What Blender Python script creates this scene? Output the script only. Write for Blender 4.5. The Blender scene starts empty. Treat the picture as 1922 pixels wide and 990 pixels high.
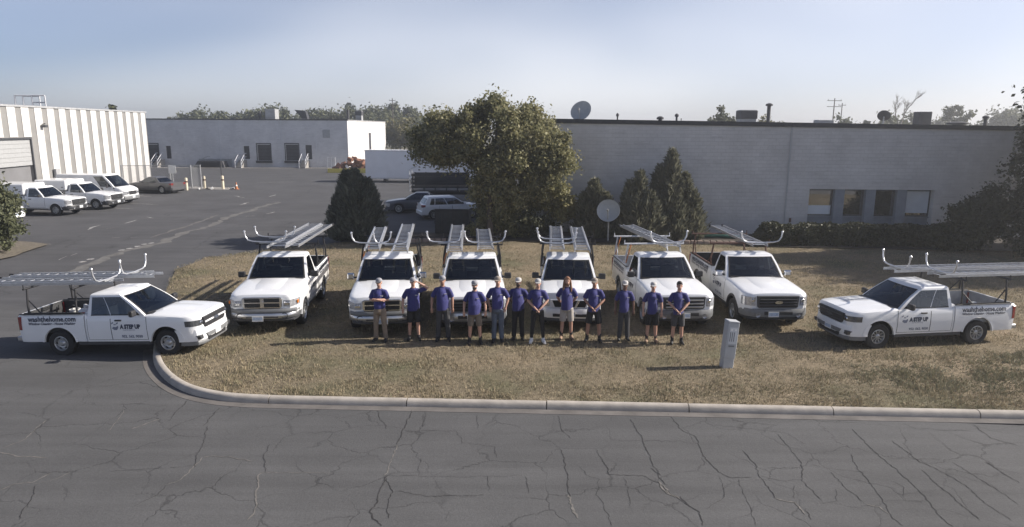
import bpy, bmesh, math, random
import numpy as np
from mathutils import Vector, Matrix, Euler, noise as mnoise
R = math.radians
PI = math.pi
random.seed(7)
rng = np.random.default_rng(11)
SC = bpy.context.scene
COL = SC.collection

# ------------------------------------------------------------------ camera
cam = bpy.data.cameras.new('camera')
cam.lens = 24.0
cam.sensor_width = 36.0
cam.clip_start = 0.1
cam.clip_end = 6000
camo = bpy.data.objects.new('camera', cam)
camo.location = (0, 0, 5.9)
camo.rotation_euler = (Matrix.Rotation(R(90 - 11.26), 3, 'X') @ Matrix.Rotation(R(0.3), 3, 'Z')).to_euler()
COL.objects.link(camo)
SC.camera = camo

# ------------------------------------------------------------------ sky and sun
SUN_EL = 31.0
SUN_AZ = 7.0           # degrees from +X towards +Y
wd = bpy.data.worlds.new('World')
SC.world = wd
wd.use_nodes = True
nt = wd.node_tree
nt.nodes.clear()
wo = nt.nodes.new('ShaderNodeOutputWorld')
bg = nt.nodes.new('ShaderNodeBackground')
sky = nt.nodes.new('ShaderNodeTexSky')
sky.sky_type = 'NISHITA'
sky.sun_disc = False
sky.sun_elevation = R(SUN_EL)
sky.sun_rotation = R(90 - SUN_AZ)
sky.altitude = 200
sky.air_density = 0.6
sky.dust_density = 2.0
sky.ozone_density = 3.0
hsv = nt.nodes.new('ShaderNodeHueSaturation')
hsv.inputs['Saturation'].default_value = 1.0
wb = nt.nodes.new('ShaderNodeMixRGB'); wb.blend_type = 'MULTIPLY'; wb.inputs[0].default_value = 1.0
wb.inputs[2].default_value = (1.02, 1.0, 1.04, 1)      # the camera's white balance
nt.links.new(sky.outputs[0], wb.inputs[1])
nt.links.new(wb.outputs[0], hsv.inputs['Color'])
# faint cirrus streaks mixed over the sky colour
tc = nt.nodes.new('ShaderNodeTexCoord')
mp = nt.nodes.new('ShaderNodeMapping')
mp.inputs['Scale'].default_value = (1.6, 1.6, 5.0)
mp.inputs['Location'].default_value = (10.3, 7.21, 0)
nz = nt.nodes.new('ShaderNodeTexNoise')
nz.inputs['Scale'].default_value = 0.55
nz.inputs['Detail'].default_value = 2.5
nz.inputs['Roughness'].default_value = 0.6
nz.inputs['Distortion'].default_value = 0.3
rp = nt.nodes.new('ShaderNodeMapRange')
rp.inputs['From Min'].default_value = 0.30
rp.inputs['From Max'].default_value = 0.70
rp.inputs['To Min'].default_value = 0.10
rp.inputs['To Max'].default_value = 0.75
mixc = nt.nodes.new('ShaderNodeMixRGB')
mixc.inputs['Color2'].default_value = (10.0, 10.0, 10.2, 1)
nt.links.new(tc.outputs['Generated'], mp.inputs[0])
nt.links.new(mp.outputs[0], nz.inputs['Vector'])
nt.links.new(nz.outputs['Fac'], rp.inputs['Value'])
# the veil is thick along the horizon and thin overhead, as haze is
sx = nt.nodes.new('ShaderNodeSeparateXYZ')
nt.links.new(tc.outputs['Generated'], sx.inputs[0])
el = nt.nodes.new('ShaderNodeMapRange')
el.inputs['From Min'].default_value = 0.05
el.inputs['From Max'].default_value = 0.55
el.inputs['To Min'].default_value = 1.0
el.inputs['To Max'].default_value = 0.0
nt.links.new(sx.outputs['Z'], el.inputs['Value'])
vm = nt.nodes.new('ShaderNodeMath'); vm.operation = 'MULTIPLY'
nt.links.new(rp.outputs[0], vm.inputs[0]); nt.links.new(el.outputs[0], vm.inputs[1])
nt.links.new(vm.outputs[0], mixc.inputs['Fac'])
nt.links.new(hsv.outputs[0], mixc.inputs['Color1'])
nt.links.new(mixc.outputs[0], bg.inputs['Color'])
bg.inputs['Strength'].default_value = 0.079
nt.links.new(bg.outputs[0], wo.inputs['Surface'])

sl = bpy.data.lights.new('sun', 'SUN')
sl.energy = 5.0
sl.angle = R(0.6)
sl.color = (1.0, 0.925, 0.83)
so = bpy.data.objects.new('sun', sl)
sd = Vector((math.cos(R(SUN_EL)) * math.cos(R(SUN_AZ)), math.cos(R(SUN_EL)) * math.sin(R(SUN_AZ)), math.sin(R(SUN_EL))))
so.rotation_euler = sd.to_track_quat('Z', 'Y').to_euler()
so.location = sd * 60
COL.objects.link(so)

SC.view_settings.view_transform = 'Standard'
SC.view_settings.look = 'None'
SC.view_settings.exposure = 0.67
SC.view_settings.gamma = 1.0
SC.view_settings.use_curve_mapping = False
SC.render.engine = 'CYCLES'
SC.cycles.max_bounces = 8
SC.cycles.transparent_max_bounces = 12
SC.cycles.volume_bounces = 0
SC.cycles.use_denoising = True

# ------------------------------------------------------------------ materials
MATS = {}
def _mat(name):
    m = bpy.data.materials.new(name)
    m.use_nodes = True
    n = m.node_tree
    b = n.nodes['Principled BSDF']
    MATS[name] = m
    return m, n, b

def tex_noise(n, scale, detail=4, rough=0.55, coord='Object', vec=None, sc3=None, dist=0.0):
    t = n.nodes.new('ShaderNodeTexCoord') if vec is None else None
    src = t.outputs[coord] if vec is None else vec
    if sc3:
        mp = n.nodes.new('ShaderNodeMapping'); mp.inputs['Scale'].default_value = sc3
        n.links.new(src, mp.inputs[0]); src = mp.outputs[0]
    z = n.nodes.new('ShaderNodeTexNoise')
    z.inputs['Scale'].default_value = scale
    z.inputs['Detail'].default_value = detail
    z.inputs['Roughness'].default_value = rough
    z.inputs['Distortion'].default_value = dist
    n.links.new(src, z.inputs['Vector'])
    return z.outputs['Fac']

def world_pos(n):
    return n.nodes.new('ShaderNodeNewGeometry').outputs['Position']

def ramp(n, fac, stops):
    r = n.nodes.new('ShaderNodeValToRGB')
    e = r.color_ramp.elements
    while len(e) < len(stops): e.new(0.5)
    for i, (p, c) in enumerate(stops):
        e[i].position = p
        e[i].color = (c[0], c[1], c[2], 1) if hasattr(c, '__len__') else (c, c, c, 1)
    n.links.new(fac, r.inputs[0])
    return r.outputs[0]

def mixcol(n, fac, a, b, mode='MIX'):
    m = n.nodes.new('ShaderNodeMixRGB'); m.blend_type = mode
    for i, v in ((0, fac), (1, a), (2, b)):
        if isinstance(v, (int, float)): m.inputs[i].default_value = v
        elif isinstance(v, tuple): m.inputs[i].default_value = (*v[:3], 1)
        else: n.links.new(v, m.inputs[i])
    return m.outputs[0]

def bump(n, b, h, strength=0.3, dist=0.02):
    u = n.nodes.new('ShaderNodeBump')
    u.inputs['Strength'].default_value = strength
    u.inputs['Distance'].default_value = dist
    n.links.new(h, u.inputs['Height'])
    n.links.new(u.outputs[0], b.inputs['Normal'])

def mat(name, col, rough=0.6, metal=0.0, spec=0.5, coat=0.0, var=0.12, scale=6.0, bmp=0.0, sub=0.0, sheen=0.0):
    """principled with a little procedural mottling"""
    m, n, b = _mat(name)
    f = tex_noise(n, scale, 5)
    c = ramp(n, f, [(0.3, tuple(max(0, v * (1 - var)) for v in col)), (0.7, tuple(min(1, v * (1 + var)) for v in col))])
    n.links.new(c, b.inputs['Base Color'])
    b.inputs['Roughness'].default_value = rough
    b.inputs['Metallic'].default_value = metal
    b.inputs['Specular IOR Level'].default_value = spec
    b.inputs['Coat Weight'].default_value = coat
    b.inputs['Coat Roughness'].default_value = 0.06
    if sheen: b.inputs['Sheen Weight'].default_value = sheen
    if bmp: bump(n, b, f, bmp, 0.02)
    return m

def glass(name, tint, alpha_gloss=0.06):
    m, n, b = _mat(name)
    n.nodes.remove(b)
    out = n.nodes['Material Output']
    tr = n.nodes.new('ShaderNodeBsdfTransparent'); tr.inputs[0].default_value = (*tint, 1)
    gl = n.nodes.new('ShaderNodeBsdfGlossy'); gl.inputs['Roughness'].default_value = 0.03
    gl.inputs[0].default_value = (0.9, 0.95, 1.0, 1)
    fr = n.nodes.new('ShaderNodeFresnel'); fr.inputs[0].default_value = 1.5
    ad = n.nodes.new('ShaderNodeMath'); ad.operation = 'ADD'; ad.inputs[1].default_value = alpha_gloss; ad.use_clamp = True
    mx = n.nodes.new('ShaderNodeMixShader')
    n.links.new(fr.outputs[0], ad.inputs[0]); n.links.new(ad.outputs[0], mx.inputs[0])
    n.links.new(tr.outputs[0], mx.inputs[1]); n.links.new(gl.outputs[0], mx.inputs[2])
    n.links.new(mx.outputs[0], out.inputs['Surface'])
    return m

def leaf_mat(name, cols, rough=0.6, trans=0.25):
    m, n, b = _mat(name)
    g = n.nodes.new('ShaderNodeNewGeometry')
    c = ramp(n, g.outputs['Random Per Island'], [(i / (len(cols) - 1), c) for i, c in enumerate(cols)])
    big = tex_noise(n, 0.9, 3, vec=g.outputs['Position'])
    c = mixcol(n, ramp(n, big, [(0.35, 0.0), (0.65, 0.5)]), c, tuple(v * 1.25 for v in cols[-1]))
    n.links.new(c, b.inputs['Base Color'])
    b.inputs['Roughness'].default_value = rough
    b.inputs['Specular IOR Level'].default_value = 0.25
    if trans:
        t = n.nodes.new('ShaderNodeBsdfTranslucent'); n.links.new(c, t.inputs[0])
        mx = n.nodes.new('ShaderNodeMixShader'); mx.inputs[0].default_value = trans
        n.links.new(b.outputs[0], mx.inputs[1]); n.links.new(t.outputs[0], mx.inputs[2])
        n.links.new(mx.outputs[0], n.nodes['Material Output'].inputs['Surface'])
    return m

# vehicles
mat('white_paint', (0.76, 0.77, 0.78), 0.32, coat=0.6, var=0.03, scale=1.5)
mat('silver_paint', (0.36, 0.37, 0.38), 0.35, metal=0.3, coat=0.5, var=0.04)
mat('graphite_paint', (0.085, 0.085, 0.088), 0.34, metal=0.2, coat=0.6, var=0.06)
mat('navy_paint', (0.035, 0.042, 0.062), 0.3, coat=0.7, var=0.05)
mat('black_plastic', (0.022, 0.022, 0.024), 0.55, var=0.2, scale=20)
mat('grey_plastic', (0.16, 0.165, 0.17), 0.5, var=0.1, scale=12)
mat('dark_trim', (0.05, 0.052, 0.056), 0.45, var=0.15, scale=20)
mat('seam_black', (0.012, 0.012, 0.012), 0.8, var=0.1)
mat('chrome', (0.62, 0.63, 0.65), 0.18, metal=1.0, var=0.05)
mat('bumper_steel', (0.5, 0.51, 0.53), 0.3, metal=0.85, var=0.06)
mat('headlight', (0.46, 0.47, 0.49), 0.12, metal=0.35, coat=1.0, var=0.35, scale=18)
mat('headlight_smoked', (0.10, 0.105, 0.11), 0.12, metal=0.3, coat=1.0, var=0.4, scale=18)
mat('amber', (0.8, 0.25, 0.03), 0.25, coat=0.8, var=0.1)
mat('taillight', (0.20, 0.012, 0.012), 0.2, coat=1.0, var=0.2, scale=20)
mat('tyre', (0.018, 0.018, 0.019), 0.85, var=0.2, scale=15)
mat('rim_silver', (0.42, 0.43, 0.44), 0.35, metal=0.7, var=0.1)
mat('rim_dark', (0.02, 0.02, 0.022), 0.6, var=0.1)
mat('bed_liner', (0.035, 0.036, 0.038), 0.75, var=0.25, scale=12)
mat('bed_grey', (0.32, 0.33, 0.35), 0.55, var=0.18, scale=5)
mat('interior', (0.06, 0.06, 0.062), 0.8, var=0.3, scale=8)
mat('seat_cloth', (0.14, 0.14, 0.145), 0.85, var=0.2, scale=8)
mat('plate', (0.42, 0.50, 0.62), 0.4, var=0.25, scale=25)
mat('lettering', (0.035, 0.045, 0.075), 0.5, var=0.1)
mat('lettering_light', (0.16, 0.18, 0.24), 0.5, var=0.1)
mat('aluminium', (0.60, 0.61, 0.63), 0.34, metal=0.75, var=0.10, scale=9)
mat('steel_black', (0.02, 0.02, 0.022), 0.5, var=0.2, scale=15)
mat('steel_white', (0.55, 0.56, 0.58), 0.4, var=0.1)
mat('rust_red', (0.095, 0.045, 0.032), 0.7, var=0.3, scale=12)
mat('orange_strap', (0.42, 0.14, 0.04), 0.6, var=0.15)
mat('red_plastic', (0.45, 0.05, 0.03), 0.5, var=0.15)
mat('white_plastic', (0.75, 0.75, 0.73), 0.5, var=0.06)
mat('yellow_paint', (0.55, 0.47, 0.10), 0.6, var=0.2)
glass('windscreen', (0.27, 0.30, 0.31), 0.045)
glass('side_glass', (0.17, 0.185, 0.195), 0.045)
# people
for nm, c in (('skin_fair', (0.46, 0.27, 0.20)), ('skin_tan', (0.36, 0.20, 0.14)), ('skin_deep', (0.12, 0.062, 0.042))):
    m_ = mat(nm, c, 0.55, var=0.08, scale=10)
    m_.node_tree.nodes['Principled BSDF'].inputs['Subsurface Weight'].default_value = 0.0
mat('polo_blue', (0.024, 0.026, 0.140), 0.8, var=0.22, scale=9, bmp=0.4, sheen=0.15)
mat('khaki', (0.21, 0.165, 0.125), 0.85, var=0.15, scale=8, bmp=0.4)
mat('stone_cloth', (0.36, 0.33, 0.30), 0.85, var=0.12, scale=8, bmp=0.4)
mat('black_cloth', (0.014, 0.014, 0.016), 0.85, var=0.25, scale=8, bmp=0.4)
mat('charcoal_cloth', (0.05, 0.05, 0.054), 0.85, var=0.2, scale=8, bmp=0.4)
mat('denim', (0.085, 0.105, 0.145), 0.85, var=0.22, scale=9, bmp=0.4)
mat('olive_cloth', (0.15, 0.125, 0.10), 0.85, var=0.15, scale=8, bmp=0.4)
mat('cap_grey', (0.27, 0.27, 0.29), 0.8, var=0.12)
mat('cap_white', (0.43, 0.42, 0.41), 0.8, var=0.08)
mat('cap_dark', (0.10, 0.10, 0.11), 0.8, var=0.12)
mat('cap_tan', (0.28, 0.24, 0.20), 0.8, var=0.12)
mat('hair_brown', (0.075, 0.045, 0.028), 0.6, var=0.3, scale=30)
mat('hair_auburn', (0.17, 0.08, 0.04), 0.55, var=0.3, scale=30)
mat('hair_black', (0.02, 0.016, 0.014), 0.6, var=0.3, scale=30)
mat('shoe_black', (0.015, 0.015, 0.016), 0.6, var=0.2)
mat('shoe_white', (0.68, 0.68, 0.68), 0.55, var=0.1)
mat('shoe_tan', (0.26, 0.17, 0.11), 0.7, var=0.2)
mat('sock_dark', (0.03, 0.03, 0.03), 0.9, var=0.2)
mat('eye_dark', (0.02, 0.015, 0.012), 0.3, var=0.1)
mat('lip', (0.30, 0.12, 0.10), 0.5, var=0.1)
# buildings and yard
mat('coping_dark', (0.03, 0.031, 0.035), 0.6, var=0.2, scale=2)
mat('rollup_grey', (0.33, 0.335, 0.335), 0.6, var=0.06)
mat('panel_white', (0.56, 0.55, 0.53), 0.8, var=0.06, scale=0.8)
mat('panel_grey', (0.215, 0.21, 0.20), 0.85, var=0.1, scale=0.8)
mat('door_white', (0.60, 0.61, 0.62), 0.6, var=0.06)
mat('dark_opening', (0.012, 0.012, 0.013), 0.9, var=0.3)
mat('dock_door', (0.045, 0.045, 0.05), 0.7, var=0.25, scale=3)
mat('pilaster_blue', (0.21, 0.235, 0.275), 0.75, var=0.1, scale=3)
mat('roof_membrane', (0.16, 0.16, 0.165), 0.9, var=0.15, scale=0.5)
mat('hvac_grey', (0.33, 0.335, 0.34), 0.6, var=0.15, scale=3)
mat('hvac_dark', (0.05, 0.05, 0.055), 0.7, var=0.2, scale=3)
mat('dish_grey', (0.34, 0.36, 0.37), 0.55, var=0.08)
mat('galvanised', (0.36, 0.37, 0.38), 0.45, metal=0.5, var=0.15)
mat('pedestal_grey', (0.40, 0.415, 0.43), 0.6, var=0.07, scale=4)
mat('label_pale', (0.56, 0.58, 0.60), 0.6, var=0.05)
mat('label_dark', (0.16, 0.17, 0.18), 0.6, var=0.05)
mat('bollard_cream', (0.62, 0.56, 0.42), 0.7, var=0.12)
mat('trailer_white', (0.72, 0.74, 0.78), 0.5, var=0.05, scale=1)
mat('dumpster_paint', (0.028, 0.03, 0.034), 0.7, var=0.3, scale=3)
mat('brick_red', (0.20, 0.095, 0.06), 0.85, var=0.3, scale=3)
mat('wood_post', (0.10, 0.08, 0.065), 0.85, var=0.25, scale=6)
mat('bark', (0.075, 0.06, 0.048), 0.9, var=0.35, scale=9, bmp=0.8)
mat('bark_pale', (0.24, 0.22, 0.20), 0.9, var=0.25, scale=9, bmp=0.5)
mat('blind_pale', (0.62, 0.66, 0.70), 0.8, var=0.05, scale=2)
mat('tarp_green', (0.03, 0.12, 0.09), 0.6, var=0.2)
mat('edging_stone', (0.26, 0.20, 0.165), 0.9, var=0.3, scale=4, bmp=0.5)
leaf_mat('leaf_broad', [(0.070, 0.080, 0.036), (0.135, 0.142, 0.066), (0.205, 0.200, 0.100), (0.265, 0.242, 0.130)], 0.55, 0.36)
leaf_mat('leaf_far', [(0.05, 0.06, 0.032), (0.085, 0.095, 0.05), (0.125, 0.13, 0.07)], 0.6, 0.25)
leaf_mat('leaf_bright', [(0.10, 0.105, 0.042), (0.17, 0.16, 0.07), (0.23, 0.20, 0.09)], 0.6, 0.3)
leaf_mat('juniper', [(0.048, 0.058, 0.046), (0.098, 0.110, 0.086), (0.165, 0.175, 0.14)], 0.65, 0.22)
leaf_mat('juniper_light', [(0.056, 0.063, 0.044), (0.125, 0.130, 0.090), (0.21, 0.205, 0.148)], 0.65, 0.26)
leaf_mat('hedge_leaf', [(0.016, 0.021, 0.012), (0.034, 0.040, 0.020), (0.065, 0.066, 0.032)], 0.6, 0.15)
leaf_mat('grass_blade', [(0.20, 0.162, 0.105), (0.28, 0.232, 0.152), (0.135, 0.145, 0.082), (0.34, 0.278, 0.188)], 0.8, 0.15)
leaf_mat('weed_leaf', [(0.14, 0.14, 0.085), (0.19, 0.18, 0.115), (0.25, 0.24, 0.165)], 0.8, 0.2)

def m_lawn():
    m, n, b = _mat('lawn')
    P = world_pos(n)
    a = tex_noise(n, 0.28, 5, 0.6, vec=P)
    c = ramp(n, a, [(0.30, (0.128, 0.132, 0.076)), (0.48, (0.22, 0.185, 0.128)), (0.62, (0.28, 0.228, 0.158)), (0.78, (0.26, 0.190, 0.138))])
    f = tex_noise(n, 7.0, 6, 0.7, vec=P)
    c = mixcol(n, 0.75, c, ramp(n, f, [(0.25, 0.35), (0.5, 0.9), (0.75, 1.35)]), 'MULTIPLY')
    f2 = tex_noise(n, 34.0, 3, 0.7, vec=P)
    c = mixcol(n, 0.7, c, ramp(n, f2, [(0.28, 0.3), (0.5, 1.0), (0.75, 1.5)]), 'MULTIPLY')
    n.links.new(c, b.inputs['Base Color'])
    b.inputs['Roughness'].default_value = 0.95
    b.inputs['Specular IOR Level'].default_value = 0.1
    bump(n, b, f2, 0.9, 0.05)
m_lawn()

def m_terrain():
    m, n, b = _mat('terrain')
    P = world_pos(n)
    a = tex_noise(n, 0.05, 6, 0.6, vec=P)
    c = ramp(n, a, [(0.3, (0.05, 0.055, 0.03)), (0.55, (0.10, 0.09, 0.05)), (0.75, (0.14, 0.115, 0.07))])
    n.links.new(c, b.inputs['Base Color'])
    b.inputs['Roughness'].default_value = 0.95
m_terrain()

def m_asphalt(name, base, crack_scale, crack_w, crack_amt, patch):
    m, n, b = _mat(name)
    P = world_pos(n)
    a = tex_noise(n, 0.35, 6, 0.6, vec=P)
    c = ramp(n, a, [(0.28, tuple(v * (1 - patch) for v in base)), (0.72, tuple(v * (1 + patch) for v in base))])
    # long traffic streaks along the road
    st = tex_noise(n, 1.0, 4, 0.6, vec=P, sc3=(0.12, 2.2, 1))
    c = mixcol(n, 0.5, c, ramp(n, st, [(0.3, 0.74), (0.7, 1.26)]), 'MULTIPLY')
    f = tex_noise(n, 28.0, 5, 0.75, vec=P)
    c = mixcol(n, 0.6, c, ramp(n, f, [(0.3, 0.72), (0.55, 1.0), (0.8, 1.45)]), 'MULTIPLY')
    h = f
    if crack_amt:
        # cells whose edges are the fine crazing of the old surface
        wv = n.nodes.new('ShaderNodeTexNoise'); wv.inputs['Scale'].default_value = 1.1; wv.inputs['Detail'].default_value = 6
        wv.inputs['Roughness'].default_value = 0.62
        n.links.new(P, wv.inputs['Vector'])
        av = n.nodes.new('ShaderNodeVectorMath'); av.operation = 'MULTIPLY_ADD'
        av.inputs[1].default_value = (0.85, 0.85, 0.0)
        n.links.new(wv.outputs['Color'], av.inputs[0]); n.links.new(P, av.inputs[2])
        mp = n.nodes.new('ShaderNodeMapping'); mp.inputs['Scale'].default_value = (crack_scale, crack_scale * 1.1, 0.0)
        n.links.new(av.outputs[0], mp.inputs[0])
        vo = n.nodes.new('ShaderNodeTexVoronoi'); vo.feature = 'DISTANCE_TO_EDGE'; vo.inputs['Scale'].default_value = 1.0
        vo.inputs['Randomness'].default_value = 0.95
        n.links.new(mp.outputs[0], vo.inputs['Vector'])
        pres = tex_noise(n, 0.8, 3, 0.5, vec=P)      # cracks come and go
        lo = n.nodes.new('ShaderNodeMapRange'); lo.inputs['From Min'].default_value = 0.36; lo.inputs['From Max'].default_value = 0.60
        lo.inputs['To Min'].default_value = 0.0; lo.inputs['To Max'].default_value = crack_amt
        n.links.new(pres, lo.inputs['Value'])
        ck = ramp(n, vo.outputs['Distance'], [(0.0, 1.0), (crack_w, 0.55), (crack_w * 2.6, 0.0)])
        mm = n.nodes.new('ShaderNodeMath'); mm.operation = 'MULTIPLY'
        n.links.new(ck, mm.inputs[0]); n.links.new(lo.outputs[0], mm.inputs[1])
        c = mixcol(n, mm.outputs[0], c, tuple(v * 0.30 for v in base))
        sub = n.nodes.new('ShaderNodeMath'); sub.operation = 'SUBTRACT'
        n.links.new(f, sub.inputs[0]); n.links.new(mm.outputs[0], sub.inputs[1]); h = sub.outputs[0]
    n.links.new(c, b.inputs['Base Color'])
    b.inputs['Roughness'].default_value = 0.88
    b.inputs['Specular IOR Level'].default_value = 0.3
    bump(n, b, h, 0.5, 0.012)
m_asphalt('asphalt_street', (0.090, 0.090, 0.091), 0.72, 0.007, 0.62, 0.14)
m_asphalt('asphalt_yard', (0.076, 0.076, 0.079), 0.16, 0.004, 0.5, 0.20)
mat('crack_dark', (0.034, 0.033, 0.033), 0.95, var=0.4, scale=8)
mat('crack_sand', (0.135, 0.128, 0.118), 0.95, var=0.35, scale=8)
mat('patch_sand', (0.122, 0.118, 0.112), 0.95, var=0.3, scale=3)
mat('faded_paint', (0.30, 0.29, 0.28), 0.9, var=0.4, scale=4)
mat('concrete_kerb', (0.37, 0.338, 0.298), 0.9, var=0.18, scale=2.5, bmp=0.5)
mat('concrete_gutter', (0.128, 0.118, 0.110), 0.92, var=0.28, scale=2.0, bmp=0.4)
mat('concrete_pale', (0.28, 0.265, 0.245), 0.92, var=0.15, scale=1.2, bmp=0.3)
mat('gravel_bed', (0.14, 0.12, 0.09), 0.95, var=0.4, scale=9, bmp=0.9)
mat('mulch', (0.045, 0.036, 0.028), 0.95, var=0.45, scale=10, bmp=0.9)

def m_block(name, base, joint_dark, course=0.2, length=0.42):
    """painted blockwork: shallow joints, grime under the coping"""
    m, n, b = _mat(name)
    t = n.nodes.new('ShaderNodeTexCoord')
    mp = n.nodes.new('ShaderNodeMapping'); mp.inputs['Rotation'].default_value = (R(90), 0, 0)
    n.links.new(t.outputs['Object'], mp.inputs[0])
    br = n.nodes.new('ShaderNodeTexBrick')
    br.inputs['Scale'].default_value = 1.0
    br.inputs['Brick Width'].default_value = length
    br.inputs['Row Height'].default_value = course
    br.inputs['Mortar Size'].default_value = 0.010
    br.inputs['Mortar Smooth'].default_value = 0.5
    br.inputs['Color1'].default_value = (*base, 1)
    br.inputs['Color2'].default_value = (*[v * 0.93 for v in base], 1)
    br.inputs['Mortar'].default_value = (*[v * joint_dark for v in base], 1)
    n.links.new(mp.outputs[0], br.inputs['Vector'])
    a = tex_noise(n, 0.45, 6, 0.65, coord='Object')
    c = mixcol(n, 0.8, br.outputs['Color'], ramp(n, a, [(0.3, 0.80), (0.7, 1.12)]), 'MULTIPLY')
    s = tex_noise(n, 1.0, 6, 0.7, coord='Object', sc3=(0.7, 0.7, 5.0))
    c = mixcol(n, ramp(n, s, [(0.54, 0.0), (0.68, 0.42)]), c, tuple(v * 0.55 for v in base))
    n.links.new(c, b.inputs['Base Color'])
    b.inputs['Roughness'].default_value = 0.85
    sub = n.nodes.new('ShaderNodeMath'); sub.operation = 'ADD'
    f = tex_noise(n, 5.0, 5, 0.7, coord='Object')
    n.links.new(br.outputs['Fac'], sub.inputs[0]); n.links.new(f, sub.inputs[1])
    bump(n, b, sub.outputs[0], 0.6, -0.025)
m_block('block_grey', (0.57, 0.562, 0.558), 0.88)
m_block('block_white', (0.66, 0.66, 0.665), 0.85)

# ------------------------------------------------------------------ helpers
def tag(o, label=None, cat=None, group=None, kind=None):
    if label: o['label'] = label
    if cat: o['category'] = cat
    if group: o['group'] = group
    if kind: o['kind'] = kind
    return o

def empty(name, loc=(0, 0, 0), rz=0.0, label=None, cat=None, group=None, parent=None):
    o = bpy.data.objects.new(name, None)
    o.location = loc
    o.rotation_euler = (0, 0, rz)
    o.empty_display_size = 0.3
    COL.objects.link(o)
    if parent: o.parent = parent
    return tag(o, label, cat, group)

def link_mesh(name, me, parent=None, loc=(0, 0, 0), rot=(0, 0, 0)):
    o = bpy.data.objects.new(name, me)
    COL.objects.link(o)
    o.location = loc
    o.rotation_euler = rot
    if parent: o.parent = parent
    return o

def copy_tree(o, parent=None):
    c = o.copy()
    COL.objects.link(c)
    c.parent = parent
    for ch in list(o.children):
        copy_tree(ch, c)
    return c

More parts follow.
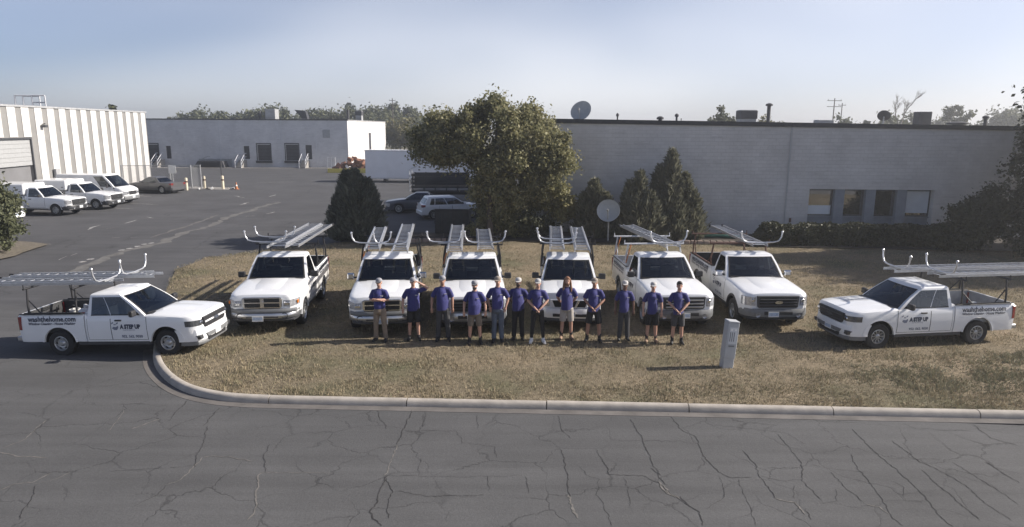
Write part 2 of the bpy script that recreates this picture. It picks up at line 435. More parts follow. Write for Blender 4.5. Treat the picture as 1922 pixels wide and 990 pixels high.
class MB:
    """collects shapes and links them as one mesh object"""
    def __init__(s):
        s.v = []; s.f = []; s.mi = []
    def add(s, verts, faces, mi=0, M=None):
        o = len(s.v)
        if M is not None: verts = [tuple(M @ Vector(p)) for p in verts]
        s.v += [tuple(p) for p in verts]
        s.f += [tuple(o + i for i in f) for f in faces]
        s.mi += [mi] * len(faces)
        return s
    def box(s, lo, hi, mi=0, M=None):
        (a, b, c), (d, e, f) = lo, hi
        v = [(a, b, c), (d, b, c), (d, e, c), (a, e, c), (a, b, f), (d, b, f), (d, e, f), (a, e, f)]
        return s.add(v, [(0, 3, 2, 1), (4, 5, 6, 7), (0, 1, 5, 4), (1, 2, 6, 5), (2, 3, 7, 6), (3, 0, 4, 7)], mi, M)
    def cbox(s, c, d, mi=0, M=None):
        return s.box([c[i] - d[i] / 2 for i in range(3)], [c[i] + d[i] / 2 for i in range(3)], mi, M)
    def prism(s, poly, z0, z1, mi=0, M=None, axis='z'):
        n = len(poly)
        def p3(p, z):
            return (p[0], p[1], z) if axis == 'z' else ((p[0], z, p[1]) if axis == 'y' else (z, p[0], p[1]))
        v = [p3(p, z0) for p in poly] + [p3(p, z1) for p in poly]
        area = sum(poly[i][0] * poly[(i + 1) % n][1] - poly[(i + 1) % n][0] * poly[i][1] for i in range(n))
        flip = (area < 0) != (axis == 'y')
        fs = [tuple(reversed(range(n))), tuple(range(n, 2 * n))] + [(i, (i + 1) % n, n + (i + 1) % n, n + i) for i in range(n)]
        if flip: fs = [tuple(reversed(f)) for f in fs]
        return s.add(v, fs, mi, M)
    def tube(s, path, r, n=8, mi=0, cap=True, M=None):
        path = [Vector(p) for p in path]
        rs = r if hasattr(r, '__len__') else [r] * len(path)
        v = []; f = []
        prev = None
        for i, p in enumerate(path):
            d = (path[min(i + 1, len(path) - 1)] - path[max(i - 1, 0)])
            if d.length < 1e-9: d = Vector((0, 0, 1))
            d.normalize()
            if prev is None:
                u = d.orthogonal().normalized()
            else:
                u = (prev - d * prev.dot(d))
                u = u.normalized() if u.length > 1e-6 else d.orthogonal().normalized()
            prev = u
            w = d.cross(u)
            rr = rs[i]
            ra, rb = rr if hasattr(rr, '__len__') else (rr, rr)
            for k in range(n):
                a = 2 * PI * k / n
                v.append(p + u * math.cos(a) * ra + w * math.sin(a) * rb)
        for i in range(len(path) - 1):
            for k in range(n):
                f.append((i * n + k, i * n + (k + 1) % n, (i + 1) * n + (k + 1) % n, (i + 1) * n + k))
        if cap:
            f.append(tuple(reversed(range(n))))
            f.append(tuple(range((len(path) - 1) * n, len(path) * n)))
        return s.add(v, f, mi, M)
    def lathe(s, prof, n=24, axis='z', c=(0, 0, 0), mi=0, M=None, closed=False):
        v = []; f = []
        for (r, h) in prof:
            for k in range(n):
                a = 2 * PI * k / n
                x, y = r * math.cos(a), r * math.sin(a)
                p = (x, y, h) if axis == 'z' else ((x, h, y) if axis == 'y' else (h, x, y))
                v.append((p[0] + c[0], p[1] + c[1], p[2] + c[2]))
        m = len(prof)
        for i in range(m if closed else m - 1):
            j = (i + 1) % m
            for k in range(n):
                q = (i * n + k, i * n + (k + 1) % n, j * n + (k + 1) % n, j * n + k)
                f.append(q if axis != 'y' else tuple(reversed(q)))
        return s.add(v, f, mi, M)
    def ball(s, c, r, n=12, m=8, mi=0, M=None):
        rx, ry, rz = r if hasattr(r, '__len__') else (r, r, r)
        v = [(c[0], c[1], c[2] - rz)]; f = []
        for i in range(1, m):
            t = -PI / 2 + PI * i / m
            for k in range(n):
                a = 2 * PI * k / n
                v.append((c[0] + rx * math.cos(t) * math.cos(a), c[1] + ry * math.cos(t) * math.sin(a), c[2] + rz * math.sin(t)))
        v.append((c[0], c[1], c[2] + rz))
        for k in range(n):
            f.append((0, 1 + (k + 1) % n, 1 + k))
            for i in range(m - 2):
                a = 1 + i * n
                f.append((a + k, a + (k + 1) % n, a + n + (k + 1) % n, a + n + k))
            a = 1 + (m - 2) * n
            f.append((a + k, a + (k + 1) % n, len(v) - 1))
        return s.add(v, f, mi, M)
    def mesh(s, name, mats, smooth=None, bevel=0.0, bseg=1):
        me = bpy.data.meshes.new(name)
        me.from_pydata(s.v, [], s.f)
        ml = mats if isinstance(mats, (list, tuple)) else [mats]
        for m in ml: me.materials.append(MATS[m] if isinstance(m, str) else m)
        if len(ml) > 1: me.polygons.foreach_set('material_index', s.mi)
        if bevel:
            bm = bmesh.new(); bm.from_mesh(me)
            es = [e for e in bm.edges if len(e.link_faces) == 2 and e.calc_face_angle(0) > 0.5]
            bmesh.ops.bevel(bm, geom=es, offset=bevel, segments=bseg, profile=0.5, affect='EDGES', clamp_overlap=True)
            bm.to_mesh(me); bm.free()
        if smooth is not None:
            me.polygons.foreach_set('use_smooth', [True] * len(me.polygons))
            me.set_sharp_from_angle(angle=R(smooth))
        me.update()
        return me
    def build(s, name, mats, parent=None, smooth=None, bevel=0.0, bseg=1, loc=(0, 0, 0), rot=(0, 0, 0)):
        return link_mesh(name, s.mesh(name, mats, smooth, bevel, bseg), parent, loc, rot)

TS = bpy.data.scenes.new('workbench')
def evaluated(o, others=()):
    TS.view_layers[0].update()
    dg = TS.view_layers[0].depsgraph
    return bpy.data.meshes.new_from_object(o.evaluated_get(dg), depsgraph=dg)
def tmp_obj(data):
    o = bpy.data.objects.new('tmp', data); TS.collection.objects.link(o); return o

def boolean_cut(me, cutters, name):
    """subtract closed meshes from a mesh and return the result"""
    o = tmp_obj(me)
    cs = []
    for c in cutters:
        co = tmp_obj(c); cs.append(co)
        md = o.modifiers.new('b', 'BOOLEAN'); md.operation = 'DIFFERENCE'; md.object = co; md.solver = 'EXACT'
    out = evaluated(o)
    out.name = name
    for x in [o] + cs: bpy.data.objects.remove(x)
    return out

def remesh(mb, name, material, voxel=0.014, smooth_it=3):
    me = mb.mesh(name, material)
    o = tmp_obj(me)
    md = o.modifiers.new('r', 'REMESH'); md.mode = 'VOXEL'; md.voxel_size = voxel
    ms = o.modifiers.new('s', 'SMOOTH'); ms.iterations = smooth_it; ms.factor = 0.5
    out = evaluated(o)
    out.name = name
    bpy.data.objects.remove(o)
    out.materials.clear(); out.materials.append(MATS[material])
    out.polygons.foreach_set('use_smooth', [True] * len(out.polygons))
    out.polygons.foreach_set('material_index', [0] * len(out.polygons))
    return out

_fonts = {}
def text_mesh(txt, size, shear=0.0, bold=0.0, space=1.0):
    cu = bpy.data.curves.new('txt', 'FONT')
    cu.body = txt; cu.size = size; cu.shear = shear; cu.offset = bold; cu.space_character = space
    cu.resolution_u = 2
    cu.align_x = 'LEFT'
    o = tmp_obj(cu)
    me = evaluated(o)
    bpy.data.objects.remove(o)
    co = np.empty(len(me.vertices) * 3); me.vertices.foreach_get('co', co); co = co.reshape(-1, 3)
    faces = [tuple(p.vertices) for p in me.polygons]
    bpy.data.meshes.remove(me)
    return co, faces

def tri_mesh(name, verts, tris, material, nper=3):
    me = bpy.data.meshes.new(name)
    nv, nf = len(verts), len(tris)
    me.vertices.add(nv); me.vertices.foreach_set('co', np.asarray(verts, dtype=np.float32).ravel())
    me.loops.add(nf * nper); me.loops.foreach_set('vertex_index', np.asarray(tris, dtype=np.int32).ravel())
    me.polygons.add(nf)
    me.polygons.foreach_set('loop_start', np.arange(0, nf * nper, nper, dtype=np.int32))
    me.update(calc_edges=True)
    me.materials.append(MATS[material])
    return me

# ------------------------------------------------------------------ ground, street, yard, kerb, lawn
ZR = -0.13          # street and yard level; the lawn is at 0

def sheet(name, poly, z, material, kind='structure', parent=None):
    mb = MB(); mb.add([(x, y, z) for x, y in poly], [tuple(range(len(poly)))])
    o = mb.build(name, material, parent)
    if kind: o['kind'] = kind
    return o

def terrain():
    n = 60
    mb = MB()
    xs = np.linspace(-1500, 1500, n)
    vs = [(x, y, -0.22 if abs(x) < 300 and abs(y - 120) < 260 else -0.22 + 0.0) for y in np.linspace(-600, 2600, n) for x in xs]
    fs = [(j * n + i, j * n + i + 1, (j + 1) * n + i + 1, (j + 1) * n + i) for j in range(n - 1) for i in range(n - 1)]
    mb.add(vs, fs)
    o = mb.build('ground', 'terrain'); o['kind'] = 'structure'
terrain()
yard = sheet('yard_pavement', [(-75, 13.2), (1.0, 13.2), (1.0, 150), (-75, 150)], ZR - 0.004, 'asphalt_yard')
street = sheet('street', [(-60, -12), (60, -12), (60, 11.4), (10.9, 13.28), (0, 14.2), (-6.5, 17.5), (-11.5, 21.6), (-19, 22.8), (-27, 22.2), (-38, 24.5), (-60, 24.0)], ZR, 'asphalt_street')

CRACKS = [
    ('s', 0.05, [(-8.6, 10.51), (-8.49, 10.71), (-8.24, 10.77), (-8.11, 11.11)]),
    ('s', 0.03, [(-8.19, 10.68), (-7.92, 10.88), (-7.81, 11.15)]),
    ('s', 0.06, [(-9.6, 11.87), (-9.16, 11.72), (-8.58, 11.65)]),
    ('s', 0.045, [(-9.64, 12.03), (-9.52, 12.44), (-9.68, 13.3)]),
    ('d', 0.03, [(-6.08, 10.03), (-5.9, 10.36), (-5.88, 10.7)]),
    ('s', 0.05, [(-5.88, 10.7), (-5.75, 10.83), (-5.69, 11.14), (-5.72, 11.72)]),
    ('s', 0.04, [(-5.72, 11.72), (-5.25, 11.76), (-4.75, 11.56)]),
    ('s', 0.06, [(-4.11, 9.66), (-4.08, 9.88), (-4.28, 10.53), (-4.3, 10.72), (-4.43, 11.05), (-4.38, 11.19)]),
    ('d', 0.03, [(-4.38, 11.19), (-4.57, 11.73), (-4.68, 12.25)]),
    ('s', 0.03, [(-4.38, 11.17), (-3.77, 11.16), (-3.21, 11.14)]),
    ('d', 0.045, [(-7.12, 13.28), (-7.21, 13.88), (-7.23, 14.42)]),
    ('d', 0.045, [(-6.3, 13.06), (-6.35, 13.53), (-6.35, 13.99)]),
    ('s', 0.07, [(-7.68, 12.9), (-7.52, 13.18), (-7.36, 13.42)]),
    ('d', 0.03, [(-7.67, 9.63), (-7.82, 10.01), (-7.99, 10.49), (-8.09, 10.68)]),
    ('d', 0.03, [(-5.7, 11.31), (-5.93, 12.07), (-6.04, 12.57), (-6.22, 13.06)]),
    ('d', 0.02, [(-7.14, 11.16), (-6.05, 11.31), (-5.73, 11.39)]),
    ('s', 0.04, [(-8.1, 12.81), (-8.24, 13.46), (-8.38, 13.86)]),
    ('d', 0.05, [(-2.14, 13.94), (-2.19, 13.06), (-2.2, 12.27)]),
    ('s', 0.05, [(-2.2, 12.27), (-2.21, 11.64), (-2.21, 11.07)]),
    ('d', 0.06, [(-2.21, 11.07), (-2.21, 10.55), (-2.17, 10.18), (-2.24, 9.9), (-1.99, 9.52)]),
    ('d', 0.03, [(-2.2, 11.0), (-1.98, 10.55), (-2.02, 10.19), (-1.9, 9.73)]),
    ('d', 0.025, [(0.99, 13.68), (1.04, 13.01), (1.17, 12.57)]),
    ('d', 0.035, [(0.94, 12.11), (0.99, 11.53), (0.98, 10.97), (0.98, 10.33)]),
    ('s', 0.09, [(0.99, 10.46), (1.02, 10.1), (1.06, 9.76)]),
    ('d', 0.035, [(1.61, 12.11), (1.72, 11.54), (1.74, 11.15), (2.32, 11.12), (2.57, 10.85), (2.69, 10.47), (2.95, 10.12)]),
    ('d', 0.035, [(2.51, 13.5), (2.6, 12.67), (2.59, 12.01), (2.6, 11.48), (2.66, 11.12)]),
    ('s', 0.07, [(2.57, 10.92), (2.63, 10.53), (2.77, 10.41)]),
    ('d', 0.03, [(-2.9, 13.93), (-2.74, 13.43), (-2.53, 12.96)]),
    ('d', 0.025, [(-1.82, 13.74), (-1.82, 13.06)]),
    ('d', 0.025, [(-1.92, 10.55), (-1.37, 10.4), (-0.44, 10.44)]),
    ('d', 0.016, [(-2.24, 11.07), (-0.98, 11.05), (0.22, 11.1)]),
    ('d', 0.02, [(-0.4, 11.09), (-0.36, 10.57)]),
    ('d', 0.02, [(0.24, 11.1), (0.29, 10.51)]),
    ('d', 0.018, [(-1.68, 11.73), (-1.63, 11.08)]),
    ('d', 0.02, [(-2.15, 12.88), (-1.13, 12.89), (-0.93, 12.37), (-0.32, 12.21), (-0.27, 11.74)]),
    ('d', 0.02, [(-0.73, 13.66), (-0.68, 12.99)]),
    ('d', 0.02, [(1.22, 11.46), (1.35, 11.11), (1.54, 10.98), (1.45, 10.46), (1.54, 9.93), (1.55, 9.55)]),
    ('d', 0.02, [(2.0, 11.05), (1.99, 10.4), (1.91, 10.11)]),
    ('d', 0.04, [(3.39, 13.81), (3.46, 13.04), (3.68, 12.68), (3.61, 11.86), (3.73, 11.27), (3.84, 11.07), (4.25, 11.07)]),
    ('d', 0.04, [(2.54, 11.4), (2.61, 11.05), (2.72, 10.79)]),
    ('s', 0.07, [(2.58, 10.92), (2.66, 10.53), (2.81, 10.35)]),
    ('d', 0.05, [(2.83, 10.44), (2.88, 10.23), (3.03, 9.95), (2.98, 9.57)]),
    ('d', 0.035, [(5.37, 12.83), (5.39, 12.2), (5.29, 11.43), (5.09, 10.95), (5.12, 10.62), (5.15, 10.31)]),
    ('d', 0.035, [(4.42, 12.11), (4.49, 11.57), (4.39, 11.07), (4.42, 10.61), (4.4, 10.37)]),
    ('s', 0.06, [(4.4, 10.37), (4.67, 10.25), (4.72, 9.91)]),
    ('d', 0.04, [(4.76, 10.08), (4.74, 9.74)]),
    ('d', 0.045, [(7.01, 13.08), (6.94, 12.38), (6.94, 11.82), (6.98, 11.24), (6.95, 10.7), (6.91, 10.3), (6.83, 9.82), (6.86, 9.57)]),
    ('d', 0.04, [(6.43, 11.97), (6.28, 11.44), (6.25, 10.89), (6.18, 10.38), (6.06, 9.86), (6.09, 9.59)]),
    ('s', 0.07, [(5.83, 10.2), (6.02, 10.15), (6.03, 9.92)]),
    ('d', 0.03, [(5.76, 11.29), (5.74, 10.76), (5.81, 10.29)]),
    ('d', 0.035, [(7.52, 12.55), (7.58, 11.68), (7.76, 11.32), (7.87, 10.84), (7.82, 10.28), (7.9, 9.77)]),
    ('d', 0.035, [(7.41, 11.38), (7.39, 10.84), (7.4, 10.28), (7.41, 9.77)]),
    ('d', 0.035, [(9.62, 13.35), (9.59, 12.66), (9.89, 12.33)]),
    ('d', 0.035, [(8.78, 11.69), (8.81, 11.33), (8.86, 10.92)]),
    ('d', 0.03, [(8.16, 11.68), (8.27, 11.05), (8.36, 10.23)]),
    ('d', 0.02, [(5.48, 11.54), (5.84, 11.4), (6.44, 11.27)]),
    ('d', 0.02, [(6.98, 11.82), (8.05, 11.8)]),
    ('d', 0.02, [(5.12, 11.01), (4.78, 10.94), (4.41, 11.14)]),
    ('d', 0.02, [(4.9, 10.81), (4.72, 10.37)]),
    ('d', 0.02, [(5.55, 10.69), (5.4, 10.32), (5.09, 10.2)]),
    ('d', 0.02, [(4.65, 11.43), (5.29, 11.43)]),
    ('d', 0.02, [(4.19, 13.23), (5.58, 12.88), (5.72, 12.37)]),
    ('d', 0.02, [(3.7, 11.07), (3.57, 10.42), (3.15, 10.06)]),
    ('d', 0.02, [(3.99, 11.0), (3.91, 10.36), (3.8, 9.57)]),
    ('d', 0.025, [(8.21, 13.38), (8.34, 13.1), (9.4, 13.02)]),
    ('d', 0.02, [(6.66, 11.03), (6.75, 10.77), (6.54, 10.33), (6.89, 10.33)]),
]
def crack_mesh(path, w, seed, step=0.05, jag=0.018):
    r = random.Random(seed)
    pts = []
    for a, b in zip(path[:-1], path[1:]):
        a, b = Vector(a), Vector(b)
        n = max(1, int((b - a).length / step))
        for i in range(n): pts.append(a.lerp(b, i / n))
    pts.append(Vector(path[-1]))
    v = []; f = []
    off = 0.0
    for i, p in enumerate(pts):
        d = pts[min(i + 1, len(pts) - 1)] - pts[max(i - 1, 0)]
        if d.length < 1e-6: d = Vector((1, 0))
        nrm = Vector((-d.y, d.x)).normalized()
        off = off * 0.6 + r.uniform(-jag, jag)
        ww = w * r.uniform(0.35, 1.0) * (0.25 if i in (0, len(pts) - 1) else 1.0)
        c = p + nrm * (off + r.uniform(-0.3, 0.3) * w)
        v += [(c.x + nrm.x * ww / 2, c.y + nrm.y * ww / 2, 0), (c.x - nrm.x * ww / 2, c.y - nrm.y * ww / 2, 0)]
        if i: f.append((2 * i - 2, 2 * i - 1, 2 * i + 1, 2 * i))
    return v, f
for i, (k, w, path) in enumerate(CRACKS):
    v, f = crack_mesh(path, w * (0.5 if k == 'd' else 0.6), 100 + i)
    mb = MB(); mb.add([(x, y, ZR + 0.004 + 0.0002 * (i % 9)) for x, y, _ in v], f)
    mb.build('crack', 'crack_dark' if k == 'd' else 'crack_sand', street)

def blob(cx, cy, rx, ry, seed, n=30, rot=0.0):
    r = random.Random(seed)
    return [(cx + math.cos(a + rot) * 0 + (rx * math.cos(a) * math.cos(rot) - ry * math.sin(a) * math.sin(rot)) * r.uniform(0.6, 1.1),
             cy + (rx * math.cos(a) * math.sin(rot) + ry * math.sin(a) * math.cos(rot)) * r.uniform(0.6, 1.1)) for a in [2 * PI * k / n for k in range(n)]]
# repaired seam, faded paint and oil marks of the yard
def ribbon(name, path, w, z, material, parent, seed=1, jag=0.12):
    v, f = crack_mesh(path, w, seed, 0.5, jag)
    mb = MB(); mb.add([(x, y, z) for x, y, _ in v], f)
    return mb.build(name, material, parent)
ribbon('repaired_seam', [(-19.04, 55.3), (-19.11, 46.7), (-18.68, 41.5), (-18.79, 38.3), (-18.33, 35.6), (-18.96, 33.1), (-18.88, 30.8), (-18.5, 28.6), (-17.9, 25.5)], 0.62, ZR + 0.003, 'patch_sand', yard, 5, 0.06)
ribbon('repaired_seam', [(-20.4, 47.0), (-20.0, 42.0), (-19.9, 37.0)], 0.3, ZR + 0.003, 'patch_sand', yard, 6, 0.05)
for i, (a, b) in enumerate([((-25.01, 39.73), (-25.45, 41.72)), ((-24.29, 42.48), (-24.51, 44.24)), ((-24.7, 45.58), (-23.79, 45.07)), ((-24.13, 40.19), (-23.91, 40.64)), ((-20.72, 30.6), (-20.82, 31.53)), ((-20.78, 31.66), (-20.88, 32.22)), ((-25.26, 35.0), (-23.82, 34.72)), ((-21.89, 36.86), (-21.57, 37.06)), ((-20.89, 36.9), (-20.56, 37.09)), ((-21.2, 59.44), (-21.16, 61.37)), ((-21.29, 53.16), (-21.28, 55.11)), ((-24.53, 60.21), (-22.9, 58.43)), ((-17.25, 47.63), (-17.08, 48.87)), ((-18.17, 46.13), (-17.74, 46.72)), ((-33.92, 60.19), (-31.38, 59.37)), ((-14.0, 60.0), (-13.0, 62.0)), ((-28.0, 75.0), (-24.0, 76.0)), ((-20.0, 80.0), (-16.5, 80.4)), ((-30.5, 54.0), (-27.6, 53.0)), ((-30.8, 51.0), (-28.0, 50.2))]):
    ribbon('faded_paint_mark', [a, b], 0.22, ZR + 0.003, 'faded_paint', yard, 60 + i, 0.05)
for i, (x, y) in enumerate([(-19.27, 33.14), (-19.13, 33.59), (-19.07, 34.22), (-19.06, 34.87), (-18.88, 35.21), (-19.34, 30.14), (-19.36, 30.77)]):
    sheet('pale_patch', blob(x, y, 0.16, 0.2, 80 + i), ZR + 0.006, 'faded_paint', None, yard)

# kerb path: straight along the street, round the corner, up the drive
def kerb_path():
    p = [(45.0, 12.32), (10.92, 13.63), (-5.2, 14.24), (-6.1, 14.30), (-6.75, 14.45), (-7.42, 14.78), (-8.1, 15.35), (-8.75, 16.1), (-9.3, 16.9), (-9.85, 18.0), (-10.3, 19.0)]
    out = []
    for a, b in zip(p[:-1], p[1:]):
        a, b = Vector(a), Vector(b); n = max(1, int((b - a).length / 0.25))
        out += [a.lerp(b, i / n) for i in range(n)]
    out.append(Vector(p[-1]))
    for _ in range(3):
        out = [out[0]] + [(out[i - 1] + out[i] * 2 + out[i + 1]) / 4 for i in range(1, len(out) - 1)] + [out[-1]]
    return out
KP = kerb_path()
def sweep(path, prof):
    v = []; f = []
    m = len(prof)
    for i, p in enumerate(path):
        d = (path[min(i + 1, len(path) - 1)] - path[max(i - 1, 0)]).normalized()
        nrm = Vector((d.y, -d.x))          # towards the lawn (path runs right to left)
        for s_, z in prof: v.append((p.x + nrm.x * s_, p.y + nrm.y * s_, z))
    for i in range(len(path) - 1):
        for k in range(m):
            f.append((i * m + k, i * m + (k + 1) % m, (i + 1) * m + (k + 1) % m, (i + 1) * m + k))
    f.append(tuple(range(m))); f.append(tuple(reversed(range((len(path) - 1) * m, len(path) * m))))
    return v, f
mb = MB(); v, f = sweep(KP[:-4], [(-0.27, ZR - 0.05), (-0.27, ZR + 0.006), (-0.03, ZR + 0.002), (-0.03, ZR - 0.05)]); mb.add(v, f)
kerb = mb.build('kerb', 'concrete_gutter'); kerb['kind'] = 'structure'
KPROF = [(-0.035, ZR - 0.06), (-0.03, ZR + 0.02), (-0.005, -0.035), (0.02, -0.005), (0.05, 0.008), (0.14, 0.012), (0.155, 0.0), (0.155, ZR - 0.06)]
acc = 0.0; start = 0; want = 3.08; cum = [0.0]
for i in range(1, len(KP)): cum.append(cum[-1] + (KP[i] - KP[i - 1]).length)
def at_len(s_):
    for i in range(1, len(KP)):
        if cum[i] >= s_:
            t = (s_ - cum[i - 1]) / (cum[i] - cum[i - 1]); return KP[i - 1].lerp(KP[i], t)
    return KP[-1]
s0 = 1.15 ; kk = 0
while s0 < cum[-1] - 0.5:
    ln = want if s0 < 50.5 else 1.9
    s1 = min(s0 + ln - 0.022, cum[-1])
    n = max(2, int((s1 - s0) / 0.25))
    v, f = sweep([at_len(s0 + (s1 - s0) * i / n) for i in range(n + 1)], KPROF)
    dz = random.uniform(-0.006, 0.006)
    mb = MB(); mb.add([(x, y, z + dz) for x, y, z in v], f)
    mb.build('kerb_stone', 'concrete_kerb', kerb, smooth=50)
    s0 += ln; kk += 1

LAWN = [(p.x + 0.0, p.y + 0.15) if p.x > -5 else (p.x + 0.13, p.y + 0.1) for p in KP[::3]]
LAWN += [(-11.0, 20.6), (-12.2, 23.1), (-13.6, 26.5), (-14.4, 28.7), (-14.2, 30.8), (-11.6, 33.9), (-8.0, 35.6), (-4.5, 36.5), (0.6, 37.2), (0.8, 39.2), (29.5, 37.9), (48, 36.9)]
def lawn_z(x, y):
    return -0.01 + 0.03 * mnoise.noise((x * 0.35, y * 0.35, 0)) + 0.012 * mnoise.noise((x * 1.7, y * 1.7, 3))
def in_poly(poly, X, Y):
    ins = np.zeros(X.shape, bool)
    px = np.array([p[0] for p in poly]); py = np.array([p[1] for p in poly])
    j = len(poly) - 1
    for i in range(len(poly)):
        c = ((py[i] > Y) != (py[j] > Y)) & (X < (px[j] - px[i]) * (Y - py[i]) / (py[j] - py[i] + 1e-12) + px[i])
        ins ^= c; j = i
    return ins
def build_lawn():
    bm = bmesh.new()
    face = bm.faces.new([bm.verts.new((x, y, 0)) for x, y in LAWN])
    for axis, lo, hi, st in ((0, -14, 46, 1.0), (1, 14, 39, 1.0)):
        c = lo
        while c < hi:
            nrm = (1, 0, 0) if axis == 0 else (0, 1, 0)
            bmesh.ops.bisect_plane(bm, geom=bm.verts[:] + bm.edges[:] + bm.faces[:], plane_co=(c, 0, 0) if axis == 0 else (0, c, 0), plane_no=nrm)
            c += st
    for v in bm.verts:
        edge = any(len(e.link_faces) == 1 for e in v.link_edges)
        v.co.z = ((-0.128 if v.co.x < -9.8 and v.co.y > 19.5 else -0.02) if edge else lawn_z(v.co.x, v.co.y))
    bmesh.ops.triangulate(bm, faces=bm.faces[:])
    me = bpy.data.meshes.new('lawn'); bm.to_mesh(me); bm.free()
    me.materials.append(MATS['lawn'])
    me.polygons.foreach_set('use_smooth', [True] * len(me.polygons))
    for p in me.polygons:
        if p.normal.z < 0: p.flip()
    o = link_mesh('lawn', me); o['kind'] = 'structure'
build_lawn()

def grass(name, poly, n, hmin, hmax, wid, material, label, seed, yb=1.7, lean=0.6):
    r = np.random.default_rng(seed)
    px = [p[0] for p in poly]; py = [p[1] for p in poly]
    X = r.uniform(min(px), max(px), n * 2)
    Y = min(py) + (max(py) - min(py)) * r.random(n * 2) ** yb
    cl = np.array([mnoise.noise((x * 1.3, y * 1.3, 9)) + 0.6 * mnoise.noise((x * 5, y * 5, 4)) for x, y in zip(X, Y)])
    k = in_poly(poly, X, Y) & (cl > r.uniform(-0.75, 0.25, n * 2))
    X, Y, cl = X[k][:n], Y[k][:n], cl[k][:n]
    m = len(X)
    a = r.uniform(0, 2 * PI, m); h = r.uniform(hmin, hmax, m) * (1 + 0.6 * np.clip(cl, -0.5, 0.8)); w = r.uniform(0.5, 1.2, m) * wid
    la = r.uniform(0, 2 * PI, m); ll = h * r.uniform(0, lean, m) * 1.5
    Z = np.full(m, -0.02)
    v = np.empty((m, 3, 3), np.float32)
    v[:, 0] = np.c_[X - np.cos(a) * w, Y - np.sin(a) * w, Z]
    v[:, 1] = np.c_[X + np.cos(a) * w, Y + np.sin(a) * w, Z]
    v[:, 2] = np.c_[X + np.cos(la) * ll, Y + np.sin(la) * ll, Z + h]
    o = link_mesh(name, tri_mesh(name, v.reshape(-1, 3), np.arange(m * 3).reshape(-1, 3), material))
    tag(o, label, 'grass', kind='stuff')
    return o
G_FRONT = [(p[0], p[1] + 0.06) for p in LAWN if p[1] < 25 and p[0] < 30] + [(-13.6, 26.5), (-14.4, 28.7), (-14.0, 30.8), (-11.6, 33.7), (-8.9, 34.9), (-5.6, 35.2), (-4.8, 36.3), (-0.9, 36.3), (1, 35.1), (10.8, 35.2), (12.4, 34.2), (24, 33.1), (30, 33.2), (30, 13.0)]
grass('dry_grass', G_FRONT, 210000, 0.035, 0.095, 0.011, 'grass_blade', 'short dry tan grass covering the lawn between kerb and wall', 3)
grass('clover_patch', [(8.2, 15.2), (11, 14.6), (14.5, 15.4), (14.2, 17.9), (12.4, 17.2), (10.6, 16.6), (8.6, 16.6)], 4200, 0.03, 0.11, 0.02, 'weed_leaf', 'low green weeds in the lawn below the right pickup truck', 5, yb=1.0, lean=1.0)
grass('green_grass', [(2, 14.6), (8, 14.2), (12, 14.1), (14, 18), (9, 17.2), (5, 16.2)], 5000, 0.03, 0.08, 0.012, 'weed_leaf', 'sparse green grass near the grey utility pedestal', 6, yb=1.0, lean=0.8)
# planting bed against the wall
bed = sheet('planting_bed', [(-8.9, 35.0), (-5.6, 35.3), (-4.8, 36.4), (-0.9, 36.4), (1.0, 35.2), (10.8, 35.3), (12.4, 34.3), (24, 33.2), (30, 33.4), (30, 37.6), (0.9, 39.0), (0.7, 38.2), (-9.2, 38.2)], 0.055, 'mulch')
isl = sheet('verge', [(-60, 30.0), (-23.2, 30.4), (-23.1, 31.2), (-23.37, 32.1), (-23.68, 34.4), (-24.97, 35.0), (-30, 36.6), (-60, 38)], -0.06, 'gravel_bed')
sheet('concrete_apron', [(-32.2, 66.9), (-27.4, 66.0), (-28.1, 68.4), (-33.0, 69.4)], ZR + 0.004, 'concrete_pale')
sheet('loading_apron', [(-62, 99.5), (-24.0, 101.8), (-24.0, 103.9), (-62, 103.3)], ZR + 0.004, 'concrete_pale')

# ------------------------------------------------------------------ block building on the right
def m_window():
    m, n, b = _mat('window_glass')
    b.inputs['Base Color'].default_value = (0.015, 0.017, 0.02, 1)
    f = tex_noise(n, 1.2, 2)
    rg = ramp(n, f, [(0.3, 0.02), (0.7, 0.06)])
    n.links.new(rg, b.inputs['Roughness'])
    b.inputs['Specular IOR Level'].default_value = 1.0
    b.inputs['IOR'].default_value = 2.2
    b.inputs['Coat Weight'].default_value = 1.0
m_window()

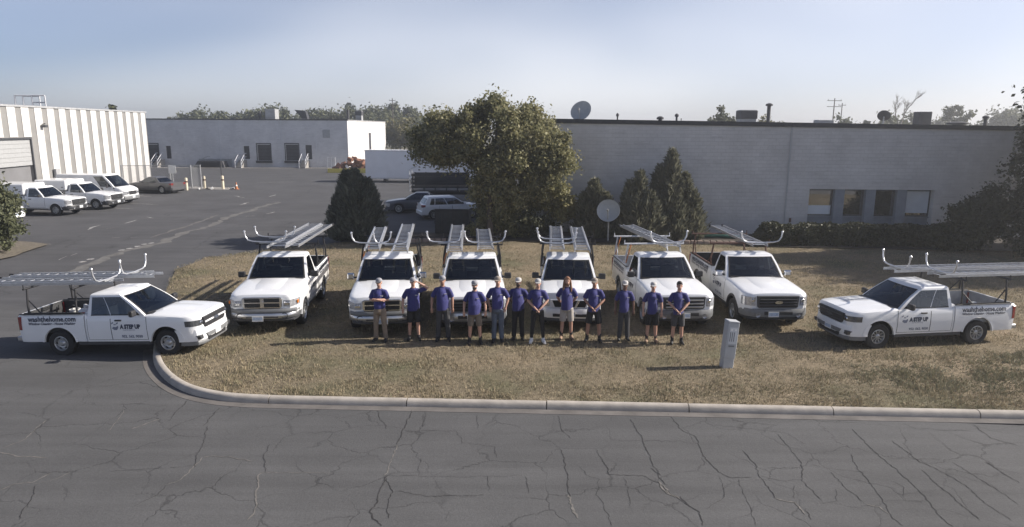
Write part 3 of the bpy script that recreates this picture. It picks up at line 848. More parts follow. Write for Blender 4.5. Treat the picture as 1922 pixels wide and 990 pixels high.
def block_building():
    rz = -math.atan(0.046)
    root = empty('block_building', (0.72, 38.95, 0), rz, 'long single-storey grey painted block building with dark roof edge', 'building')
    L = 28.4; D = 26.0
    hl, hr = 6.22, 5.90
    hz = lambda x: hl + (hr - hl) * x / L
    x0, x1, z0, z1 = 15.9, 22.7, 0.55, 2.62
    t = 0.42
    w = MB()
    def slab(xa, xb, za, zb):           # front wall piece, zb=None runs to the sloping top
        ta, tb = (hz(xa), hz(xb)) if zb is None else (zb, zb)
        v = [(xa, 0, za), (xb, 0, za), (xb, t, za), (xa, t, za), (xa, 0, ta), (xb, 0, tb), (xb, t, tb), (xa, t, ta)]
        w.add(v, [(0, 3, 2, 1), (4, 5, 6, 7), (0, 1, 5, 4), (1, 2, 6, 5), (2, 3, 7, 6), (3, 0, 4, 7)])
    slab(0, x0, -0.3, None); slab(x1, L, -0.3, None); slab(x0, x1, z1, None); slab(x0, x1, -0.3, z0)
    w.box((0, t, -0.3), (0.3, D, hl - 0.05)); w.box((L - 0.3, t, -0.3), (L, D, hr - 0.05)); w.box((0, D, -0.3), (L, D + 0.3, hr - 0.05))
    w.build('wall', 'block_grey', root)
    MB().box((0.3, t, 0.0), (L - 0.3, D, 5.55)).build('roof', 'roof_membrane', root)
    c = MB()
    for xa, xb in ((-0.12, 14.62), (14.66, L + 0.12)):
        for ya, yb in ((-0.07, 0.5),):
            v = [(xa, ya, hz(xa) - 0.04), (xb, ya, hz(xb) - 0.04), (xb, yb, hz(xb) - 0.04), (xa, yb, hz(xa) - 0.04), (xa, ya, hz(xa) + 0.2), (xb, ya, hz(xb) + 0.2), (xb, yb, hz(xb) + 0.2), (xa, yb, hz(xa) + 0.2)]
            MB().add(v, [(0, 3, 2, 1), (4, 5, 6, 7), (0, 1, 5, 4), (1, 2, 6, 5), (2, 3, 7, 6), (3, 0, 4, 7)]).build('coping', 'coping_dark', root)
    MB().box((-0.1, 0.5, hl - 0.1), (0.45, D + 0.3, hl + 0.16)).build('coping', 'coping_dark', root)
    MB().box((L - 0.45, 0.5, hr - 0.1), (L + 0.1, D + 0.3, hr + 0.16)).build('coping', 'coping_dark', root)
    # recessed window bay with pilasters
    MB().box((x0, t - 0.02, z0), (x1, t + 0.05, z1)).build('window_recess', 'pilaster_blue', root)
    pit = (x1 - x0) / 4
    for i in range(4):
        xa = x0 + i * pit
        if i: MB().box((xa - 0.27, 0.06, z0 + 0.0), (xa + 0.27, t - 0.02, z1 - 0.002)).build('pilaster', 'pilaster_blue', root, bevel=0.01)
        wa, wb = xa + (0.27 if i else 0.02), xa + pit - (0.27 if i < 3 else 0.02)
        wn = MB()
        for (a, b, cc, d) in ((wa, wb, 1.10, 1.17), (wa, wb, 2.53, 2.6), (wa, wa + 0.05, 1.17, 2.53), (wb - 0.05, wb, 1.17, 2.53)):
            wn.box((a, t - 0.10, cc), (b, t - 0.022, d))
        win = wn.build('window', 'dark_trim', root)
        MB().box((wa + 0.05, t - 0.055, 1.17), (wb - 0.05, t - 0.045, 2.53)).build('pane', 'window_glass', win)
        MB().box((wa, t - 0.18, 1.02), (wb, t - 0.022, 1.098)).build('sill', 'pilaster_blue', win)
        if i == 3: MB().box((wa + 0.06, t - 0.066, 1.3), (wb - 0.06, t - 0.058, 2.52)).build('blind', 'blind_pale', win)
        if i == 0: MB().box((wa + 0.06, t - 0.066, 1.18), (wb - 0.06, t - 0.058, 1.68)).build('blind', 'blind_pale', win)
    # pale service door and downpipe at the left end, seen between the trees
    MB().box((0.55, -0.03, 0.0), (1.5, 0.02, 2.35)).build('door', 'door_white', root)
    MB().tube([(1.72, -0.08, 0.1), (1.72, -0.08, 5.8)], 0.06).build('downpipe', 'door_white', root)
    MB().tube([(14.64, -0.05, 0.3), (14.64, -0.05, 6.0)], 0.035).build('conduit', 'pedestal_grey', root)
    MB().box((14.9, -0.09, 0.75), (15.0, 0.0, 0.98)).build('hose_tap', 'rust_red', root)
    return root
block_building()

def dish(name, loc, r, face, tilt, material, label, mast=1.0, back=False):
    """parabolic dish: bowl, feed arm, mast; face = heading in degrees"""
    root = empty(name, loc, R(face), label, 'satellite dish')
    M = Matrix.Translation((0, 0, mast)) @ Matrix.Rotation(R(-tilt), 4, 'Y')
    b = MB()
    prof = [(r * k / 10, 0.32 * r * (k / 10) ** 2) for k in range(0, 11)]
    prof2 = [(r, 0.32 * r - 0.03)] + [(r * k / 10, 0.32 * r * (k / 10) ** 2 - 0.03) for k in range(9, -1, -1)]
    b.lathe([(max(q, 0.002), h) for q, h in prof + prof2], 32, 'x', M=M)
    b.build('bowl', material, root, smooth=40)
    MB().tube([M @ Vector((0.05, 0, -r * 0.85)), M @ Vector((r * 0.75, 0, -r * 0.15))], 0.025).tube([M @ Vector((r * 0.7, 0, -r * 0.17)), M @ Vector((r * 0.86, 0, -r * 0.04))], 0.055).build('feed_arm', 'galvanised', root)
    MB().tube([(-0.08, 0, 0), (-0.08, 0, mast - 0.05), M @ Vector((-0.02, 0, 0))], 0.045).lathe([(0.002, 0.03), (0.2, 0.03), (0.22, 0)], 16, c=(-0.08, 0, 0)).build('mast', 'galvanised', root)
    return root
dish('satellite_dish', (4.35, 44.0, 5.55), 0.68, -118, 28, 'dish_grey', 'large pale satellite dish on the roof beside the broad tree', 1.32)
dish('satellite_dish', (25.5, 48.0, 5.55), 0.42, 62, 35, 'hvac_dark', 'small dark satellite dish seen from behind on the roof', 1.22)
dish('satellite_dish', (5.05, 35.6, 0), 0.60, -105, 22, 'dish_grey', 'pale satellite dish standing on the ground among the shrubs', 1.62)

def rooftop_unit(loc, sx, sy, sz, label, dark=False, cap=True):
    root = empty('rooftop_unit', loc, R(-2.6), label, 'rooftop unit')
    MB().box((-sx / 2 - 0.06, -sy / 2 - 0.06, 0), (sx / 2 + 0.06, sy / 2 + 0.06, 0.2)).build('kerb_frame', 'galvanised', root)
    MB().box((-sx / 2, -sy / 2, 0.2), (sx / 2, sy / 2, sz)).build('casing', 'hvac_dark' if dark else 'hvac_grey', root, bevel=0.03)
    if cap: MB().box((-sx / 2 - 0.05, -sy / 2 - 0.05, sz * 0.62), (sx / 2 + 0.05, sy / 2 + 0.05, sz * 0.97)).build('hood', 'hvac_dark', root, bevel=0.03)
    g = MB()
    for k in range(6): g.box((-sx / 2 + 0.12, -sy / 2 - 0.02, 0.3 + k * sz * 0.05), (sx / 2 - 0.12, -sy / 2 - 0.003, 0.32 + k * sz * 0.05))
    g.build('grille', 'dark_trim', root)
rooftop_unit((17.4, 52, 5.55), 1.15, 1.2, 1.72, 'grey rooftop unit with dark hood beside the tall vent pipe')
rooftop_unit((30.5, 52, 5.55), 0.9, 0.9, 1.66, 'dark square rooftop unit near the right end of the roof', True, False)
rooftop_unit((20.5, 46, 5.55), 1.0, 0.9, 0.95, 'low pale rooftop unit beside the notch in the roof edge', False, False)
rooftop_unit((8.9, 44, 5.55), 1.2, 1.0, 0.82, 'low flat rooftop unit on the block building, left part', True, False)
def vent_pipe(loc, h, r, cap, label, name='vent_pipe'):
    root = empty(name, loc, 0, label, 'vent pipe')
    MB().tube([(0, 0, 0), (0, 0, h)], r, 10).build('pipe', 'hvac_dark', root, smooth=40)
    if cap: MB().lathe([(r * 1.0, h - 0.05), (r * 1.9, h - 0.04), (r * 1.9, h + 0.08), (r * 0.6, h + 0.16), (0.003, h + 0.16)], 12).build('cap', 'hvac_dark', root, smooth=40)
vent_pipe((18.3, 50, 5.55), 2.0, 0.13, True, 'tall dark vent pipe beside the grey rooftop unit')
vent_pipe((10.8, 46, 5.55), 1.15, 0.07, True, 'short capped vent pipe near the middle of the left roof part')
vent_pipe((11.1, 46, 5.55), 1.0, 0.03, False, 'thin bare vent pipe next to a capped one on the roof')
vent_pipe((6.6, 44, 5.55), 1.12, 0.05, True, 'thin capped vent pipe right of the big roof dish')
vent_pipe((9.4, 44.5, 5.55), 0.95, 0.12, True, 'squat dark roof vent between two thin pipes')
vent_pipe((29.8, 44, 5.55), 1.1, 0.10, True, 'short roof vent at the far right end of the roof')
vent_pipe((30.0, 47, 5.55), 0.75, 0.35, True, 'wide low roof vent near the right roof end')

# ------------------------------------------------------------------ far warehouse with loading docks
def dock_stair(root_loc, label):
    r = empty('dock_stair', root_loc, 0, label, 'stairs')
    for k in range(5):
        MB().box((-0.45, -2.2 + k * 0.3, 0), (0.45, -1.9 + k * 0.3, 0.2 * (k + 1))).build('step', 'concrete_pale', r)
    MB().box((-0.45, -0.7, 0), (0.45, -0.03, 1.1)).build('landing', 'concrete_pale', r)
    for s_ in (-0.45, 0.45):
        m = MB()
        m.tube([(s_, -2.3, 0), (s_, -2.3, 1.0), (s_, -0.7, 2.05), (s_, -0.1, 2.05)], 0.05, 6)
        m.tube([(s_, -2.3, 0.5), (s_, -0.7, 1.55), (s_, -0.1, 1.55)], 0.035, 6)
        m.tube([(s_, -0.7, 1.1), (s_, -0.7, 2.05)], 0.045, 6)
        m.build('handrail', 'steel_white', r)
def dock_building():
    root = empty('dock_warehouse', (-24.6, 103.5, ZR), 0, 'long low off-white warehouse with dark loading docks far across the yard', 'building')
    L, D, Hh = 36.0, 31.0, 6.95
    op = [(-30.0, -28.45, 0.9, 3.25), (-27.3, -26.55, 1.2, 3.08), (-15.65, -14.8, 1.2, 3.12), (-13.6, -11.65, 1.0, 3.32), (-9.35, -7.45, 1.0, 3.35), (-6.4, -5.45, 1.2, 3.3)]
    w = MB(); cur = -L
    for a, b, z0, z1 in op:
        w.box((cur, 0, 0), (a, 0.3, Hh)); w.box((a, 0, z1), (b, 0.3, Hh)); w.box((a, 0, 0), (b, 0.3, z0)); cur = b
    w.box((cur, 0, 0), (0, 0.3, Hh))
    w.build('front_wall', 'block_white', root)
    s_ = MB()
    for a, b, z0, z1 in ((0.3, 15.2, 0, Hh), (17.0, D, 0, Hh), (15.2, 17.0, 5.0, Hh)): s_.box((-0.3, a, z0), (0, b, z1))
    s_.build('side_wall', 'panel_white', root)
    MB().box((-L, 0.3, 0.5), (-0.3, D, Hh - 0.25)).build('roof', 'roof_membrane', root)
    MB().box((-L, -0.08, Hh - 0.02), (0.08, 0.35, Hh + 0.14)).build('coping', 'coping_dark', root)
    MB().box((-0.35, 0.35, Hh - 0.02), (0.08, D, Hh + 0.1)).build('coping', 'hvac_grey', root)
    MB().box((-0.25, 15.2, 0), (-0.2, 17.0, 5.0)).build('side_door', 'dock_door', root)
    for i, (a, b, z0, z1) in enumerate(op):
        nm = 'dock_door' if b - a > 1.2 else 'door'
        d = MB().box((a, 0.2, z0), (b, 0.25, z1)).build(nm, 'dock_door', root)
        if nm == 'dock_door':
            for k in range(1, 4): MB().box((a + 0.05, 0.17, z0 + k * 0.55), (b - 0.05, 0.197, z0 + k * 0.55 + 0.05)).build('rib', 'dark_opening', d)
            MB().box((a - 0.2, -0.35, z0 - 0.35), (b + 0.2, -0.004, z0 - 0.02)).build('dock_bumper', 'black_plastic', root)
            MB().box((a - 0.15, -0.05, z0), (a - 0.02, -0.004, z1 + 0.1)).box((b + 0.02, -0.05, z0), (b + 0.15, -0.004, z1 + 0.1)).box((a - 0.15, -0.06, z1 + 0.1), (b + 0.15, -0.004, z1 + 0.25)).build('dock_seal', 'dark_trim', root)
    MB().box((-3.7, -0.05, 4.4), (-2.65, -0.004, 5.58)).build('louvre', 'hvac_grey', root)
    for k in range(7): MB().box((-3.62, -0.075, 4.5 + k * 0.15), (-2.73, -0.052, 4.58 + k * 0.15)).build('louvre_slat', 'pedestal_grey', root)
    for x in (-24.5, -19.2, -9.9, -4.8): MB().box((x, -0.03, 0.2), (x + 0.1, -0.003, Hh - 0.1)).build('downpipe', 'door_white', root)
    MB().box((-22.5, -0.02, 0.0), (-17.5, -0.004, 1.2)).build('low_grey_panel', 'hvac_grey', root)  # thin plain grey panel along the foot of the front wall
dock_building()
dock_stair((-52.6, 103.4, ZR), 'white-railed dock stair beside the leftmost dark dock')
dock_stair((-40.3, 103.4, ZR), 'white-railed dock stair left of the two middle docks')
dock_stair((-30.9, 103.4, ZR), 'white-railed dock stair right of the two middle docks')
def low_ramp():
    r = empty('dock_leveller', (-44.8, 102.3, ZR), 0, 'dark low dock ramp against the far warehouse wall', 'ramp')
    MB().prism([(-2.3, 0), (2.3, 0), (2.0, 0.95), (-1.6, 0.95)], -0.8, 0.9, axis='y').build('deck', 'dock_door', r)
    MB().box((-1.4, -0.84, 0.1), (1.6, -0.802, 0.75)).build('opening', 'dark_opening', r)
    MB().tube([(-1.6, -0.7, 0.95), (-0.2, -0.7, 1.6), (0.3, -0.7, 1.6)], 0.05, 6).build('lip', 'galvanised', r)
low_ramp()
def stair_frame(loc, label):
    r = empty('guard_rail', loc, 0, label, 'railing')
    for x in (-0.6, 0, 0.6): MB().tube([(x, 0, 0), (x, 0, 1.6)], 0.05, 6).build('post', 'steel_white', r)
    for z in (0.8, 1.55): MB().tube([(-0.6, 0, z), (0.6, 0, z)], 0.035, 6).build('rail', 'steel_white', r)
stair_frame((-27.0, 102.6, ZR), 'short white guard rail near the corner of the far warehouse')
rooftop_unit((-38.6, 112, 6.5), 1.6, 1.6, 2.1, 'white cube-shaped unit on the far warehouse roof', False, False)
rooftop_unit((-25.5, 116, 6.5), 1.0, 1.0, 2.0, 'small rooftop unit near the corner of the far warehouse', False, True)
vent_pipe((-40.6, 112, 6.5), 1.8, 0.2, False, 'pale stub pipe beside the white cube on the far warehouse roof')
vent_pipe((-26.9, 114, 6.5), 2.1, 0.22, False, 'thick pale stack near the corner of the far warehouse roof')
def tilt_hatch():
    r = empty('roof_hatch', (-33.8, 112, 6.6), 0, 'dark slanted roof hatch in the middle of the far warehouse', 'roof hatch')
    MB().box((-0.7, -0.6, 0), (0.9, 0.6, 0.5)).build('base', 'hvac_grey', r)
    MB().prism([(-1.0, 1.9), (0.7, 1.75), (1.0, 0.5), (0.2, 0.5)], -0.6, 0.6, axis='y').build('lid', 'coping_dark', r)
tilt_hatch()

# ------------------------------------------------------------------ striped warehouse on the left
def striped_building():
    p1 = Vector((-39.42, 74.9)); d = Vector((-0.09, 1)).normalized()
    L = 29.5; Hh = 7.35 - ZR
    rz = math.atan2(d.y, d.x)           # local x runs along the wall away from the camera
    o = p1 - d * L
    root = empty('striped_warehouse', (o.x, o.y, ZR), rz, 'white ribbed warehouse with grey vertical stripes and roll-up door', 'building')
    # the lit face is local y = 0 looking towards -y
    dx0, dx1, dz = 4.05, 8.45, 4.95
    w = MB(); w.box((0, 0, 0), (dx0, 0.25, Hh)); w.box((dx1, 0, 0), (L, 0.25, Hh)); w.box((dx0, 0, dz), (dx1, 0.25, Hh))
    w.box((L - 0.25, 0.25, 0), (L, 30, Hh)); w.box((0, 0.25, 0), (0.25, 30, Hh))
    w.build('wall', 'panel_grey', root)
    MB().box((0.25, 0.25, 0.3), (L - 0.25, 30, Hh - 0.3)).build('roof', 'roof_membrane', root)
    pit = 1.715
    e = L - 0.28
    k = 0
    while e > -1.2:
        a, b = e - pit + 0.74, e
        segs = [(max(a, 0.0), b, 0.02, Hh - 0.10)]
        if a < dx1 + 0.12 and b > dx0 - 0.12:
            segs = [(a, b, dz + 0.18, Hh - 0.10)]
            if a < dx0 - 0.15: segs.append((a, dx0 - 0.15, 0.02, dz + 0.18))
            if b > dx1 + 0.15: segs.append((dx1 + 0.15, b, 0.02, dz + 0.18))
        for (q0, q1, r0, r1) in segs:
            if q1 - q0 > 0.1: MB().box((q0, -0.045, r0), (q1, 0.0 - 0.002, r1)).build('wall_panel', 'panel_white', root)
        e -= pit
    MB().box((-0.05, -0.10, Hh - 0.10), (L + 0.06, 0.3, Hh + 0.04)).build('roof_trim', 'hvac_grey', root)
    # roll-up door, half raised
    dr = MB().box((dx0, 0.05, 0.0), (dx1, 0.1, 0.02)).build('door_frame', 'dark_trim', root)
    MB().box((dx0 - 0.12, -0.06, 0), (dx0, 0.05, dz + 0.14)).box((dx1, -0.06, 0), (dx1 + 0.12, 0.05, dz + 0.14)).box((dx0, -0.06, dz), (dx1, 0.05, dz + 0.14)).build('jamb', 'dark_trim', dr)
    for k in range(6):
        z = dz - 0.33 * (k + 1)
        MB().box((dx0 + 0.01, 0.06, z), (dx1 - 0.01, 0.11, z + 0.315)).build('door_slat', 'rollup_grey', dr)
    MB().box((dx0, 1.2, 0), (dx1, 1.25, dz)).build('dark_interior', 'dark_opening', root)
    MB().box((9.9, -0.42, 5.85), (10.3, -0.112, 6.05)).tube([(10.1, -0.11, 6.1), (10.1, -0.35, 6.15)], 0.04).build('wall_lamp', 'dark_trim', root)
    MB().box((10.9, -0.3, 1.5), (11.5, -0.112, 2.5)).build('meter_box', 'hvac_grey', root)
    gate = MB().tube([(0, 0, 0), (0, 0, 1.0)], 0.04, 6).tube([(1.7, 0, 0), (1.7, 0, 1.0)], 0.04, 6)
    return root, o, d
stripe_root, so_, sd_ = striped_building()
def roof_guard():
    r = empty('roof_guard_rail', (-40.2, 58.3, 7.05), R(8), 'white tubular guard rail round a hatch on the striped warehouse', 'railing')
    for x, y in ((-1.1, 0), (0.2, 0), (1.2, 0), (-1.1, 1.2), (0.2, 1.2)):
        MB().tube([(x, y, 0), (x, y, 1.28 if x < 1 else 1.25)], 0.06, 6).build('post', 'steel_white', r)
    for z in (0.7, 1.27): MB().tube([(0.2, 0, z), (1.2, 0, z)], 0.055, 6).build('rail', 'steel_white', r)
    for y in (0, 1.2): MB().tube([(-1.1, y, 1.25), (0.2, y, 1.25)], 0.055, 6).build('rail', 'steel_white', r)
    MB().box((-1.0, 0.1, 0), (0.1, 1.1, 0.35)).build('hatch', 'hvac_grey', r)
roof_guard()

# ------------------------------------------------------------------ fence, bollards and sign by the grey sedan
def fence():
    r = empty('chain_link_fence', (-35.6, 66.4, ZR), 0, 'grey chain-link fence panels with pale posts beside the sedan', 'fence')
    xs = [-2.2, 0.0, 2.2, 4.1, 4.9]
    for i, x in enumerate(xs):
        MB().tube([(x, 0.3 * i, 0), (x, 0.3 * i, 2.3)], 0.06, 8).build('post', 'galvanised', r)
    for i in range(len(xs) - 1):
        a, b = Vector((xs[i], 0.3 * i, 0)), Vector((xs[i + 1], 0.3 * (i + 1), 0))
        MB().tube([a + Vector((0, 0, 2.25)), b + Vector((0, 0, 2.25))], 0.03, 6).build('rail', 'galvanised', r)
        m = MB(); n = int((b - a).length / 0.16)
        for k in range(-14, n):
            p0 = max(0, k); q0 = p0 - k
            p1 = min(n, k + 14); q1 = p1 - k
            for s_ in (1, -1):
                za, zb = q0 * 0.155 + 0.05, q1 * 0.155 + 0.05
                if s_ < 0: za, zb = 2.25 - za, 2.25 - zb
                m.tube([a.lerp(b, p0 / n) + Vector((0, 0, za)), a.lerp(b, p1 / n) + Vector((0, 0, zb))], 0.011, 3, cap=False)
        m.build('mesh_panel', 'galvanised', r)
fence()
def bollard(loc, h, label):
    r = empty('bollard', loc, 0, label, 'bollard', 'cream bollards beside the fence')
    MB().lathe([(0.13, 0), (0.13, h - 0.08), (0.10, h - 0.02), (0.003, h)], 12).build('post', 'bollard_cream', r, smooth=40)
    MB().lathe([(0.132, h * 0.62), (0.134, h * 0.62), (0.134, h * 0.74), (0.132, h * 0.74)], 12).build('band', 'rust_red', r)
bollard((-31.1, 65.3, ZR), 1.2, 'cream bollard nearest the grey sedan')
bollard((-30.2, 67.2, ZR), 1.25, 'cream bollard in the middle of the concrete apron')
bollard((-28.3, 66.9, ZR), 1.3, 'cream bollard at the foot of the tall pole')
def sign():
    r = empty('yard_sign', (-32.7, 66.1, ZR), 0, 'small blank white sign on a post behind the sedan', 'sign')
    MB().tube([(0, 0, 0), (0, 0, 2.3)], 0.035, 6).build('post', 'galvanised', r)
    MB().box((-0.35, -0.06, 1.55), (0.35, -0.04, 2.3)).build('board', 'white_plastic', r)
sign()
vent_pipe((-28.55, 67.4, ZR), 2.7, 0.06, False, 'thin pale pole standing on the concrete apron', 'pole')
for i, (x, y, s_) in enumerate([(-29.2, 66.6, 0.5), (-27.4, 67.0, 0.4), (-30.4, 66.3, 0.35)]):
    r = empty('rubble_pile', (x, y, ZR), i, ['pile of pale rubble beside the middle bollard', 'small rubble heap with a red cone at the apron end', 'low rubble heap beside the sedan-side bollard'][i], 'rubble')
    for k in range(7):
        a = random.uniform(0, 6.28); d_ = random.uniform(0, s_ * 1.4); q = random.uniform(0.12, 0.3) * s_ * 2
        M = Matrix.Translation((math.cos(a) * d_, math.sin(a) * d_ * 0.6, q * 0.35)) @ Euler((random.random(), random.random(), random.random() * 6)).to_matrix().to_4x4()
        MB().cbox((0, 0, 0), (q, q * 0.8, q * 0.6), M=M).build('chunk', random.choice(['concrete_pale', 'concrete_kerb', 'white_plastic']), r, bevel=0.02)
def cone():
    r = empty('traffic_cone', (-26.9, 66.7, ZR), 0, 'small orange traffic cone at the end of the rubble', 'traffic cone')
    MB().lathe([(0.14, 0.03), (0.03, 0.68), (0.003, 0.7)], 12).build('cone', 'orange_strap', r, smooth=40)
    MB().box((-0.2, -0.2, 0), (0.2, 0.2, 0.035)).build('base', 'orange_strap', r)
    MB().lathe([(0.098, 0.3), (0.102, 0.3), (0.074, 0.44), (0.07, 0.44)], 12).build('band', 'white_plastic', r)
cone()
def dumpster():
    r = empty('dumpster', (-3.35, 38.6, ZR), R(-2), 'low dark dumpster in front of the white hatchback', 'dumpster')
    MB().prism([(-0.75, 0.12), (0.75, 0.12), (0.85, 1.25), (-0.6, 1.55), (-0.8, 1.5)], -0.95, 0.95, axis='x').build('bin', 'dumpster_paint', r, bevel=0.02)
    for s_ in (-0.475, 0.475): MB().prism([(-0.86, 1.53), (0.88, 1.27), (0.9, 1.31), (-0.86, 1.58)], s_ - 0.46, s_ + 0.46, axis='x').build('lid', 'black_plastic', r)
    for x in (-0.6, 0, 0.6): MB().box((x - 0.05, -0.86, 0.2), (x + 0.05, -0.775, 1.4)).build('rib', 'dumpster_paint', r)
    for s_ in (-1, 1): MB().box((s_ * 0.955 - 0.06, -0.5, 0.7), (s_ * 0.955 + 0.06, 0.4, 0.85)).build('fork_pocket', 'dumpster_paint', r)
    for s_ in (-0.7, 0.7):
        for q in (-0.6, 0.6): MB().lathe([(0.003, -0.03), (0.09, -0.03), (0.09, 0.03), (0.003, 0.03)], 10, 'x', (s_, q, 0.09)).build('caster', 'black_plastic', r)
dumpster()
def rubble_bin():
    r = empty('brick_heap', (-21.4, 92.0, ZR), 0, 'heap of red-brown bricks behind a yellow kerb near the warehouse corner', 'brick heap')
    MB().box((-3.2, -0.5, 0), (3.4, -0.2, 0.55)).build('yellow_barrier', 'yellow_paint', r)
    for k in range(60):
        q = random.random()
        x = random.uniform(-2.6, 2.6); y = random.uniform(0, 2.2)
        z = random.random() * 1.9 * (1 - abs(x) / 3.2)
        M = Matrix.Translation((x, y, z + 0.2)) @ Euler((random.random(), random.random(), random.random() * 6)).to_matrix().to_4x4()
        MB().cbox((0, 0, 0), (0.7, 0.45, 0.4), M=M).build('brick', 'brick_red', r)
rubble_bin()
def utility_pole(x, y, h, label, arm=2.0):
    r = empty('utility_pole', (x, y, -0.2), R(random.uniform(-20, 20)), label, 'utility pole')
    MB().tube([(0, 0, 0), (0, 0, h)], [0.16, 0.1], 8).build('post', 'wood_post', r, smooth=40)
    for k, z in enumerate((h - 0.5, h - 1.7)):
        if k and arm < 2: break
        MB().box((-arm / 2, -0.06, z - 0.06), (arm / 2, 0.06, z + 0.06)).build('crossarm', 'wood_post', r)
    for q in (-0.45, 0.45): MB().tube([(q * arm, 0, h - 0.44), (q * arm, 0, h - 0.2)], 0.05, 6).build('insulator', 'hvac_grey', r)
utility_pole(66.5, 145, 12.4, 'wooden utility pole with crossarms behind the roof right of the bare notch', 3.0)
utility_pole(75.2, 160, 12.0, 'second smaller utility pole right of the crossarm pole', 1.6)
utility_pole(-27.5, 160, 12.5, 'thin utility pole on the skyline left of the broad tree', 1.6)

# ------------------------------------------------------------------ vegetation
def leaf_quads(P, size, r, up=0.35, aspect=1.6, drop=0.0, out=None):
    """one kite-shaped leaf per point"""
    m = len(P)
    n = r.normal(size=(m, 3)) * (1.0 if out is None else 0.8); n[:, 2] += up
    if out is not None: n += out * 0.6
    n /= np.linalg.norm(n, axis=1, keepdims=True)
    a = r.normal(size=(m, 3)); a[:, 2] -= drop
    a -= n * (a * n).sum(1, keepdims=True); a /= np.linalg.norm(a, axis=1, keepdims=True) + 1e-9
    b = np.cross(n, a)
    s = (size * r.uniform(0.6, 1.35, m))[:, None]
    v = np.empty((m, 4, 3), np.float32)
    v[:, 0] = P - a * s * aspect * 0.5
    v[:, 1] = P + b * s * 0.5 + n * s * 0.12
    v[:, 2] = P + a * s * aspect * 0.5
    v[:, 3] = P - b * s * 0.5 + n * s * 0.12
    return v.reshape(-1, 3)

def clump_points(ells, nclump, nleaf, cr, r, shell=0.55):
    """clump centres spread through the ellipsoids (denser towards the skin), then leaves round each"""
    vol = np.array([e[3] * e[4] * e[5] for e in ells]) ** 0.8; vol /= vol.sum()
    idx = r.choice(len(ells), nclump, p=vol)
    E = np.array(ells)[idx]
    d = r.normal(size=(nclump, 3)); d /= np.linalg.norm(d, axis=1, keepdims=True)
    rad = r.uniform(shell, 1.0, nclump)[:, None]
    C = E[:, :3] + d * E[:, 3:6] * rad
    k = r.integers(0, nclump, nleaf)
    off = r.normal(size=(nleaf, 3)) * 0.5
    crr = (cr * r.uniform(0.6, 1.3, nclump))[k][:, None]
    O = off / (np.linalg.norm(off, axis=1, keepdims=True) + 1e-6)
    return C, C[k] + off * crr, O

def foliage(name, V, material, parent):
    m = len(V) // 4
    me = tri_mesh(name, V, np.arange(m * 4).reshape(-1, 4), material, 4)
    return link_mesh(name, me, parent)

def limbs(base, tips, r0, seed, fork=0.35, n=7):
    rr = random.Random(seed)
    mb = MB()
    b = Vector(base)
    for t in tips:
        t = Vector(t)
        f = b.lerp(Vector((b.x, b.y, t.z)), fork)
        mid = f.lerp(t, 0.5) + Vector((rr.uniform(-0.2, 0.2), rr.uniform(-0.2, 0.2), rr.uniform(0, 0.3)))
        mb.tube([f - Vector((0, 0, 0.15)), f.lerp(mid, 0.5) + Vector((0, 0, 0.12)), mid, t], [r0 * 0.62, r0 * 0.45, r0 * 0.3, r0 * 0.08], n)
    return mb

def tree(loc, ells, label, nclump, nleaf, leaf, trunk_r, trunk_h, material, seed, name='broadleaf_tree', cr=0.55, bark='bark', group=None, lean=(0, 0), shell=0.5, cat='tree', stems=1):
    r = np.random.default_rng(seed)
    root = empty(name, loc, 0, label, cat, group)
    C, P, O = clump_points(ells, nclump, nleaf, cr, r, shell)
    O = O[P[:, 2] > 0.05]; P = P[P[:, 2] > 0.05]
    foliage('crown', leaf_quads(P, leaf, r, 0.3, out=O), material, root)
    top = Vector((lean[0], lean[1], trunk_h))
    mb = MB()
    for k in range(stems):
        o = Vector((0, 0, 0)) if stems == 1 else Vector((math.cos(k * 2.4) * trunk_r * 2, math.sin(k * 2.4) * trunk_r * 2, 0))
        mb.tube([o + Vector((0, 0, -0.2)), o * 1.2 + Vector((lean[0] * 0.1, lean[1] * 0.1, trunk_h * 0.15)), o * 1.6 + top * 0.55, o * 2.2 + top], [trunk_r * 1.35, trunk_r, trunk_r * 0.85, trunk_r * 0.6], 9)
    pick = [C[i] for i in r.choice(len(C), min(len(C), 16), replace=False)]
    t2 = limbs(top * 0.8, pick, trunk_r, seed)
    mb.add(t2.v, t2.f)
    mb.build('trunk', bark, root, smooth=60)
    return root

# the broad tree in the middle, its crown of several lobes
tree((-1.25, 36.8, 0), [tuple(q * 0.925 for q in e) for e in [(0.2, 0, 5.9, 3.3, 3.0, 2.0), (-2.4, 0.2, 5.7, 2.1, 2.2, 1.6), (2.4, -0.2, 5.3, 2.3, 2.3, 1.7), (3.3, -0.5, 5.0, 1.5, 1.6, 1.4), (-3.4, 0.3, 5.0, 1.3, 1.5, 0.8), (3.7, -0.3, 4.2, 1.25, 1.4, 1.3), (0.8, -1.3, 4.2, 1.9, 1.5, 1.2), (0.9, -0.2, 7.0, 2.0, 1.8, 1.0), (0.2, -1.0, 3.1, 1.3, 1.2, 0.9), (3.4, -0.6, 3.2, 1.0, 1.1, 1.0), (1.4, -0.6, 2.9, 1.3, 1.2, 0.8)]],
     'broad spreading green tree at the left corner of the block building', 300, 82000, 0.105, 0.2, 2.4, 'leaf_broad', 21, shell=0.62, cr=0.50, stems=3)
tree((1.9, 37.2, 0), [(0.5, 0, 2.2, 1.0, 0.9, 0.75), (0.9, -0.1, 1.6, 0.8, 0.8, 0.7), (-0.9, 0.1, 2.0, 0.7, 0.7, 0.7)], 'small sunlit tree with pale stems in front of the block building corner', 80, 6500, 0.10, 0.05, 1.4, 'leaf_bright', 22, 'small_tree', 0.34, 'bark_pale', stems=3)
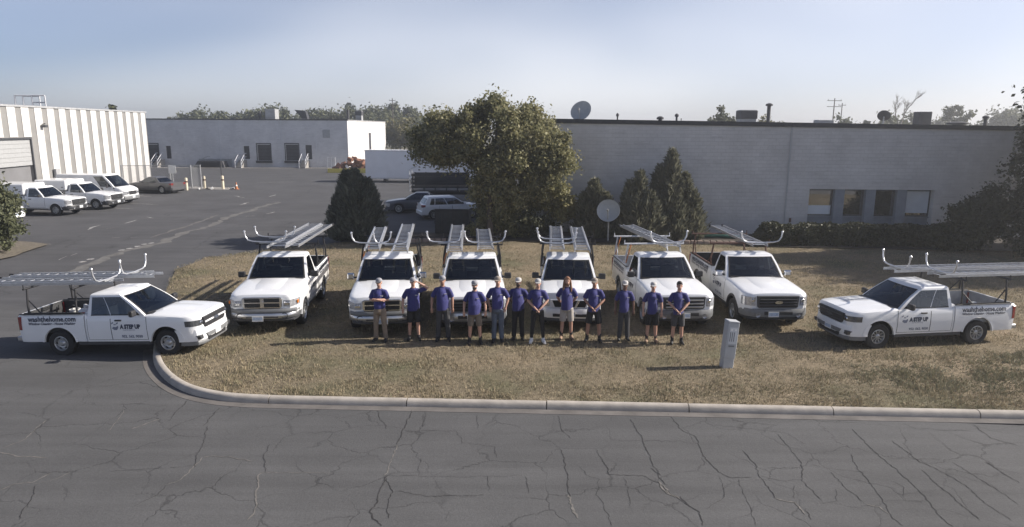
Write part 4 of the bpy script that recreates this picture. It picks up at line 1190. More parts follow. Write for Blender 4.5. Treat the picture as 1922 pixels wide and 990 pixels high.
tree((-0.95, 36.9, 0), [(0, 0, 1.0, 0.9, 0.9, 0.9), (0.5, -0.2, 1.8, 0.8, 0.9, 0.9), (-0.35, 0.1, 1.6, 0.5, 0.7, 0.7), (1.2, 0, 0.8, 0.8, 0.8, 0.7)], 'thick dark undergrowth round the trunk of the broad tree', 110, 11000, 0.1, 0.03, 0.8, 'leaf_broad', 27, 'undergrowth', 0.36, cat='shrub', stems=3)
tree((-0.7, 37.3, 0), [(0, 0, 1.3, 0.7, 0.6, 0.9), (0.5, -0.1, 0.7, 0.6, 0.6, 0.5)], 'narrow leafy shrub growing under the broad tree', 40, 3200, 0.09, 0.03, 0.7, 'leaf_broad', 23, 'shrub', 0.3, 'bark_pale', cat='shrub', stems=3)
tree((0.95, 36.6, 0), [(0, 0, 0.8, 0.9, 0.7, 0.6), (0.9, 0.1, 0.7, 0.8, 0.6, 0.55)], 'low dark shrub in the bed before the small sunlit tree', 50, 4200, 0.08, 0.03, 0.5, 'hedge_leaf', 24, 'shrub', 0.3, cat='shrub', stems=3)
tree((-1.8, 36.7, 0), [(0, 0, 0.45, 0.8, 0.5, 0.4)], 'small twiggy shrub beside the dumpster', 24, 1500, 0.07, 0.02, 0.3, 'leaf_broad', 25, 'shrub', 0.25, cat='shrub', stems=3)

def juniper(loc, spires, label, n, seed, material='juniper', sz=0.30):
    """upright evergreen: feathery sprays of thin blades that point up and out"""
    r = np.random.default_rng(seed)
    root = empty('juniper', loc, 0, label, 'evergreen')
    vs = []
    tot = sum(s[3] * s[4] for s in spires)
    for (x, y, z0, rad, h) in spires:
        m = int(n * rad * h / tot)
        t = r.random(m) ** 1.15
        a = r.uniform(0, 2 * PI, m)
        lump = np.array([0.80 + 0.45 * mnoise.noise((math.cos(q) * 2.2 + x, math.sin(q) * 2.2, u * h * 1.6 + seed)) + 0.25 * mnoise.noise((math.cos(q) * 5 + x, math.sin(q) * 5, u * h * 4 + seed)) for q, u in zip(a, t)])
        prof = np.clip(1.0 - t, 0, 1) ** 0.62 * (0.35 + 0.65 * np.clip(t / 0.14, 0, 1))
        q = rad * prof * lump * r.uniform(0.55, 1.06, m)
        P = np.c_[x + np.cos(a) * q, y + np.sin(a) * q, z0 + t * h]
        d = np.c_[np.cos(a) * 0.75, np.sin(a) * 0.75, np.full(m, 0.95)] + r.normal(size=(m, 3)) * 0.33
        d /= np.linalg.norm(d, axis=1, keepdims=True)
        w = np.cross(d, r.normal(size=(m, 3))); w /= np.linalg.norm(w, axis=1, keepdims=True) + 1e-9
        L = (sz * r.uniform(0.5, 1.2, m))[:, None]
        v = np.empty((m, 4, 3), np.float32)
        v[:, 0] = P - d * L * 0.4; v[:, 1] = P + w * L * 0.17; v[:, 2] = P + d * L * 0.75; v[:, 3] = P - w * L * 0.17
        vs.append(v.reshape(-1, 3))
    foliage('crown', np.concatenate(vs), material, root)
    mb = MB()
    for (x, y, z0, rad, h) in spires: mb.tube([(x * 0.3, y * 0.3, -0.1), (x, y, z0 + h * 0.3), (x, y, z0 + h * 0.85)], [0.09, 0.06, 0.02], 6)
    mb.build('trunk', 'bark', root)
    return root
juniper((-8.3, 36.0, 0), [(0, 0, 0.0, 1.8, 3.65), (-0.45, 0.0, 0.2, 1.25, 3.4), (0.65, 0.1, 0.1, 1.3, 3.1), (0.25, -0.4, 0.0, 1.3, 2.9), (-0.9, -0.1, 0, 0.9, 2.4)], 'dense rounded grey-green juniper at the edge of the yard', 21000, 31)
juniper((8.5, 36.7, 0), [(0, 0, 0.0, 1.25, 4.75), (0.75, 0, 0, 1.25, 3.5), (-0.6, 0.1, 0, 1.1, 3.9), (1.15, -0.2, 0, 1.1, 2.6), (0.2, -0.5, 0, 1.3, 2.4)], 'tallest pointed juniper against the block wall', 15000, 32, 'juniper_light', 0.36)
juniper((6.75, 36.3, 0), [(0, 0, 0.0, 1.1, 3.6), (-0.55, -0.1, 0, 0.9, 3.1), (0.5, -0.4, 0, 1.2, 2.6), (-0.2, -0.5, 0, 1.2, 2.2), (0.9, -0.2, 0, 1.0, 1.9)], 'lighter bushy juniper left of the tallest one', 11000, 33, 'juniper_light', 0.38)
juniper((4.45, 36.9, 0), [(0, 0, 0.0, 1.15, 3.1), (-0.55, 0, 0, 0.9, 2.4), (0.6, 0.1, 0, 0.9, 2.4)], 'spreading juniper behind the ground satellite dish', 9000, 34, 'juniper_light', 0.38)

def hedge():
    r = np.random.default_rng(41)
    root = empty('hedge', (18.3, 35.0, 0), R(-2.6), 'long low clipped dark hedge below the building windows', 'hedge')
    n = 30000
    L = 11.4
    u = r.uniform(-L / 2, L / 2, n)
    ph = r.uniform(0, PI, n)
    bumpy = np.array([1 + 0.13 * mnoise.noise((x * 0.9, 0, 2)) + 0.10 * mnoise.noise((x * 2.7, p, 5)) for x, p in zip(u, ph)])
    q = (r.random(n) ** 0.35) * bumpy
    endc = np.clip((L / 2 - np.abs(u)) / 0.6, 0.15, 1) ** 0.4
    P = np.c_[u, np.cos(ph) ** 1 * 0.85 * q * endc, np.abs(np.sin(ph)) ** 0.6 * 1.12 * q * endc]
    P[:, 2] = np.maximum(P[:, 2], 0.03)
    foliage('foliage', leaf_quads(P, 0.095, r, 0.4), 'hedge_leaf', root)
    mb = MB()
    for k in range(14):
        x = -5.3 + k * 0.82
        mb.tube([(x, 0, -0.05), (x + 0.1, 0.05, 0.5)], [0.03, 0.015], 5)
        mb.tube([(x, 0, 0.1), (x - 0.2, -0.25, 0.6)], [0.02, 0.01], 5)
    mb.build('stems', 'bark', root)
hedge()
# right edge: dark trees and shrubs whose shade falls over the lawn and wall
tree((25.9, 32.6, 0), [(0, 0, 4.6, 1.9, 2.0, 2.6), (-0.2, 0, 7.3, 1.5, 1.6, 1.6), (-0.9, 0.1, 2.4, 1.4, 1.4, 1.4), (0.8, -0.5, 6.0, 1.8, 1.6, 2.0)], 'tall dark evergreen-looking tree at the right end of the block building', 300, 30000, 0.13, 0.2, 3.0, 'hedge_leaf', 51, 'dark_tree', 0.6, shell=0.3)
tree((29.3, 29.6, 0), [(0, 0, 6.0, 3.0, 2.8, 3.0), (-1.0, 0.5, 3.6, 2.4, 2.2, 1.6), (0.5, 0, 8.4, 2.0, 2.0, 1.6)], 'broad shade tree just beyond the right edge of the lawn', 300, 30000, 0.16, 0.25, 3.2, 'leaf_broad', 52, 'shade_tree', 0.7, shell=0.3)
tree((31.5, 34.6, 0), [(0, 0, 5.2, 3.0, 2.4, 2.6), (0, 0, 7.6, 2.0, 2.0, 1.6)], 'leafy shade tree behind the dark tree at the right', 200, 20000, 0.17, 0.22, 3.0, 'leaf_broad', 53, 'shade_tree', 0.7, shell=0.3)
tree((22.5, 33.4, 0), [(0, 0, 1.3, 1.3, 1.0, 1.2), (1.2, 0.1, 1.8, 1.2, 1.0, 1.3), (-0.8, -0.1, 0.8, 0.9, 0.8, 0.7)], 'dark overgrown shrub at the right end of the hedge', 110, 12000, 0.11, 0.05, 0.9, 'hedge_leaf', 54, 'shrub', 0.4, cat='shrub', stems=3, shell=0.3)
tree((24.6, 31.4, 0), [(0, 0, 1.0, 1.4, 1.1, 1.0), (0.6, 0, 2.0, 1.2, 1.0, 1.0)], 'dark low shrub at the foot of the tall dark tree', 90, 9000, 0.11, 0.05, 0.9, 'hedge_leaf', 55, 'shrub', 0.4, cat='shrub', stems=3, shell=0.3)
# left edge bush by the verge
tree((-25.5, 32.2, 0), [(0.6, 0, 1.3, 1.5, 1.4, 1.2), (0.2, 0, 2.6, 1.3, 1.2, 1.3), (-0.9, 0, 3.4, 1.3, 1.2, 1.2), (1.1, 0.1, 1.9, 0.9, 0.9, 0.8)], 'sunlit leafy tree cut off by the left edge of the photo', 190, 22000, 0.10, 0.09, 1.4, 'leaf_far', 61, cr=0.4, shell=0.4, stems=3)

# far trees on the skyline
def far_tree(x, y, h, w, label, seed, name='far_tree', material='leaf_far', n=8000, leaf=0.5):
    rr = random.Random(seed)
    e = [(0, 0, h * 0.6, w * 0.42, w * 0.4, h * 0.36)]
    for k in range(4): e.append((rr.uniform(-0.4, 0.4) * w, rr.uniform(-0.2, 0.2) * w, h * rr.uniform(0.4, 0.72), w * rr.uniform(0.2, 0.34), w * 0.28, h * rr.uniform(0.18, 0.28)))
    tree((x, y, -0.2), e, label, 60, n, leaf, 0.2, h * 0.45, material, seed, name, w * 0.11, group='trees on the skyline', shell=0.45)
SKY = [(-56, 165, 10.0, 12), (-48.5, 175, 10.6, 14), (-41, 170, 10.2, 13), (-64, 170, 9.6, 12), (-73, 175, 9.4, 13), (-33.5, 176, 11.2, 13), (-80, 182, 10, 13)]
PL = ['second skyline tree from the left over the far warehouse', 'broad skyline tree over the left part of the far warehouse', 'skyline tree over the roof hatch of the far warehouse', 'leftmost low skyline tree over the far warehouse', 'low skyline tree just right of the striped warehouse corner', 'dense skyline tree above the right corner of the far warehouse', 'skyline tree half hidden behind the striped warehouse']
for i, ((x, y, h, w), l) in enumerate(zip(SKY, PL)): far_tree(x, y, h, w, l, 200 + i)
extra = [(-30, 185, 12.0, 12, 'tall skyline tree right above the far warehouse corner'), (-45.5, 195, 11.4, 15, 'farther skyline tree in the gap above the middle docks'), (-70, 200, 10.8, 17, 'distant hazy tree left of the rooftop cube'), (-60.5, 190, 10.6, 15, 'distant hazy tree behind the low skyline trees'), (-38, 200, 12.0, 15, 'distant rounded tree behind the slanted roof hatch')]
for i, (x, y, h, w, l) in enumerate(extra): far_tree(x, y, h, w, l, 230 + i)
far_tree(-22.0, 141, 8.4, 9.5, 'yellow-green tree between the far warehouse and the broad tree', 250, material='leaf_bright', n=5000, leaf=0.3)
far_tree(-17.2, 138, 8.2, 8.5, 'dull green tree behind the white trailer', 251, n=4000, leaf=0.3)
far_tree(26.0, 88, 9.6, 5.2, 'dark green tree rising behind the roof left of the grey unit', 252, n=5200, leaf=0.26)
far_tree(32.8, 92, 9.0, 4.2, 'pale thin tree rising behind the roof right of the grey unit', 253, material='leaf_bright', n=2600, leaf=0.26)
far_tree(35.6, 96, 7.9, 3.6, 'low pale tree top behind the tall vent pipe', 254, material='leaf_bright', n=2000, leaf=0.26)
far_tree(58, 118, 8.6, 6.0, 'small hazy tree behind the roof near the crossarm pole', 255, n=2600, leaf=0.35)
far_tree(65, 118, 9.2, 7.5, 'hazy tree behind the small dark roof dish', 256, n=3000, leaf=0.35)
far_tree(70.5, 125, 9.3, 7.0, 'hazy tree between the bare tree and the dark roof unit', 257, n=3000, leaf=0.35)
far_tree(78.5, 122, 10.8, 5.0, 'darker tree top behind the dark roof unit', 258, n=3000, leaf=0.35)
far_tree(104, 145, 11.0, 13, 'hazy tree over the right end of the block building roof', 259, n=3600, leaf=0.5)
far_tree(93, 150, 9.4, 10, 'low hazy tree right of the dark roof unit', 260, n=3000, leaf=0.5)
far_tree(114, 150, 11.2, 12, 'farthest right hazy skyline tree', 261, n=3600, leaf=0.5)
far_tree(44.5, 116, 7.6, 5.0, 'tiny tree top at the notch in the roof edge', 262, n=2000, leaf=0.35)
far_tree(-53.5, 92, 9.0, 5.5, 'tree top peeping over the striped warehouse roof', 263, n=3000, leaf=0.3)

def bare_tree():
    root = empty('bare_tree', (49.6, 90, -0.2), 0, 'leafless pale tree standing behind the block building roof', 'tree')
    rr = random.Random(5)
    mb = MB()
    def branch(p, d, L, rad, depth):
        mid = p + d * L * 0.5 + Vector((rr.uniform(-0.1, 0.1), rr.uniform(-0.1, 0.1), 0.02)) * L
        q = p + d * L
        mb.tube([p, mid, q], [rad, rad * 0.8, rad * 0.6], 5, cap=False)
        if depth == 0: return
        for _ in range(3 if depth > 2 else 4):
            nd = (d + Vector((rr.uniform(-0.75, 0.75), rr.uniform(-0.7, 0.7), rr.uniform(-0.15, 0.5)))).normalized()
            branch(p.lerp(q, rr.uniform(0.55, 1.0)), nd, L * rr.uniform(0.5, 0.72), rad * 0.55, depth - 1)
    branch(Vector((0, 0, 0)), Vector((0.05, 0, 1)).normalized(), 6.2, 0.2, 0)
    branch(Vector((0.28, 0, 6.1)), Vector((0.28, 0, 1)).normalized(), 2.3, 0.11, 4)
    branch(Vector((0.28, 0, 6.1)), Vector((-0.30, 0.1, 1)).normalized(), 2.1, 0.09, 4)
    mb.build('trunk', 'bark_pale', root)
bare_tree()
def edging():
    root = empty('stone_edging', (10.4, 35.1, 0), R(-3), 'loose row of reddish edging stones at the foot of the junipers', 'edging')
    for k in range(16):
        MB().cbox((0, 0, 0), (0.3, 0.2, 0.2)).build('stone', 'edging_stone', root, bevel=0.03, loc=(-1.6 + k * 0.33, random.uniform(-0.05, 0.05), 0.08), rot=(0, 0, random.uniform(-0.2, 0.2)))
edging()
def edging2():
    root = empty('stone_edging', (-4.4, 35.3, 0), R(4), 'low row of edging stones and dry plants behind the two middle trucks', 'edging')
    for k in range(13):
        MB().cbox((0, 0, 0), (0.3, 0.2, 0.22)).build('stone', 'edging_stone', root, bevel=0.03, loc=(-1.8 + k * 0.33, random.uniform(-0.05, 0.05), 0.08), rot=(0, 0, random.uniform(-0.2, 0.2)))
edging2()
MB_ = MB().tube([(9.3, 36.9, 0.12), (10.2, 36.6, 0.22), (11.4, 36.7, 0.2), (12.3, 36.5, 0.14)], 0.10, 8)
tag(MB_.build('rolled_tarp', 'tarp_green', None, smooth=50), 'rolled dark green tarp lying at the foot of the block wall', 'tarp')

# ------------------------------------------------------------------ vehicles
def lerp(a, b, t): return a + (b - a) * t
PROF = [(0.86, 0.0), (0.965, 0.05), (0.985, 0.20), (1.0, 0.50), (0.992, 0.68), (0.978, 0.86), (0.955, 0.95), (0.915, 0.99)]   # half width factor against height fraction

class Shell:
    """side surface of a lower body: half width by station and height"""
    def __init__(s, P):
        s.P = P
    def w(s, x):
        P = s.P; h = P['W'] / 2
        k = (x - (P['xN'] - 0.55)) / 0.55
        if k > 0: h *= 1 - P.get('nose_in', 0.115) * k ** 2.2
        k3 = (x - (P['xN'] - 0.20)) / 0.20
        if k3 > 0: h *= 1 - P.get('corner', 0.13) * k3 ** 1.8
        k2 = ((P['xT'] + 0.25) - x) / 0.25
        if k2 > 0: h *= 1 - 0.03 * k2 ** 2
        return h
    def zs(s, x):
        P = s.P
        k = max(0.0, (x - (P['xN'] - 0.4)) / 0.4)
        return P['zs'] + 0.02 * k
    def zt(s, x):
        P = s.P
        if x <= P['xc']: return P['zbed']
        if x <= P['xw']: return P['zb']
        t = (x - P['xw']) / (P['xN'] - P['xw'])
        return lerp(P['zh1'], P['zh0'], t ** 1.5) - (0.05 if t > 0.995 else 0)
    def y(s, x, z):
        a, b = s.zs(x), s.zt(x)
        f = min(max((z - a) / (b - a), 0), 1)
        for (w0, f0), (w1, f1) in zip(PROF[:-1], PROF[1:]):
            if f <= f1: return s.w(x) * lerp(w0, w1, (f - f0) / (f1 - f0))
        return s.w(x) * PROF[-1][0]
    def ring(s, x, crown=0.03):
        a, b = s.zs(x), s.zt(x)
        pts = [(s.w(x) * wf, lerp(a, b, f)) for wf, f in PROF]
        pts += [(s.w(x) * 0.82, b + crown * 0.35), (s.w(x) * 0.5, b + crown * 0.85), (0, b + crown)]
        left = [(x, y, z) for y, z in pts]
        right = [(x, -y, z) for y, z in reversed(pts[:-1])]
        return left + right
    def loft(s, xs, crown):
        mb = MB(); n = None
        for x in xs:
            r = s.ring(x, crown(x)); n = len(r); mb.v += r
        for i in range(len(xs) - 1):
            for k in range(n):
                mb.f.append((i * n + k, i * n + (k + 1) % n, (i + 1) * n + (k + 1) % n, (i + 1) * n + k)); mb.mi.append(0)
        mb.f.append(tuple(reversed(range(n)))); mb.f.append(tuple(range((len(xs) - 1) * n, len(xs) * n))); mb.mi += [0, 0]
        bm = bmesh.new(); me = mb.mesh('t', 'white_paint'); bm.from_mesh(me)
        bmesh.ops.recalc_face_normals(bm, faces=bm.faces[:]); bm.to_mesh(me); bm.free()
        return me
    def patch(s, x0, x1, z0, z1, side, off, nx=8, nz=9, cut=None):
        """piece of the side skin, lifted by off and with a turned-in edge"""
        v = []; f = []
        for j in range(nz + 1):
            z = lerp(z0, z1, j / nz)
            for i in range(nx + 1):
                x = lerp(x0, x1, i / nx)
                if cut: x = max(x, cut(z)) if i == 0 else x
                v.append((x, side * (s.y(x, z) + off), z))
        m = nx + 1
        for j in range(nz):
            for i in range(nx):
                q = (j * m + i, j * m + i + 1, (j + 1) * m + i + 1, (j + 1) * m + i)
                f.append(q if side < 0 else tuple(reversed(q)))
        return v, f

def wheel(parent, x, y, Rw, wt, style, rimR):
    """y > 0 is the left side; the rim looks outwards"""
    s = 1 if y > 0 else -1
    w = empty('wheel', (x, y, Rw), 0 if s > 0 else PI, parent=parent)
    h = wt / 2
    key = (round(Rw, 3), wt, style, rimR)
    if key not in wheel.cache:
        t = MB().lathe([(rimR, -h * 0.9), (rimR + 0.02, -h), (Rw - 0.035, -h), (Rw - 0.008, -h * 0.82), (Rw, -h * 0.5), (Rw, h * 0.5), (Rw - 0.008, h * 0.82), (Rw - 0.035, h), (rimR + 0.02, h), (rimR, h * 0.9)], 36, 'y').mesh('tyre', 'tyre', 35)
        r = MB()
        r.lathe([(rimR + 0.004, h * 0.92), (rimR - 0.015, h * 0.95), (rimR - 0.03, h * 0.75), (rimR - 0.035, -h * 0.6)], 36, 'y', mi=0)
        r.lathe([(0.001, h * 0.1), (rimR - 0.034, h * 0.1)], 24, 'y', mi=1)
        if style == 'steel':
            r.lathe([(0.001, h * 0.92), (0.05, h * 0.92), (0.075, h * 0.8), (0.10, h * 0.55), (rimR * 0.62, h * 0.6), (rimR * 0.66, h * 0.42), (rimR - 0.03, h * 0.30)], 36, 'y')
            for k in range(6):
                a = k * PI / 3
                M = Matrix.Rotation(a, 4, 'Y') @ Matrix.Translation((rimR * 0.76, h * 0.43, 0))
                r.ball((0, 0, 0), (0.030, 0.02, 0.036), 8, 6, mi=1, M=M)
        else:
            ns = {'alloy6': 6, 'alloy5': 5, 'alloy10': 10}.get(style, 6)
            r.lathe([(0.001, h * 0.85), (0.04, h * 0.85), (0.07, h * 0.7), (0.075, h * 0.3)], 20, 'y')
            for k in range(ns):
                a = k * 2 * PI / ns
                M = Matrix.Rotation(a, 4, 'Y')
                wd_ = 0.6 / ns * rimR * 2.1
                r.add([(0.05, h * 0.72, -wd_ * 0.4), (0.05, h * 0.72, wd_ * 0.4), (rimR - 0.028, h * 0.8, wd_ * 0.62), (rimR - 0.028, h * 0.8, -wd_ * 0.62), (0.05, h * 0.35, -wd_ * 0.4), (0.05, h * 0.35, wd_ * 0.4), (rimR - 0.028, h * 0.4, wd_ * 0.62), (rimR - 0.028, h * 0.4, -wd_ * 0.62)], [(0, 1, 2, 3), (7, 6, 5, 4), (0, 4, 5, 1), (1, 5, 6, 2), (2, 6, 7, 3), (3, 7, 4, 0)], 0, M)
        wheel.cache[key] = (t, r.mesh('rim', ['rim_silver', 'rim_dark'], 30))
    t, r = wheel.cache[key]
    link_mesh('tyre', t, w); link_mesh('rim', r, w)
    return w
wheel.cache = {}

def arch_lip(parent, x, Rw, yw, zcut, material, a0=-0.15, wid=0.045, side=1, proud=0.02):
    ra = Rw + (zcut or 0.075)
    v = []; f = []
    n = 20
    for i in range(n + 1):
        a = a0 + (PI - 2 * a0) * i / n
        for rr, yy in ((ra - 0.012, yw - 0.06), (ra - 0.005, yw + proud), (ra + wid, yw + proud * 0.8), (ra + wid + 0.01, yw - 0.05)):
            v.append((x + rr * math.cos(a), side * yy, Rw + rr * math.sin(a)))
    for i in range(n):
        for k in range(3):
            q = (i * 4 + k, i * 4 + k + 1, i * 4 + k + 5, i * 4 + k + 4)
            f.append(q if side > 0 else tuple(reversed(q)))
    return MB().add(v, f).build('wheel_arch', material, parent, smooth=40)

def greenhouse(P, root, paint, windows, rear_glass=True, sunvisor=True):
    W2 = P['W'] / 2
    z0 = P['zb'] - 0.03; z1 = P['zroof'] - 0.055
    th0, th1 = P.get('gw0', 0.945), P.get('gw1', 0.80)
    xw, xwt, xc, xrt = P['xw'], P['xwt'], P['xgc'], P['xrt']
    Z = lambda t: lerp(z0, z1, t)
    XF = lambda t: lerp(xw, xwt, t) + 0.05 * math.sin(PI * t)
    XR = lambda t: lerp(xc, xrt, t)
    HW = lambda t: W2 * lerp(th0, th1, t ** 1.15)
    bow = P.get('bow', 0.11)
    def front(yf, t, off=0.0): return (XF(t) + bow * (1 - yf * yf) * (1 - 0.35 * t) + off, yf * HW(t), Z(t) + off * 0.6)
    def side(u, t, s, off=0.0): return (lerp(XR(t), XF(t), u), s * (HW(t) + off), Z(t))
    def rear(yf, t, off=0.0): return (XR(t) - 0.03 * (1 - yf * yf) - off, yf * HW(t), Z(t))
    mb = MB()
    def grid(fn, us, ts, holes, flip):
        o = len(mb.v); m = len(us)
        for t in ts:
            for u in us: mb.v.append(fn(u, t))
        for j in range(len(ts) - 1):
            for i in range(m - 1):
                if (i, j) in holes: continue
                q = (o + j * m + i, o + j * m + i + 1, o + (j + 1) * m + i + 1, o + (j + 1) * m + i)
                mb.f.append(tuple(reversed(q)) if flip else q); mb.mi.append(0)
    yw = P.get('ws_y', 0.90)
    us = [-1, -yw] + [lerp(-yw, yw, k / 6) for k in range(1, 6)] + [yw, 1]
    ts = [0, 0.05, 0.35, 0.65, 0.93, 1]
    hole = {(i, j) for i in range(1, 7) for j in (1, 2, 3)}
    grid(front, us, ts, hole, False)
    sts = [0, 0.09, 0.4, 0.65, 0.90, 1]
    edges = [0.0]
    for a, b in windows: edges += [a, b]
    edges.append(1.0)
    sh = set()
    for k in range(len(windows)):
        for j in (1, 2, 3): sh.add((1 + 2 * k, j))
    for s in (1, -1): grid(lambda u, t, s=s: side(u, t, s), edges, sts, sh, s > 0)
    ry = 0.86
    rus = [-1, -ry, 0, ry, 1]; rts = [0, 0.16, 0.86, 1]
    grid(rear, rus, rts, {(1, 1), (2, 1)} if rear_glass else set(), True)
    # roof
    per = [front(yf, 1) for yf in us] + [side(u, 1, 1) for u in (0.75, 0.5, 0.25)] + [rear(-(-yf), 1) for yf in (1, 0.5, 0, -0.5, -1)] + [side(u, 1, -1) for u in (0.25, 0.5, 0.75)]
    cx = sum(p[0] for p in per) / len(per); n = len(per); o = len(mb.v)
    for ins, up in ((0.0, 0.0), (0.03, 0.03), (0.10, 0.055), (0.35, 0.072)):
        for p in per:
            dx, dy = p[0] - cx, p[1]; d = math.hypot(dx, dy)
            k = 1 - min(ins / d, 0.95) if ins < 0.3 else 1 - ins
            mb.v.append((cx + dx * k, dy * k, p[2] + up))
    for r_ in range(3):
        for k in range(n):
            mb.f.append((o + r_ * n + k, o + r_ * n + (k + 1) % n, o + (r_ + 1) * n + (k + 1) % n, o + (r_ + 1) * n + k)); mb.mi.append(0)
    mb.f.append(tuple(o + 3 * n + k for k in range(n))); mb.mi.append(0)
    cab = mb.build('cab_roof', paint, root, smooth=32)
    if P.get('roof_ribs'):
        for yy in (-0.45, -0.27, -0.09, 0.09, 0.27, 0.45):
            MB().box((xrt + 0.18, yy - 0.02, z1 + 0.062), (xwt - 0.22, yy + 0.02, z1 + 0.078)).build('roof_rib', paint, cab, bevel=0.006)
    def pane(name, fn, u0, u1, t0, t1, nu, nt, flip, material, parent):
        v = []; f = []
        for j in range(nt + 1):
            for i in range(nu + 1): v.append(fn(lerp(u0, u1, i / nu), lerp(t0, t1, j / nt)))
        m = nu + 1
        for j in range(nt):
            for i in range(nu):
                q = (j * m + i, j * m + i + 1, (j + 1) * m + i + 1, (j + 1) * m + i)
                f.append(tuple(reversed(q)) if flip else q)
        return MB().add(v, f).build(name, material, parent, smooth=60)
    ws = pane('windscreen', lambda u, t: front(u, t, 0.004), -yw - 0.012, yw + 0.012, 0.04, 0.94, 8, 5, False, 'windscreen', root)
    # dark frit band round the windscreen, wiper cowl
    fr = MB()
    for (a, b, c, d) in ((-yw - 0.02, yw + 0.02, 0.035, 0.075), (-yw - 0.02, yw + 0.02, 0.915, 0.945), (-yw - 0.02, -yw + 0.03, 0.075, 0.915), (yw - 0.03, yw + 0.02, 0.075, 0.915)):
        n_ = 8 if b - a > 0.5 else 1; m_ = 1 if d - c < 0.1 else 5
        vs = [front(lerp(a, b, i / n_), lerp(c, d, j / m_), 0.007) for j in range(m_ + 1) for i in range(n_ + 1)]
        fr.add(vs, [(j * (n_ + 1) + i, j * (n_ + 1) + i + 1, (j + 1) * (n_ + 1) + i + 1, (j + 1) * (n_ + 1) + i) for j in range(m_) for i in range(n_)])
    fr.build('seal', 'seam_black', ws)
    for s in (-1, 1):
        MB().tube([front(s * 0.1, 0.03, 0.03), front(s * 0.72 - 0.12, 0.10, 0.03)], 0.012, 5).build('wiper', 'black_plastic', ws)
    for k, (a, b) in enumerate(windows):
        for s in (1, -1):
            pane('window', lambda u, t: side(u, t, s, 0.002), a - 0.006, b + 0.006, 0.075, 0.915, 4, 4, s > 0, 'side_glass', root)
            bl = MB()
            vs = [side(lerp(a - 0.01, b + 0.01, i / 3), t, s, 0.006) for t in (0.06, 0.105) for i in range(4)]
            fs = [(i, i + 1, 5 + i, 4 + i) for i in range(3)]
            bl.add(vs, fs if s < 0 else [tuple(reversed(q)) for q in fs]).build('belt_seal', 'seam_black', root)
    if rear_glass: pane('rear_window', lambda u, t: rear(u, t, 0.003), -ry - 0.01, ry + 0.01, 0.15, 0.87, 4, 3, True, 'side_glass', root)
    return front, side

def bumper_bar(P, z0, z1, material, root, name='bumper', proud=0.06, back=0.55, thick=0.09, yk=1.0):
    """bar that follows the plan curve of the nose"""
    xN, W2 = P['xN'], P['W'] / 2
    pl = [(xN - back, W2 * 0.985 * yk), (xN - 0.28, W2 * 0.965 * yk), (xN - 0.08, W2 * 0.90 * yk), (xN + proud * 0.6, W2 * 0.70 * yk), (xN + proud, W2 * 0.35 * yk), (xN + proud, 0)]
    pl = pl + [(x, -y) for x, y in reversed(pl[:-1])]
    v = []; n = len(pl)
    for x, y in pl:
        ix, iy = x - thick, y * 0.94
        v += [(x - 0.02, y, z0), (x + 0.012, y * 1.004, lerp(z0, z1, 0.35)), (x + 0.010, y * 1.004, lerp(z0, z1, 0.7)), (x - 0.015, y, z1), (ix, iy, z1), (ix, iy, z0)]
    f = []
    for i in range(n - 1):
        for k in range(6): f.append((i * 6 + k, (i + 1) * 6 + k, (i + 1) * 6 + (k + 1) % 6, i * 6 + (k + 1) % 6))
    f += [tuple(range(6)), tuple(reversed(range((n - 1) * 6, n * 6)))]
    return MB().add(v, f).build(name, material, root, smooth=35)

def yz_plate(root, name, poly, x0, x1, material, bevel=0.0, parent=None):
    """polygon in the y-z plane extruded along x"""
    return MB().prism(poly, x0, x1, axis='x').build(name, material, parent or root, bevel=bevel)

def headlamp(P, root, y0, z0, z1, wrap=0.33, amber=False, tall_out=0.0, stack=False):
    xN, W2 = P['xN'], P['W'] / 2
    S = P['shell']
    for s in (1, -1):
        yo = S.w(xN - 0.06)
        zm = (z0 + z1) / 2
        plan = [(xN + 0.016, y0)] + [(xN + (0.016 if d < 0.01 else 0.010) - d, S.y(xN - d, zm) + 0.012) for d in (0.0, 0.035, 0.08, 0.14, 0.2, wrap)] + [(xN - wrap, y0 + 0.02), (xN - 0.2, y0)]
        n = len(plan); v = []
        for q, (x, y) in enumerate(plan):
            e = tall_out if 2 < q < 7 else 0
            v.append((x, s * y, z0 + e * 0.5))
        for q, (x, y) in enumerate(plan):
            e = tall_out if 2 < q < 7 else 0
            v.append((x - 0.012, s * y * 0.998, z1 + e))
        f = [tuple(reversed(range(n))), tuple(range(n, 2 * n))] + [(i, (i + 1) % n, n + (i + 1) % n, n + i) for i in range(n)]
        if s > 0: pass
        else: f = [tuple(reversed(q)) for q in f]
        h = MB().add(v, f).build('headlight', 'headlight_smoked' if P['style'] == 'midsize' else 'headlight', root, bevel=0.006)
        for q in ((0.34, 0.62) if not stack else (0.5,)):
            yy = lerp(y0, S.y(xN - 0.03, zm), q)
            MB().lathe([(0.001, 0.03), (0.04, 0.028), (0.052, 0.016), (0.052, -0.02)], 14, 'x', (xN + 0.004, s * yy, (z0 + z1) / 2 + (0.03 if stack else 0))).build('lamp', 'chrome', h, smooth=40)
        if amber:
            x = xN - wrap * 0.55; yy = S.w(x) + 0.004
            MB().cbox((x, s * yy, (z0 + z1) / 2 + 0.02), (0.13, 0.03, (z1 - z0) * 0.55)).build('indicator', 'amber', h, bevel=0.008)

def side_text(P, parent, name, txt, x, z, size, side, material, bold=0.0, shear=0.0, squash=1.0, space=1.0):
    """flat lettering laid on the side skin; x is the end where reading starts"""
    co, fs = text_mesh(txt, size, shear, bold, space)
    S = P['shell']
    d = 1 if side < 0 else -1             # the right flank reads towards the nose
    v = []
    for a, b, _ in co:
        px, pz = x + d * a * squash, z + b
        v.append((px, side * (S.y(px, pz) + 0.011), pz))
    return MB().add(v, fs).build(name, material, parent)

